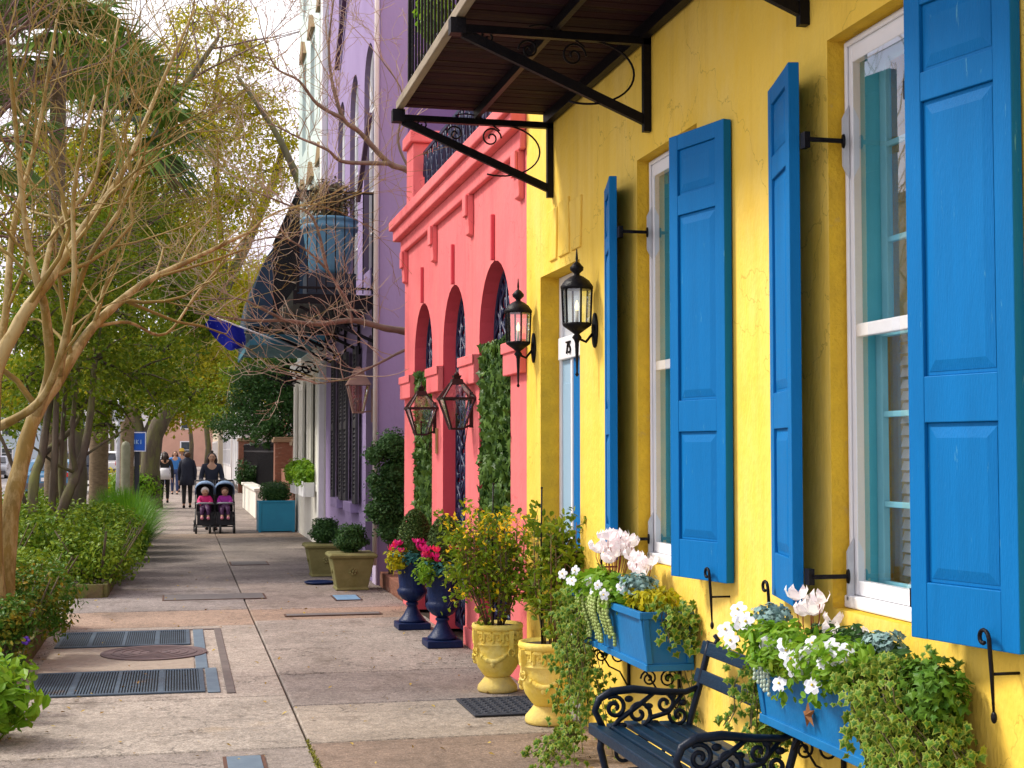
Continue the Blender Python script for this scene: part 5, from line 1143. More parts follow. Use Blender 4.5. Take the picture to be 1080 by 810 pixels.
# ================================================================= URNS AND POTS
SOIL2 = SOIL
def navy_urn(x, y, s, label):
    e = empty('garden_urn', (x,y,.006), label, 'urn', 'fluted navy urns by the pink wall')
    b = MB(); b.box(x-.15*s,x+.15*s,y-.15*s,y+.15*s,.006,.065*s); b.build('plinth', NAVY, e, bevel=.008)
    fl = lambda lo, hi: (lambda i, t: 1+(.045*abs(math.sin(t*10)) if lo <= i <= hi else 0))
    b = MB(); b.lathe([(.125*s,.066*s),(.125*s,.085*s),(.105*s,.10*s),(.075*s,.14*s),(.05*s,.19*s),(.045*s,.215*s),(.058*s,.225*s),(.058*s,.24*s),(.042*s,.25*s)], (x,y,0), 40, mod=fl(2,4)); b.build('foot', NAVY, e)
    b = MB(); b.lathe([(.045*s,.25*s),(.085*s,.275*s),(.125*s,.32*s),(.135*s,.36*s),(.125*s,.375*s),(.118*s,.39*s),(.128*s,.50*s),(.148*s,.58*s),(.165*s,.60*s),(.172*s,.615*s),(.165*s,.63*s),(.148*s,.625*s),(.14*s,.58*s)], (x,y,0), 60, mod=lambda i,t: 1+(.06*abs(math.sin(t*12)) if 1<=i<=3 else (.035*abs(math.sin(t*12)) if 5<=i<=7 else 0))); b.build('bowl', NAVY, e)
    return e
navy_urn(2.183, 11.87, 1.0, 'nearer fluted navy urn on a square plinth by the pink wall'); navy_urn(2.13, 13.12, 1.0, 'farther fluted navy urn on a square plinth')
CYP = pmat('magenta_petal', (.75,.015,.16), (.55,.01,.20), rough=.5, islands=.7, transl=.2)
CYR = pmat('rose_petal', (.80,.03,.07), (.70,.02,.12), rough=.5, islands=.7, transl=.2)
WPET = pmat('white_petal', (.88,.86,.84), (.84,.74,.78), spec=.1, rough=.6, islands=.8, transl=.4)
STEM = pmat('red_stem', (.28,.03,.03), (.2,.04,.02), rough=.6)
def cyclamen(b, c, s, mi):          # five reflexed petals swept up from a nodding centre
    az0 = random.uniform(0, 6.28)
    for k in range(5):
        a = az0+k*1.257; o = Vector((math.cos(a), math.sin(a), 0)); t = Vector((-math.sin(a), math.cos(a), 0)); p = Vector(c)
        tw = t*random.uniform(-.25,.25)*s
        b.add([p+o*.12*s-t*.12*s, p+o*.12*s+t*.12*s, p+o*.50*s+t*.36*s+Vector((0,0,.22*s)), p+o*.50*s-t*.36*s+Vector((0,0,.22*s)), p+o*.72*s+t*.26*s+Vector((0,0,.72*s))+tw, p+o*.72*s-t*.26*s+Vector((0,0,.72*s))+tw, p+o*.62*s+Vector((0,0,1.05*s))+tw*1.6],
              [(0,1,2,3),(3,2,4,5),(5,4,6)], mi=mi)
def urn_plants(x, y, z, label, pink_left=True):
    c = empty('box_cone', (x+.05,y+.05,z), 'clipped conical box bush in '+label, 'shrub', 'conical box bushes in the navy urns')
    m = MB(); n = 5200; t_ = rng.random(n)**.8; a = rng.uniform(0,6.283,n); r = .165*np.sqrt(np.clip(1-t_**2.2,0,1))*(rng.uniform(.85,1.08,n))
    P = np.stack([x+.03+r*np.cos(a), y+.05+r*np.sin(a), z+.02+t_*.46], 1); nr = np.stack([np.cos(a),np.sin(a),.5+t_],1)+rng.normal(size=(n,3))*.5
    m.inst(LEAF_V, LEAF_F, P, dirmats(rng.normal(size=(n,3)), nr), rng.uniform(.016,.03,n)); m.lathe([(.13,.0),(.14,.12),(.12,.28),(.07,.38),(.01,.42)], (x+.03,y+.05,z), 12)
    m.build('foliage', pmat('boxwood_leaf', (.02,.06,.012), (.09,.14,.025), spec=.15, rough=.45, islands=.85), c)
    f = empty('cyclamen', (x-.08,y-.05,z), 'magenta cyclamen flowers with dark round leaves in '+label, 'flowers', 'magenta cyclamen in the navy urns')
    m = MB(); leafy(m, (x-.02,y-.10,z+.04), (.19,.13,.08), 300, .055, LEAF6_V, LEAF6_F, shell=.3, up=1); m.build('leaves', GLF, f)
    m = MB()
    for i in range(17):
        aa = random.uniform(2.6,6.0) if i < 15 else random.uniform(0,6.28); q = Vector((x-.03+math.cos(aa)*random.uniform(.10,.19), y-.04+math.sin(aa)*random.uniform(.08,.17), z+random.uniform(.09,.20)))
        cyclamen(m, q, .045, 0 if i % 3 else 1)
    m.build('petals', [CYP, CYR], f)
    l = empty('lime_foliage', (x-.12,y-.1,z), 'lime green leaves trailing over the rim of '+label, 'plant', 'lime foliage in the navy urns')
    m = MB(); leafy(m, (x-.15,y-.10,z+.02), (.12,.12,.13), 420, .045, LEAF6_V, LEAF6_F, shell=.2); leafy(m, (x+.14,y-.08,z+.02), (.07,.08,.08), 120, .045, LEAF6_V, LEAF6_F, shell=.2)
    m.build('leaves', GL4 if pink_left else GL3, l)
random.seed(4)
urn_plants(2.183, 11.87, .62, 'the nearer navy urn', False); urn_plants(2.13, 13.12, .62, 'the farther navy urn')
YPOT = pmat('yellow_pot_glaze', (.80,.62,.10), (.70,.48,.06), rough=.75, scale=7, bump=.5, bscale=40, col3=(.83,.68,.22), s3=5, p3=(.45,.7))
YPOTD = pmat('aged_pot_base', (.78,.60,.14), (.50,.38,.14), rough=.85, scale=9, bump=.5, bscale=40, col3=(.30,.26,.12), s3=11, p3=(.58,.70))
def yellow_pot(x, y, s, label):
    e = empty('urn_pot', (x,y,.006), label, 'pot', 'yellow Greek key urn pots by the door')
    b = MB(); b.lathe([(.132*s,.006),(.138*s,.02),(.134*s,.045*s),(.12*s,.06*s),(.10*s,.085*s),(.085*s,.105*s)], (x,y,0), 40); b.build('foot', YPOTD, e)
    b = MB(); b.lathe([(.083*s,.104*s),(.10*s,.12*s),(.135*s,.17*s),(.158*s,.23*s),(.165*s,.29*s),(.163*s,.325*s),(.170*s,.33*s),(.170*s,.338*s),(.163*s,.343*s),(.163*s,.425*s),(.172*s,.43*s),(.178*s,.445*s),(.172*s,.465*s),(.158*s,.468*s),(.15*s,.44*s)], (x,y,0), 48)
    body = b.build('body', YPOT, e)
    def on(a, z, r): return (x+r*math.cos(a), y+r*math.sin(a), z)
    b = MB(); n = 16; r = .167*s; k = 2*math.pi/n
    for i in range(n):          # meander: each unit a squared hook
        a0 = i*k; U = [(0,.355),(0,.415),(.78,.415),(.78,.372),(.40,.372),(.40,.392)]
        for (p, q), (p2, q2) in zip(U[:-1], U[1:]):
            m_ = 4 if p != p2 else 1
            for j in range(m_): b.bar(on(a0+k*(p+(p2-p)*j/m_), (q+(q2-q)*j/m_)*s, r), on(a0+k*(p+(p2-p)*(j+1)/m_), (q+(q2-q)*(j+1)/m_)*s, r), .013*s, .016*s)
        b.bar(on(a0, .355*s, r), on(a0-k*.2, .355*s, r), .013*s, .016*s)
    b.build('key_band', YPOT, e)
    b = MB(); m_ = 4
    for i in range(m_):
        a0 = i*math.pi/2+.35
        pts = [on(a0+math.pi/2*t, (.30-.075*math.sin(math.pi*t))*s, (.166-.010*math.sin(math.pi*t))*s) for t in np.linspace(.06,.94,11)]
        b.tube(pts, [.010*s+.009*s*math.sin(math.pi*t) for t in np.linspace(0,1,11)], 7)
        for t in np.linspace(.2,.8,5):
            b.ball(on(a0+math.pi/2*t, (.30-.075*math.sin(math.pi*t))*s, (.170-.008*math.sin(math.pi*t))*s), .014*s, 7, 5, jit=.15)
        b.ball(on(a0+math.pi/4, .205*s, .155*s), (.018*s,.018*s,.022*s), 8, 6)
    b.build('garland', YPOT, e)
    b = MB()
    for i in range(m_):
        a0 = i*math.pi/2+.35; b.bar(on(a0,.30*s,.172*s), on(a0,.43*s,.178*s), .03*s, .014*s)
        c = Vector(on(a0,.285*s,.178*s)); tn = Vector((-math.sin(a0), math.cos(a0), 0))
        b.tube([c+tn*.026*s*math.cos(t)+Vector((0,0,.026*s*math.sin(t))) for t in np.linspace(0,2*math.pi,15)], .006*s, 6)
    b.build('ring_handle', YPOT, e)
    b = MB(); b.lathe([(.155*s,.40*s),(.155*s,.445*s)], (x,y,0), 24); b.build('soil', SOIL, e)
yellow_pot(2.205, 8.42, 1.06, 'nearer yellow urn pot with Greek key band beside the door'); yellow_pot(2.15, 9.60, 1.0, 'farther yellow urn pot with Greek key band')
def airy(x, y, z, H, r, nst, nl, size, mats, label, flowers=0, lean=0):
    e = empty('jasmine_plant' if flowers else 'bamboo_plant', (x,y,z), label, 'plant'); st = MB(); lf = MB(); tips = []
    for i in range(nst):
        a = random.uniform(0,6.283); q = r*random.uniform(.1,.75); top = Vector((x+math.cos(a)*q+lean, y+math.sin(a)*q, z+H*random.uniform(.72,1.0)))
        p0 = Vector((x+math.cos(a)*.06, y+math.sin(a)*.06, z)); mid = p0.lerp(top,.5)+Vector((math.cos(a),math.sin(a),0))*r*.15
        st.tube([p0, p0.lerp(mid,.5), mid, mid.lerp(top,.6), top], [.006,.0055,.005,.004,.002], 5)
        for k in range(9):
            t = random.uniform(.25,1); b0 = p0.lerp(mid, t*2) if t < .5 else mid.lerp(top, t*2-1); dr_ = Vector((random.gauss(0,1),random.gauss(0,1),random.gauss(.2,.6))).normalized(); L = r*random.uniform(.35,.8)
            st.tube([b0, b0+dr_*L*.6, b0+dr_*L-Vector((0,0,L*.12))], [.0025,.002,.001], 3); tips += [b0+dr_*L*f for f in (.3,.5,.7,.9,1)]
    T = np.array([tuple(t) for t in tips]); P = T[rng.integers(0,len(T),nl)]+rng.normal(size=(nl,3))*.022
    P[:,2] = np.maximum(P[:,2], z-.25); f = rng.normal(size=(nl,3))+np.array([0,0,-.3]); nr = rng.normal(size=(nl,3))*.7+np.array([0,0,.8])
    lf.inst(LEAF6_V, LEAF6_F, P, dirmats(f, nr), rng.uniform(.6,1.3,nl)*size)
    st.build('stem', pmat('cane', (.10,.09,.03), (.16,.07,.04), rough=.7), e); lf.build('leaves', mats, e)
    if flowers:
        m = MB(); P = T[rng.integers(0,len(T),flowers)]+rng.normal(size=(flowers,3))*.025; top = rng.random(flowers) < .35; P[top,2] = z+H*rng.uniform(.8,1.0,top.sum())
        for k in range(3): m.inst(LEAF_V, LEAF_F, P+rng.normal(size=P.shape)*.006, rotmats(flowers), rng.uniform(.022,.036,flowers))
        m.build('petals', pmat('yellow_petal', (.90,.68,.01), (.88,.58,.01), rough=.5, islands=.7, transl=.25), e)
    return e
random.seed(15)
airy(2.13, 9.60, .45, .78, .34, 22, 2900, .042, pmat('jasmine_leaf', (.07,.17,.008), (.26,.33,.015), spec=.15, rough=.5, islands=.8, transl=.25), 'jasmine with yellow flowers growing in the farther yellow pot', 300, lean=-.04)
airy(2.215, 8.40, .46, .82, .24, 14, 1500, .052, GL1, 'airy shrub with slender leaves in the nearer yellow pot')
for x, y, l in ((2.17,8.45,'in the nearer yellow pot'),(2.12,9.6,'in the farther yellow pot')):
    b = MB(); b.tube([(x,y,.44),(x-.005,y,1.0),(x,y,1.42)], .0055, 6); b.ball((x,y,1.42), .008, 6, 5); tag(b.build('support_stake', IRON), 'thin dark stake standing '+l, 'stake', 'plant stakes')
STONE = pmat('mossy_stone', (.23,.21,.075), (.15,.14,.045), rough=.85, scale=6, bump=.6, bscale=30, col3=(.16,.15,.04), s3=5, p3=(.5,.7))
def stone_planter(x, y, s, label, bl):
    e = empty('stone_planter', (x,y,.006), label, 'planter', 'square mossy stone planters'); b = MB()
    b.frustum((x,y,.02), (.36*s,.36*s), (.50*s,.50*s), .36*s); b.frustum((x,y,.38*s+.0), (.54*s,.54*s), (.58*s,.58*s), .03*s); b.frustum((x,y,.41*s), (.58*s,.58*s), (.52*s,.52*s), .03*s); b.frustum((x,y,.006), (.40*s,.40*s), (.37*s,.37*s), .035)
    b.build('body', STONE, e, bevel=.012)
    b = MB()
    for k in range(7): a = k*math.pi*2/7; b.ball((x+.035*s*math.cos(a), y-.222*s, .23*s+.035*s*math.sin(a)), (.018*s,.012,.018*s), 6, 5)
    b.ball((x,y-.226*s,.23*s), (.018*s,.016,.018*s)); b.ball((x-.222*s,y,.23*s), (.015,.04*s,.04*s)); b.build('rosette', STONE, e)
    bush('box_ball', (x,y,.44*s+.16*s), (.205*s,.195*s,.185*s), 3000, .040, GL2, bl, 'shrub', 'clipped box balls in stone planters')
stone_planter(2.02, 17.0, 1.0, 'nearer mossy stone planter by the purple house', 'clipped dark box ball in the nearer stone planter'); stone_planter(1.90, 18.9, .98, 'farther mossy stone planter by the purple house', 'clipped dark box ball in the farther stone planter')
e = empty('plant_saucer', (1.72,17.75,.006), 'dark blue round saucer on the paving between the stone planters', 'saucer'); b = MB(); b.lathe([(.16,0),(.19,.02),(.18,.03),(.15,.012)], (1.72,17.75,.006), 24); b.build('dish', NAVY, e)
# big balcony planter and its shrub
e = empty('balcony_planter', (1.86,18.15,3.6), 'large fluted blue-green pot on the purple house balcony', 'planter')
b = MB(); b.lathe([(.22,.0),(.25,.06),(.29,.30),(.32,.52),(.33,.56),(.36,.57),(.37,.62),(.345,.64),(.345,.67),(.37,.69),(.36,.72),(.33,.72)], (1.86,18.15,3.88), 40, mod=lambda i,t: 1+(.03*abs(math.sin(t*9)) if 1<=i<=3 else 0)); b.build('body', pmat('blue_glaze', (.10,.26,.38), (.07,.20,.32), rough=.4, scale=4), e)
b = MB(); b.box(1.55,2.17,17.85,18.45,3.60,3.88); b.build('stand', pmat('dark_stand', (.02,.03,.05)), e, bevel=.01)
e = empty('potted_shrub', (1.86,18.15,4.55), 'loose brownish green shrub in the balcony pot', 'shrub'); m = MB(); leafy(m, (1.84,18.15,4.86), (.38,.32,.30), 2600, .06, shell=.2); t = MB()
for _ in range(16): grow(t, (1.86,18.15,4.5), (random.gauss(0,.6),random.gauss(0,.6),1), .28, .010, 2, .5, .1, 3, rmin=.003)
m.build('foliage', pmat('brown_green_leaf', (.05,.08,.03), (.22,.14,.07), islands=.8, rough=.6), e); t.build('stem', TWIG, e)
e = empty('balcony_fern', (1.50,8.72,4.0), 'bright green plant showing through the balcony railing of the yellow house', 'plant'); m = MB()
leafy(m, (1.56,8.75,4.42), (.13,.20,.20), 800, .075, LEAF6_V, LEAF6_F, shell=.3); m.build('foliage', GL3, e); m = MB(); m.lathe([(.08,0),(.11,.2),(.12,.22)], (1.56,8.75,3.91), 14); m.build('pot', pmat('dark_pot', (.05,.03,.03)), e)

# ================================================================= FLOWER BOXES
def flower_box(y0, y1, z0, z1, label, star):
    e = empty('flower_box', (2.27,(y0+y1)/2,z0), label, 'flower box', 'blue flower boxes under the windows')
    xo0, xo1 = 2.165, 2.135; T = .02; b = MB()
    b.prism([(xo0,y0,z0),(xo1,y0,z1),(xo1+T,y0,z1),(xo0+T,y0,z0)], (0,y1-y0,0)); 
    for ya, yb in ((y0+.001,y0+T),(y1-T,y1-.001)): b.prism([(xo0+T,ya,z0),(xo1+T,ya,z1),(2.395,ya,z1),(2.395,ya,z0)], (0,yb-ya,0))
    b.box(xo0+T,2.395,y0+T,y1-T,z0+.002,z0+.02); b.box(2.375,2.395,y0+T,y1-T,z0+.02,z1-.002); b.build('trough', BOXB, e, bevel=.004)
    b = MB()
    for za, zb, o in ((z0-.004,z0+.028,.014),(z1-.03,z1+.004,.016)):
        xa = xo0 if za < z0+.01 else xo1; b.box(xa-o,xa-.001,y0-o,y1+o,za,zb); b.box(xa-.001,2.39,y0-o,y0-.001,za,zb); b.box(xa-.001,2.39,y1+.001,y1+o,za,zb)
    for yy in (y0-.008, y1-.03): b.prism([(xo0-.009,yy,z0+.029),(xo1-.009,yy,z1-.031),(xo1-.0005,yy,z1-.031),(xo0-.0005,yy,z0+.029)], (0,.038,0))
    b.bar((2.17,y0-.006,z0+.03),(2.15,y0-.006,z1-.03),.03,.012,up=(0,1,0)); b.bar((2.372,y0-.006,z0+.03),(2.372,y0-.006,z1-.03),.03,.012,up=(0,1,0)); b.build('moulding', BOXB, e, bevel=.003)
    for yy in (y0+.20, y1-.20):
        b = MB(); b.bar((2.39,yy,z0-.26),(2.39,yy,z0-.002),.012,.02); b.bar((2.20,yy,z0-.010),(2.39,yy,z0-.010),.012,.014); scroll(b, (2.335,yy,z0-.075), .048, 1.8, 0, 1, .005); scroll(b, (2.235,yy,z0-.07), .042, 1.8, math.pi, -1, .005); b.tube([(2.385,yy,z0-.24),(2.34,yy,z0-.16),(2.28,yy,z0-.13),(2.21,yy,z0-.02)], .005, 6); b.build('scroll_bracket', IRON, e)
    b = MB(); b.box(xo0+T+.002,2.37,y0+T+.002,y1-T-.002,z0+.03,z1-.04); b.build('soil', SOIL, e)
    if star:
        yc = y0+(y1-y0)*.52; zc = z0+.105; x = 2.136; pts = []
        for k in range(10): a = math.pi/2+k*math.pi/5+.2; r = .05 if k % 2 == 0 else .019; pts.append((x, yc-r*math.cos(a), zc+r*math.sin(a)))
        s = MB(); s.add(pts+[(x-.018,yc,zc),(x+.004,yc,zc)], [(i,(i+1)%10,10) for i in range(10)]+[((i+1)%10,i,11) for i in range(10)]); s.build('star', pmat('rusty_metal', (.30,.13,.04), (.16,.07,.03), rough=.7, scale=30, metal=.4), e)
flower_box(6.42, 7.62, .615, .885, 'blue flower box under the farther window, above the far end of the bench', False)
flower_box(4.105, 5.06, .63, .88, 'blue flower box with a rusty star under the nearest window', True)
DUST = pmat('silver_leaf', (.12,.24,.24), (.28,.40,.38), spec=.15, rough=.7, islands=.7, transl=.1)
SED = pmat('bead_succulent', (.24,.34,.08), (.38,.46,.15), rough=.5, islands=.6)
PANS = pmat('pansy_white', (.86,.86,.90), (.70,.74,.86), rough=.6, islands=.6, transl=.2)
def cyc_plant(cs, s, label, leaves=180):
    x = sum(c[0] for c in cs)/len(cs); y = sum(c[1] for c in cs)/len(cs); z = min(c[2] for c in cs)-.14
    e = empty('cyclamen', (x,y,z), label, 'flowers'); m = MB(); st = MB()
    for c in cs:
        cyclamen(m, c, s*random.uniform(.85,1.15), 0); q = Vector(c); st.tube([(x+(q.x-x)*.3, y+(q.y-y)*.3, z), q-Vector((0,0,.03)), q+Vector((0,0,.006))], .0022, 4)
    m.build('petals', WPET, e); st.build('stem', STEM, e); m = MB(); leafy(m, (x,y,z+.03), (.11,.14,.06), leaves, .05, LEAF6_V, LEAF6_F, shell=.2, up=1.2); m.build('leaves', GL2, e)
def pansies(cs, s, label):
    e = empty('pansies', cs[0], label, 'flowers'); m = MB(); ey = MB(); lf = MB()
    for c in cs:
        d = Vector((-1, -.9+random.gauss(0,.3), .45+random.gauss(0,.3))).normalized(); u = d.cross(Vector((0,0,1))).normalized(); v = u.cross(d).normalized(); c = Vector(c)
        for k in range(5):
            a = math.pi/2+k*2*math.pi/5; o = u*math.cos(a)+v*math.sin(a); t_ = d.cross(o); 
            s_ = s*.82; m.add([c, c+o*.5*s+t_*.42*s+d*.1*s, c+o*.95*s+t_*.30*s, c+o*1.05*s-d*.06*s, c+o*.95*s-t_*.30*s, c+o*.5*s-t_*.42*s+d*.1*s], [(0,1,2,3,4,5)])
        ey.ball(tuple(c+d*.006), .16*s, 6, 4)
        leafy(lf, tuple(c-d*.03-Vector((0,0,.03))), (.05,.05,.04), 14, .04, LEAF6_V, LEAF6_F)
    m.build('petals', PANS, e); ey.build('centre', pmat('pansy_eye', (.8,.6,.05)), e); lf.build('leaves', GL3, e)
def dusty(c, r, n, label):
    e = empty('silver_foliage', c, label, 'plant'); m = MB(); leafy(m, c, r, n, .032, IVY_V, IVY_F, shell=.2, up=.8); m.build('leaves', DUST, e)
def green(c, r, n, size, mat, label, tv=LEAF6_V, tf=LEAF6_F, name='trailing_plant'):
    e = empty(name, c, label, 'plant'); m = MB(); leafy(m, c, r, n, size, tv, tf, shell=.25, up=.6); m.build('leaves', mat, e); return e
def trail(label, roots, vines, size, nper, mats, var=True, name='trailing_ivy', wall_x=None, spread=.035):
    """ivy strands falling from roots; each vine = (start, end, sag)"""
    e = empty(name, roots, label, 'ivy'); st = MB(); P = []; F = []
    for (p, q, out_) in vines:
        p = Vector(p); q = Vector(q); pts = []
        for k in range(9):
            t = k/8; v = p.lerp(q, t)+Vector((-out_*math.sin(math.pi*min(1,t*1.5)), random.gauss(0,.012), out_*.6*math.sin(math.pi*t)*(1-t))); pts.append(v)
        st.tube(pts, .0022, 4); L = (q-p).length; n = max(4, int(nper*L))
        for _ in range(n):
            t = random.random()*8; i = min(7, int(t)); v = pts[i].lerp(pts[i+1], t-i)+Vector((random.gauss(0,spread),random.gauss(0,spread),random.gauss(0,spread*.7)))
            if v.z < .02: v.z = random.uniform(.015,.05)
            if v.x > 2.385: v.x = 2.385
            P.append(tuple(v)); F.append((random.gauss(-.3,.5), random.gauss(-.2,.5), -1))
    st.build('vine', pmat('vine_stem', (.10,.08,.03)), e); n = len(P); m = MB()
    nr = rng.normal(size=(n,3))*.55+np.array([-.7,-.8,.5]); m.inst(VAR_V if var else IVY_V, VAR_F if var else IVY_F, np.array(P), dirmats(np.array(F), nr), rng.uniform(.65,1.25,n)*size); m.build('leaves', mats, e); return e
random.seed(33)
# box 1 (farther)
cyc_plant([(2.24+random.uniform(-.09,.09), 7.22+random.uniform(-.16,.16), 1.06+random.uniform(0,.13)) for _ in range(24)], .052, 'tall white cyclamen at the far end of the farther flower box')
cyc_plant([(2.27+random.uniform(-.07,.06), 6.84+random.uniform(-.10,.10), 1.03+random.uniform(-.01,.07)) for _ in range(13)], .050, 'pinkish white cyclamen near the middle of the farther flower box')
pansies([(2.10,7.45,1.00),(2.07,7.6,.97),(2.10,7.0,.96),(2.08,6.85,.93),(2.11,7.25,.94),(2.12,6.7,.98)], .03, 'scattered white pansies along the farther flower box')
green((2.17,7.15,.93), (.12,.42,.11), 1100, .065, GL3, 'broad green leaves along the farther flower box')
green((2.25,6.62,.93), (.13,.22,.07), 700, .045, GL4, 'yellow-green leaves at the near end of the farther flower box')
dusty((2.20,6.66,1.0), (.10,.12,.06), 300, 'silvery grey foliage at the near end of the farther flower box')
e = empty('bead_succulent', (2.1,7.2,.8), 'pale green bead-like succulent cascading over the farther flower box', 'plant'); m = MB()
for k in range(30):
    yy = 6.86+.50*k/29+random.uniform(-.01,.01); L_ = random.randint(6, 17); x0 = 2.13-random.random()*.04; pv = Vector((2.20, yy, .93))
    for j in range(L_):
        q = Vector((x0-.02*math.sin(j*.3), yy+random.uniform(-.008,.008), .95-j*.017)); m.ball(tuple(q), .011, 6, 4); m.tube([pv, q], .002, 3); pv = q
m.build('beads', SED, e)
trail('long ivy trailing from the farther flower box down to the paving', (2.12,7.5,.2), [((2.14,random.uniform(7.25,7.7),.88),(2.14+random.uniform(-.12,.14),random.uniform(7.25,7.85),random.uniform(.0,.5)),random.uniform(.02,.08)) for _ in range(22)]+[((2.1,7.4,.15),(2.0-random.random()*.25,7.0+random.random()*.6,.02),.02) for _ in range(10)], .042, 60, [IVYG, IVYM])
trail('short ivy hanging over the near end of the farther flower box', (2.3,6.45,.8), [((2.2+random.uniform(0,.17),6.42,.9),(2.22+random.uniform(0,.16),6.34,random.uniform(.70,.84)),.01) for _ in range(12)], .042, 90, [IVYG, IVYM])
trail('sparse ivy strands behind the back of the bench', (2.36,6.3,.3), [((2.37,6.35+random.uniform(-.1,.5),.62),(2.36,6.25+random.uniform(-.1,.3),random.uniform(.1,.35)),.0) for _ in range(6)], .036, 34, [IVYG, IVYM], spread=.02)
# box 2 (nearest)
cyc_plant([(2.28+random.uniform(-.06,.05), 4.86+random.uniform(-.11,.10), 1.02+random.uniform(-.02,.08)) for _ in range(7)], .055, 'white cyclamen with red stems at the back of the nearest flower box')
cyc_plant([(2.26,4.60,.98),(2.29,4.52,1.0),(2.24,4.66,1.0)], .045, 'small white cyclamen buds with red stems under the window sill', 60)
pansies([(2.09,5.10,1.0),(2.06,5.18,.96),(2.08,5.02,1.01),(2.10,5.15,1.04),(2.05,5.1,.93),(2.12,5.0,.95)], .036, 'cluster of white pansies at the far corner of the nearest flower box')
pansies([(2.08,4.66,.95),(2.07,4.60,.93),(2.09,4.54,.96),(2.08,4.50,.92)], .034, 'white pansies in the middle of the nearest flower box')
pansies([(2.10,4.36,1.0),(2.08,4.32,.98),(2.11,4.28,.99),(2.10,4.40,.97)], .036, 'white pansies toward the near end of the nearest flower box')
pansies([(2.07,4.70,.83),(2.06,4.41,.87)], .032, 'two low white pansies over the front of the nearest flower box')
green((2.15,4.85,.93), (.12,.26,.11), 1500, .045, GL3, 'bright small leaves at the far half of the nearest flower box')
green((2.15,4.42,.94), (.13,.26,.10), 1500, .042, GL3, 'bright small leaves at the near half of the nearest flower box')
green((2.27,4.5,.99), (.08,.35,.06), 400, .05, GL2, 'dark leaves along the back of the nearest flower box')
green((2.09,4.72,.89), (.04,.12,.04), 160, .04, GL1, 'leaves spilling over the front of the nearest flower box')
dusty((2.20,5.06,1.02), (.08,.10,.06), 260, 'silvery grey foliage at the far end of the nearest flower box')
dusty((2.26,4.30,1.02), (.08,.08,.05), 160, 'silvery grey foliage close to the nearest shutter')
e = empty('bead_succulent', (2.1,5.0,.8), 'few pale bead-like succulent strands on the nearest flower box', 'plant'); m = MB()
for k in range(5):
    yy = 5.0-.03*k; pv = Vector((2.16, 4.94, .90))
    for j in range(9): q = Vector((2.108-.004*random.random(), yy+random.uniform(-.006,.006), .93-j*.016-.01*k)); m.ball(tuple(q), .009, 6, 4); m.tube([pv, q], .002, 3); pv = q
m.build('beads', pmat('pale_bead', (.45,.55,.45), (.4,.5,.4)), e)
trail('thin ivy trailing down from the far end of the nearest flower box', (2.12,5.12,.4), [((2.14+random.uniform(0,.2),5.07+random.uniform(0,.06),.86),(2.12+random.uniform(-.05,.2),5.10+random.uniform(-.08,.25),random.uniform(.15,.6)),random.uniform(0,.04)) for _ in range(18)], .036, 80, [IVYG, IVYM], spread=.025)
trail('big variegated ivy mass pouring over the near end of the nearest flower box', (2.2,4.0,.6), [((2.15+random.uniform(0,.2),4.10+random.uniform(-.03,.16),.93+random.uniform(-.03,.05)),(2.15+random.uniform(-.06,.22),3.98+random.uniform(-.20,.16),random.uniform(.30,.75)),random.uniform(.02,.08)) for _ in range(120)], .034, 82, [IVYG, IVYM], spread=.035)
green((2.27,4.02,.90), (.12,.14,.12), 1300, .036, IVYG, 'dark ivy leaves behind the variegated ivy below the nearest shutter', IVY_V, IVY_F)

# ================================================================= BENCH
BN = pmat('bench_navy_paint', (.003,.022,.050), (.002,.014,.034), rough=.40, scale=6, bump=.3, bscale=40, spec=.22, stretch=(3,.6,3))
e = empty('park_bench', (2.0,5.4,0), 'navy painted slatted bench with ornate cast iron arms against the yellow wall', 'bench')
ya, yb = 4.90, 5.98; FX, BXk = 1.77, 2.16
for k, x in enumerate(np.linspace(FX-.035, BXk-.02, 6)):
    z = .45-.018*abs(k-2.5)/2.5 if k else .445
    b = MB(); b.box(x, x+.056, ya-.05, yb+.05, z-.012 if k else z-.035, z+.012); b.build('seat_slat', BN, e, bevel=.006)
for k, (x, z) in enumerate(((2.238,.65),(2.27,.77))):
    b = MB(); c = Vector((x, 0, z)); b.bar((x,ya-.045,z),(x,yb+.045,z),.020,.060,up=(.28,0,1)); b.build('back_slat', BN, e, bevel=.005)
b = MB()
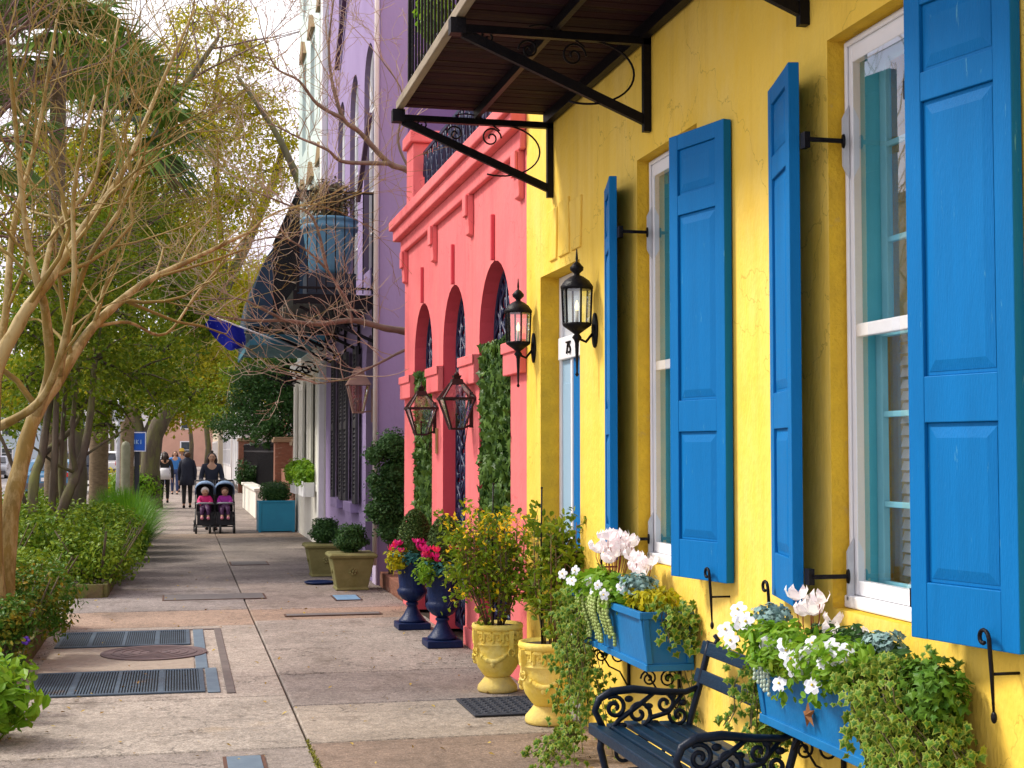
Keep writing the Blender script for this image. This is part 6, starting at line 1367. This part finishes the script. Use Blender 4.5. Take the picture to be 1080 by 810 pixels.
def endpiece(y):
    b = MB(); r = .0125
    b.tube([(2.30,y,.83),(2.315,y,.81),(2.30,y,.785),(2.275,y,.80),(2.262,y,.74),(2.225,y,.60),(2.185,y,.47),(2.17,y,.40),(2.19,y,.28),(2.25,y,.12),(2.30,y,.0)], [.010,.012,.013,.015,.016,.016,.016,.016,.016,.015,.016], 8)
    b.tube([(2.235,y,.61),(2.16,y,.585),(2.05,y,.59),(1.92,y,.607),(1.82,y,.60),(1.765,y,.57),(1.745,y,.52),(1.765,y,.48),(1.79,y,.43)], [.012,.014,.016,.018,.018,.017,.015,.014,.014], 8)
    b.tube([(1.78,y,.43),(1.77,y,.36),(1.80,y,.24),(1.775,y,.12),(1.74,y,.02),(1.72,y,.0)], [.016,.017,.016,.015,.015,.02], 8)
    b.tube([(1.76,y,.40),(1.90,y,.392),(2.05,y,.392),(2.18,y,.40)], .015, 8)
    # foliage scrolls under the arm
    scroll(b, (1.835,y,.53), .052, 1.5, 2.2, -1, .010); scroll(b, (1.945,y,.50), .060, 1.4, -1.2, 1, .010); scroll(b, (2.065,y,.54), .044, 1.3, 1.2, -1, .009); scroll(b, (2.13,y,.485), .045, 1.3, 3.0, 1, .009)
    b.tube([(1.80,y,.42),(1.86,y,.48),(1.95,y,.54),(2.02,y,.59)], [.010,.012,.012,.009], 6); b.tube([(1.95,y,.42),(2.0,y,.48),(2.08,y,.50),(2.16,y,.59)], [.009,.012,.011,.008], 6)
    for cx, cz in ((1.90,.565),(1.99,.53),(2.10,.57),(2.02,.455),(1.87,.45),(2.15,.54)): b.ball((cx,y,cz), (.022,.009,.015), 7, 5)
    scroll(b, (1.88,y,.33), .05, 1.3, 1, 1, .009); scroll(b, (2.08,y,.33), .05, 1.3, 2, -1, .009); b.tube([(1.79,y,.20),(1.90,y,.26),(2.05,y,.26),(2.2,y,.22)], .010, 6)
    return b.build('end_frame', pmat('bench_iron', (.002,.007,.018), (.003,.010,.026), rough=.4, spec=.2, scale=18, bump=.3, bscale=70), e)
endpiece(ya+.02); endpiece(yb-.02); e.location.x += .03; e.location.y += .03

# ================================================================= STREET FURNITURE AND VEHICLES
e = empty('blue_sign', (-1.45,40,0), 'small square blue sign with white marks on a dark post', 'sign')
x, y, z = PX(143, 466, 40)
b = MB(); b.box(x-.03,x+.11,y+.02,y+.10,0,z-.2); b.build('post', pmat('dark_post', (.03,.035,.05)), e)
b = MB(); b.box(x-.28,x+.28,y-.02,y+.015,z-.27,z+.27); pl = b.build('panel', pmat('sign_blue', (.01,.10,.52), (.01,.09,.45), rough=.4), e, bevel=.01)
b = MB(); zz = z
for (x0,x1,z0,z1) in ((-.27,.27,.24,.262),(-.27,.27,-.262,-.24),(-.27,-.25,-.24,.24),(.25,.27,-.24,.24)): b.box(x+x0,x+x1,y-.026,y-.021,zz+z0,zz+z1)
b.build('border', WHITE, pl)
b = MB(); b.tube([(x-.13+.05*math.cos(a),y-.026,z+.05*math.sin(a)) for a in np.linspace(0,6.28,13)], .011, 4); b.bar((x-.03,y-.026,z-.06),(x-.03,y-.026,z+.06),.02); b.bar((x+.02,y-.026,z-.06),(x+.02,y-.026,z+.06),.02); b.bar((x+.02,y-.026,z),(x+.08,y-.026,z+.05),.018); b.bar((x+.02,y-.026,z),(x+.08,y-.026,z-.06),.018); b.bar((x+.14,y-.026,z-.06),(x+.14,y-.026,z+.06),.02); b.build('marks', pmat('sign_light', (.35,.55,.8)), pl)
e = empty('sign_post', PX(124,520,38), 'thin grey metal post left of the blue sign', 'post'); x, y, _ = PX(124,520,38)
b = MB(); b.tube([(x,y,0),(x,y,3.1)], .05, 10); b.build('pole', PLATE, e); b = MB(); b.box(x-.15,x+.15,y-.07,y-.055,2.4,2.85); b.build('panel', PLATE, e)
e = empty('bollard', PX(132,520,39), 'stout grey-green post just left of the blue sign', 'post'); x, y, _ = PX(132,520,39)
b = MB(); b.lathe([(.14,0),(.12,.1),(.12,1.75),(.09,1.85),(.0,1.9)], (x,y,0), 12); b.build('shaft', pmat('moss_grey', (.22,.22,.15), (.15,.16,.09)), e)
TYRE = pmat('tyre', (.02,.02,.02), rough=.85); RIM = pmat('alloy', (.5,.5,.52), rough=.3, metal=.8); CGL = pmat('car_glass', (.015,.02,.028), (.02,.03,.04), rough=.08, spec=.8)
def car(x, y, col, label, suv=False, heading=1, group='parked cars along the road'):
    L, W, Hh = (4.7, 1.9, 1.72) if suv else (4.5, 1.8, 1.43)
    e = empty('parked_car', (x,y,-.12), label, 'car', group); z = -.12
    def yy(v): return y+heading*v
    if suv: prof = [(-L/2,.55),(-L/2+.05,.95),(-L/2+.25,1.05),(-L/2+.50,Hh-.1),(-L/2+.8,Hh),(.5,Hh),(.9,Hh-.1),(1.45,1.12),(2.1,1.02),(L/2-.05,.85),(L/2,.5),(L/2-.1,.28),(-L/2+.1,.28)]
    else: prof = [(-L/2,.5),(-L/2+.05,.85),(-L/2+.6,.95),(-L/2+1.2,Hh-.1),(-L/2+1.6,Hh),(.25,Hh),(.6,Hh-.08),(1.25,.95),(2.0,.85),(L/2-.05,.7),(L/2,.45),(L/2-.1,.25),(-L/2+.1,.25)]
    b = MB(); n = len(prof); secs = [(-1,.86),(-.9,.97),(0,1.0),(.9,.97),(1,.86)]; vs = []
    for s, k in secs:
        for (u, h) in prof:
            t = max(0, (h-.95)/(Hh-.95)); vs.append((x+s*W/2*(1-.17*t), yy(u*(.985 if abs(s)==1 else 1)), z+.28+(h-.28)*(k*.06+.94)))
    fs = [(i*n+j,(i+1)*n+j,(i+1)*n+(j+1)%n,i*n+(j+1)%n) for i in range(4) for j in range(n)]+[tuple(range(n))[::-1], tuple(4*n+j for j in range(n))]
    b.add(vs, fs, smooth=False); b.build('body', col, e, bevel=.04)
    g0 = (-L/2+.62, -L/2+.95) if suv else (-L/2+1.0, -L/2+1.5)
    for s in (-1, 1):
        m = MB(); wl = [(g0[0],1.06),(g0[1],Hh-.14),(.42,Hh-.14),(1.05,1.06)]
        P = [(x+s*(W/2*(1-.17*max(0,(h-.95)/(Hh-.95)))+.004), yy(u), z+h) for u, h in wl]; m.add(P+[(p[0]-s*.02,p[1],p[2]) for p in P], [(0,1,2,3),(7,6,5,4),(0,4,5,1),(1,5,6,2),(2,6,7,3),(3,7,4,0)]); m.build('side_window', CGL, e)
    m = MB(); ra, rb = ((-L/2+.28,1.10),(-L/2+.46,Hh-.16)) if suv else ((-L/2+.68,.99),(-L/2+1.14,Hh-.14))
    P = [(x+s*w_, yy(u)-heading*.025, z+h+.02) for (u, h), w_ in ((ra,W*.40),(rb,W*.34)) for s in (-1,1)]; m.add([P[0],P[1],P[3],P[2]], [(0,1,2,3)]); m.build('rear_window', CGL, e)
    fa, fb = ((1.38,1.16),(.94,Hh-.13)) if suv else ((1.18,1.0),(.65,Hh-.1))
    P = [(x+s*w_, yy(u)+heading*.03, z+h+.02) for (u, h), w_ in ((fa,W*.42),(fb,W*.36)) for s in (-1,1)]; m = MB(); m.add([P[0],P[1],P[3],P[2]], [(0,1,2,3)]); m.build('windscreen', CGL, e)
    for s in (-1, 1):
        for u in (-L/2+.85, L/2-.9):
            m = MB(); m.lathe([(.33,-.1),(.34,-.08),(.34,.08),(.33,.1)], (0,0,0), 20); m.v = [(x+s*(W/2-.11)+c, yy(u)+a, z+.34+b_) for a, b_, c in m.v]; wo = m.build('wheel', TYRE, e)
            m = MB(); m.lathe([(.21,0),(.20,.02),(.05,.03)], (0,0,0), 14); m.v = [(x+s*(W/2-.01)+s*c, yy(u)+a, z+.34+b_) for a, b_, c in m.v]; m.build('rim', RIM, wo)
        m = MB(); m.box(x+s*W*.42-.11,x+s*W*.42+.05*s+.06,yy(-L/2)-.03,yy(-L/2)+.06,z+.78,z+1.05 if suv else z+.82+.12); m.build('taillight', pmat('tail_red', (.6,.01,.02), rough=.25), e)
        m = MB(); m.box(x+s*W*.36-.16,x+s*W*.36+.16,yy(L/2)-.06,yy(L/2)+.02,z+.62,z+.76); m.build('headlight', pmat('lamp_clear', (.7,.72,.75), rough=.15), e)
    m = MB(); m.box(x-.26,x+.26,yy(-L/2)-.03 if heading>0 else yy(-L/2),yy(-L/2) if heading>0 else yy(-L/2)+.03,z+.62,z+.75); m.build('number_plate', WHITE, e)
    m = MB(); m.box(x-W/2+.06,x+W/2-.06,min(yy(-L/2),yy(-L/2)-heading*.07),max(yy(-L/2),yy(-L/2)-heading*.07),z+.32,z+.55); m.box(x-W/2+.06,x+W/2-.06,min(yy(L/2),yy(L/2)+heading*.05),max(yy(L/2),yy(L/2)+heading*.05),z+.30,z+.52); m.build('bumper', pmat('bumper_grey', (.10,.10,.11)), e, bevel=.02)
CW = pmat('car_white', (.78,.79,.80), (.74,.75,.77), rough=.25, coat=.6); CD = pmat('car_navy', (.012,.02,.045), (.015,.022,.05), rough=.25, coat=.6); CB = pmat('car_blue', (.02,.16,.30), (.02,.14,.26), rough=.25, coat=.6); CS = pmat('car_silver', (.42,.44,.47), (.40,.42,.45), rough=.3, metal=.4, coat=.5); CR = pmat('car_red', (.45,.02,.03), (.4,.02,.03), rough=.25, coat=.6)
car(-3.75-.95, 76, CD, 'dark navy parked car with red taillights seen beside the palmetto trunk', True)
car(-4.7, 58, CB, 'blue parked car behind the mossy stems of the evergreen', False)
car(-11.3, 84, CW, 'white parked car at the left edge across the road', True, -1)
car(-11.3, 96, CS, 'silver parked car beyond the white one across the road', False, -1)
car(-11.4, 76, CR, 'red parked car nearest across the road', False, -1)
car(-4.7, 100, CW, 'white parked car far along the near kerb', True)

# ================================================================= PEOPLE
SKIN = pmat('skin', (.58,.33,.22), (.50,.28,.18), rough=.55); HAIR = pmat('dark_hair', (.025,.015,.012), (.04,.02,.015), rough=.6, stretch=(8,8,1)); HAIRB = pmat('brown_hair', (.10,.045,.02), (.07,.03,.015), rough=.6)
def skin(name, joints, edges, mat, parent, sub=2, extra=None):
    o0 = world_loc(parent); names = list(joints); idx = {k: i for i, k in enumerate(names)}
    me = bpy.data.meshes.new(name); me.from_pydata([tuple(Vector(joints[k][0])-o0) for k in names], [(idx[a], idx[c]) for a, c in edges], []); me.update()
    o = bpy.data.objects.new(name, me); COL.objects.link(o); o.parent = parent
    s = o.modifiers.new('skin', 'SKIN'); s.use_smooth_shade = True
    sv = me.skin_vertices[0].data
    for i, k in enumerate(names):
        r = joints[k][1]; sv[i].radius = r if hasattr(r, '__len__') else (r, r)
        sv[i].use_root = (i == 0)
    u = o.modifiers.new('sub', 'SUBSURF'); u.levels = sub; u.render_levels = sub
    me.materials.append(mat); return o
def bake(o):
    dg = bpy.context.evaluated_depsgraph_get(); me = bpy.data.meshes.new_from_object(o.evaluated_get(dg)); o.modifiers.clear(); o.data = me; return o
def person(x, y, H, face, label, top, legs, hair, shoes=None, stride=.12, arms='down', bag=None, z=.0, hairlong=True, hat=None):
    """standing / walking figure; face = +1 walks away from camera, -1 towards it"""
    e = empty('person', (x,y,z), label, 'person', None); f = face; k = H/1.65
    def p(a, b_, c): return (x+a*k, y+f*b_*k, z+c*k)
    st = stride
    hands = {'down': [(.23,.03,.80),(.24,.05,.76)], 'push': [(.17,.33,1.02),(.16,.38,1.03)]}[arms]; elb = (.24,-.03,1.08) if arms == 'down' else (.23,.06,1.08)
    J = {'pel': (p(0,0,.93), (.135*k,.10*k)), 'spine': (p(0,0,1.12), (.115*k,.085*k)), 'chest': (p(0,.0,1.30), (.15*k,.10*k)), 'neck': (p(0,.01,1.42), .05*k), 'n2': (p(0,.015,1.47), .045*k), 'head': (p(0,.025,1.545), (.073*k,.085*k)), 'top': (p(0,.015,1.61), (.06*k,.07*k))}
    E_ = [('pel','spine'),('spine','chest'),('chest','neck'),('neck','n2'),('n2','head'),('head','top')]
    for s, sd in ((-1,'l'),(1,'r')):
        fw_ = st*s
        J.update({'sh'+sd: (p(s*.17,0,1.36), .055*k), 'el'+sd: (p(s*elb[0],elb[1]+(0 if arms=='push' else -fw_*.4),elb[2]), .042*k), 'wr'+sd: (p(s*hands[0][0],hands[0][1]-(0 if arms=='push' else fw_*.6),hands[0][2]), .028*k), 'ha'+sd: (p(s*hands[1][0],hands[1][1]-(0 if arms=='push' else fw_*.6),hands[1][2]-.02), (.035*k,.018*k)),
                  'hp'+sd: (p(s*.085,0,.88), .09*k), 'kn'+sd: (p(s*.09,fw_*.7+.02,.48), .058*k), 'an'+sd: (p(s*.09,fw_*1.5-.02,.08), .037*k), 'to'+sd: (p(s*.10,fw_*1.5+.13,.03), (.035*k,.028*k))})
        E_ += [('chest','sh'+sd),('sh'+sd,'el'+sd),('el'+sd,'wr'+sd),('wr'+sd,'ha'+sd),('pel','hp'+sd),('hp'+sd,'kn'+sd),('kn'+sd,'an'+sd),('an'+sd,'to'+sd)]
    body = bake(skin('body', J, E_, SKIN, e))
    # clothing: slightly larger shells on the same joints
    JT = {n_: (J[n_][0], tuple(q*1.22 for q in (J[n_][1] if hasattr(J[n_][1],'__len__') else (J[n_][1],)*2))) for n_ in ('chest','spine','pel','shl','shr','ell','elr','wrl','wrr')}
    JT['pel'] = (p(0,0,.84), (.175*k,.13*k)); JT['wrl'] = (J['wrl'][0], .038*k); JT['wrr'] = (J['wrr'][0], .038*k); JT['nk'] = (p(0,.0,1.445), .072*k)
    bake(skin('coat', JT, [('chest','spine'),('spine','pel'),('chest','shl'),('chest','shr'),('shl','ell'),('shr','elr'),('ell','wrl'),('elr','wrr'),('chest','nk')], top, e))
    JL = {'pel': (p(0,0,.90), (.15*k,.115*k))}
    for sd in 'lr': JL['hp'+sd] = (J['hp'+sd][0], .10*k); JL['kn'+sd] = (J['kn'+sd][0], .070*k); JL['an'+sd] = (Vector(J['an'+sd][0])+Vector((0,0,.03)), .055*k)
    bake(skin('trousers', JL, [('pel','hpl'),('hpl','knl'),('knl','anl'),('pel','hpr'),('hpr','knr'),('knr','anr')], legs, e))
    for sd in 'lr':
        a = Vector(J['an'+sd][0]); m = MB(); m.tube([a+Vector((0,-f*.06,-.03)), a+Vector((0,f*.04,-.04)), a+Vector((0,f*.17*k,-.055))], [.04*k,.045*k,.032*k], 8); m.build('shoe', shoes or IRON, e)
    m = MB(); c = p(0,-.01,1.565); m.ball(c, (.092*k,.098*k,.092*k), 14, 10)
    if hairlong:
        for s in (-1,1): m.tube([p(s*.05,-.04,1.57), p(s*.085,-.03,1.48), p(s*.075,-.01,1.36), p(s*.06,.02,1.28)], [.05*k,.04*k,.035*k,.012*k], 8)
        m.tube([p(0,-.06,1.58), p(0,-.085,1.45), p(0,-.09,1.30)], [.08*k,.07*k,.03*k], 8)
    o = m.build('hair', hair, e)
    m = MB()                      # face: mask of skin with features, in front of the hair shell
    c = Vector(p(0,.035,1.545)); m.ball(tuple(c), (.068*k,.078*k,.088*k), 14, 10); m.ball(tuple(c+Vector((0,f*.080*k,-.012*k))), (.010*k,.018*k,.018*k), 8, 6)
    for s in (-1,1): m.ball(tuple(c+Vector((s*.070*k,-f*.0*k,0))), (.012*k,.018*k,.025*k), 8, 6)
    m.build('face', SKIN, e)
    m = MB()
    for s in (-1,1): m.ball(tuple(c+Vector((s*.027*k,f*.071*k,.012*k))), (.010*k,.006*k,.006*k), 8, 5); m.bar(tuple(c+Vector((s*.014*k,f*.074*k,.030*k))), tuple(c+Vector((s*.042*k,f*.066*k,.030*k))), .005*k)
    m.build('eyes', HAIR, e)
    m = MB(); m.ball(tuple(c+Vector((0,f*.072*k,-.040*k))), (.020*k,.006*k,.006*k), 8, 5); m.build('mouth', pmat('lips', (.45,.10,.09)), e)
    m = MB()                      # fingers
    for sd, s in (('l',-1),('r',1)):
        h = Vector(J['ha'+sd][0])
        for j in range(4):
            q = h+Vector((0,f*(-.022+.015*j)*k,-.02*k)) if arms == 'down' else h+Vector(((-.022+.015*j)*k,f*.02*k,0))
            m.tube([q, q+Vector((0,0,-.035*k)), q+Vector((-s*.012*k,0,-.06*k-(.01 if j in (1,2) else 0)*k))], .008*k, 5)
        m.tube([h, h+Vector((-s*.02*k,f*.035*k,-.02*k)), h+Vector((-s*.025*k,f*.04*k,-.045*k))], .009*k, 5)
    m.build('fingers', SKIN, e)
    return e, p, k
DKC = pmat('navy_coat', (.012,.016,.035), (.02,.024,.045), rough=.8, scale=10); BLK = pmat('black_cloth', (.012,.012,.014), (.02,.02,.022), rough=.85); WHC = pmat('white_cloth', (.78,.78,.80), (.66,.66,.70), rough=.85, scale=6); JEAN = pmat('blue_jeans', (.03,.05,.13), (.045,.07,.16), rough=.85); BLC = pmat('blue_cloth', (.05,.22,.55), (.04,.18,.48), rough=.8); YELC = pmat('yellow_cloth', (.7,.45,.06), (.6,.38,.05), rough=.8); GREYC = pmat('grey_cloth', (.25,.26,.3), (.2,.2,.24), rough=.85)
e, p, k = person(.69, 30.25, 1.60, -1, 'woman in a dark navy top pushing the double stroller towards us', DKC, BLK, HAIR, arms='push', stride=.10)
m = MB(); m.ball(p(0,-.03,1.67), (.035,.04,.03), 10, 7); m.build('hair_bun', HAIR, e)
e, p, k = person(-.39, 46.0, 1.60, 1, 'woman walking away in a black top with a white jacket tied round her waist', BLK, BLK, HAIR, stride=.10)
m = MB(); c = p(0,0,.95); m.lathe([(.20,-.18),(.215,-.05),(.19,.10),(.15,.18)], c, 16, mod=lambda i,t: 1+.06*math.sin(t*5+i)); m.build('jacket', WHC, e)
e, p, k = person(.27, 42.0, 1.60, 1, 'woman walking away in a bulky dark navy hooded coat and black trousers', DKC, BLK, HAIRB, stride=.08, hairlong=False)
m = MB(); m.lathe([(.21,-.32),(.20,-.1),(.19,.1),(.20,.25),(.15,.42)], p(0,0,1.0), 16, mod=lambda i,t: 1+.04*math.sin(t*6+i)); m.ball(p(0,-.08,1.42), (.11,.07,.07), 10, 7); m.build('coat_skirt', DKC, e)
0 and person(.62, 41.0, 1.62, 1, 'person in blue jeans walking away beside the woman in the navy coat, behind the stroller', DKC, JEAN, HAIR, stride=.12)
e, p, k = person(-.10, 55, 1.62, -1, 'person in a light blue top farther down the sidewalk between the two walking women', BLC, JEAN, HAIRB)
e, p, k = person(.15, 58, 1.66, -1, 'person in a yellow hat and grey top far down the sidewalk', GREYC, BLK, HAIRB, hairlong=False)
m = MB(); m.lathe([(.16,0),(.165,.01),(.10,.02),(.095,.10),(.05,.13),(.0,.135)], p(0,.01,1.60), 16); m.build('hat', YELC, e)
person(-.6, 66, 1.6, -1, 'farthest person, in a white top, near the trees', WHC, JEAN, HAIR)
person(-11.5+2.6, 62, 1.65, 1, 'person in a pink top walking by the road at the left', pmat('pink_cloth', (.6,.12,.2)), JEAN, HAIR)

# ---- double stroller
sx, sy = .735, 29.2
e = empty('double_stroller', (sx,sy,0), 'black double stroller with two pale blue hoods coming towards us', 'stroller')
FR = pmat('stroller_frame', (.02,.02,.025), rough=.4); DEN = pmat('denim_hood', (.30,.42,.60), (.16,.27,.46), rough=.8, scale=12); SEAT = pmat('stroller_seat', (.015,.015,.02), rough=.8)
b = MB()
for x in (-.38,-.02,.02,.38):
    b.tube([(sx+x,sy-.32,.12),(sx+x,sy-.25,.30),(sx+x,sy+.20,.55),(sx+x,sy+.55,.95),(sx+x,sy+.70,1.03)], .014, 8); b.tube([(sx+x,sy+.42,.12),(sx+x,sy+.10,.45),(sx+x,sy-.05,.62)], .012, 8)
b.tube([(sx-.38,sy+.70,1.03),(sx+.38,sy+.70,1.03)], .017, 8); b.tube([(sx-.38,sy-.32,.14),(sx+.38,sy-.32,.14)], .012, 8); b.tube([(sx-.38,sy+.42,.14),(sx+.38,sy+.42,.14)], .012, 8)
b.build('frame', FR, e)
for x, yy in ((-.37,-.34),(-.10,-.34),(.10,-.34),(.37,-.34),(-.39,.42),(.39,.42),(0,.42)):
    r = .085 if yy < 0 else .12; m = MB(); m.lathe([(r*.9,-.022),(r,-.018),(r,.018),(r*.9,.022)], (0,0,0), 20); m.v = [(sx+x+c, sy+yy+a, r+.002+b_) for a, b_, c in m.v]; wo = m.build('wheel', TYRE, e)
    m = MB(); m.lathe([(r*.6,-.024),(r*.6,.024)], (0,0,0), 12); m.v = [(sx+x+c, sy+yy+a, r+.002+b_) for a, b_, c in m.v]; m.build('hub', RIM, wo)
for cx in (-.195,.195):
    m = MB(); m.box(sx+cx-.165,sx+cx+.165,sy-.18,sy+.16,.36,.42); m.prism([(sx+cx-.165,sy+.14,.40),(sx+cx-.165,sy+.19,.40),(sx+cx-.165,sy+.36,.95),(sx+cx-.165,sy+.31,.95)], (.33,0,0)); m.prism([(sx+cx-.155,sy-.19,.40),(sx+cx-.155,sy-.17,.42),(sx+cx-.155,sy-.28,.16),(sx+cx-.155,sy-.31,.17)], (.31,0,0)); m.build('seat', SEAT, e, bevel=.015)
    m = MB(); nseg = 9; vs = []
    for i in range(nseg):
        a = math.radians(56+125*i/(nseg-1)); 
        for j in range(11):
            t = math.pi*j/10; r = .27; hx = .19*math.cos(t); vv = Vector((sx+cx+hx, sy+.17-r*math.cos(a)*(math.sin(t)**.5), .76+r*math.sin(a)*(math.sin(t)**.5))); vs.append(vv)
    m.add(vs, [(i*11+j,i*11+j+1,(i+1)*11+j+1,(i+1)*11+j) for i in range(nseg-1) for j in range(10)], smooth=True)
    o = m.build('hood', DEN, e); s = o.modifiers.new('solid', 'SOLIDIFY'); s.thickness = .012
    m = MB(); m.tube([(sx+cx-.17,sy-.02,.58),(sx+cx-.12,sy-.20,.60),(sx+cx+.12,sy-.20,.60),(sx+cx+.17,sy-.02,.58)], .018, 8); m.build('bumper_bar', pmat('grey_foam', (.30,.32,.36), rough=.8), e)
m = MB(); m.frustum((sx,sy+.05,.14), (.5,.4), (.66,.5), .17); m.build('basket', SEAT, e, bevel=.02)
def toddler(cx, jacket, label, hatm, hairm):
    x, y, z = sx+cx, sy-.03, .43; e = empty('person', (x,y,z), label, 'person', None); k = 1
    J = {'pel': ((x,y+.05,z+.07), (.085,.075)), 'chest': ((x,y+.10,z+.24), (.085,.065)), 'nk': ((x,y+.11,z+.31), .035), 'hd': ((x,y+.08,z+.385), (.065,.07)), 'tp': ((x,y+.085,z+.44), (.05,.055))}
    E_ = [('pel','chest'),('chest','nk'),('nk','hd'),('hd','tp')]
    for s, sd in ((-1,'l'),(1,'r')):
        J.update({'s'+sd: ((x+s*.09,y+.09,z+.27), .035), 'e'+sd: ((x+s*.125,y+.0,z+.18), .03), 'w'+sd: ((x+s*.08,y-.09,z+.17), .022), 'k'+sd: ((x+s*.06,y-.16,z+.06), .04), 'a'+sd: ((x+s*.06,y-.21,z-.09), .028), 't'+sd: ((x+s*.06,y-.27,z-.11), .025)}); E_ += [('chest','s'+sd),('s'+sd,'e'+sd),('e'+sd,'w'+sd),('pel','k'+sd),('k'+sd,'a'+sd),('a'+sd,'t'+sd)]
    bake(skin('body', J, E_, SKIN, e)); g = lambda n_, q: (J[n_][0], tuple(v*q for v in (J[n_][1] if hasattr(J[n_][1],'__len__') else (J[n_][1],)*2)))
    bake(skin('jacket', {n_: g(n_, 1.5) for n_ in ('chest','pel','sl','sr','el','er','wl','wr')}, [('chest','pel'),('chest','sl'),('chest','sr'),('sl','el'),('sr','er'),('el','wl'),('er','wr')], jacket, e))
    bake(skin('leggings', {n_: g(n_, 1.2) for n_ in ('pel','kl','kr','al','ar')}, [('pel','kl'),('kl','al'),('pel','kr'),('kr','ar')], pmat('plum_leggings', (.08,.02,.09)), e))
    c = Vector((x,y+.075,z+.39)); m = MB(); m.ball(tuple(c), (.068,.07,.075), 14, 10); m.ball(tuple(c+Vector((0,-.07,-.008))), (.009,.01,.009), 6, 5); m.build('face', SKIN, e)
    m = MB(); 
    for s in (-1,1): m.ball(tuple(c+Vector((s*.025,-.064,.012))), (.008,.005,.008), 6, 5)
    m.build('eyes', HAIR, e); m = MB(); m.ball(tuple(c+Vector((0,-.064,-.032))), (.014,.005,.005), 6, 4); m.build('mouth', pmat('lips', (.45,.10,.09)), e)
    m = MB(); m.ball(tuple(c+Vector((0,.018,.022))), (.08,.075,.078), 14, 10, jit=.02); m.build('hat' if hatm else 'hair', hatm or hairm, e)
    for s in (-1,1): m = MB(); m.tube([(x+s*.06,y-.20,z-.10),(x+s*.06,y-.25,z-.125),(x+s*.06,y-.30,z-.12)], [.03,.034,.025], 8); m.build('shoe', pmat('pink_shoe', (.7,.25,.35)), e)
MAG = pmat('magenta_jacket', (.65,.01,.16), (.52,.01,.14), rough=.7, scale=14, bump=.4, bscale=30)
toddler(-.195, MAG, 'toddler in a magenta jacket and white hat in the left stroller seat', pmat('cream_knit', (.85,.78,.74), rough=.9), None)
toddler(.195, pmat('pink_violet_jacket', (.42,.015,.26), (.30,.03,.34), rough=.8, scale=9), 'toddler in a magenta jacket with brown hair and no hat in the right stroller seat', None, HAIRB)

# extra small white blooms among the leaves
random.seed(61)
pansies([(2.07+random.uniform(-.02,.03), 4.2+random.random()*.85, .93+random.uniform(-.05,.07)) for _ in range(9)], .028, 'small white pansies dotted among the leaves of the nearest flower box')
pansies([(2.06+random.uniform(-.02,.03), 6.9+random.random()*.65, .93+random.uniform(-.05,.06)) for _ in range(6)], .026, 'small white pansies dotted among the broad leaves of the farther flower box')
# grit and crumbs of soil swept against the walls and pots
b = MB(); n = 2600
xs = 2.39-np.abs(rng.normal(0,.22,n)); ys = 7.3+rng.random(n)*11; P = np.stack([xs, ys, np.full(n,.010)], 1); k_ = n//2
P[:k_//2,0] = -1.07+np.abs(rng.normal(0,.12,k_//2)); P[:k_//2,1] = 7+rng.random(k_//2)*7.2
b.inst(LEAF6_V, LEAF6_F, P, rotmats(n, .5, (0,0,1)), rng.uniform(.004,.013,n))
tag(b.build('grit', SOIL, origin=(2.2,9,0)), 'dark grit and soil crumbs along the foot of the walls', 'grit', kind='stuff')
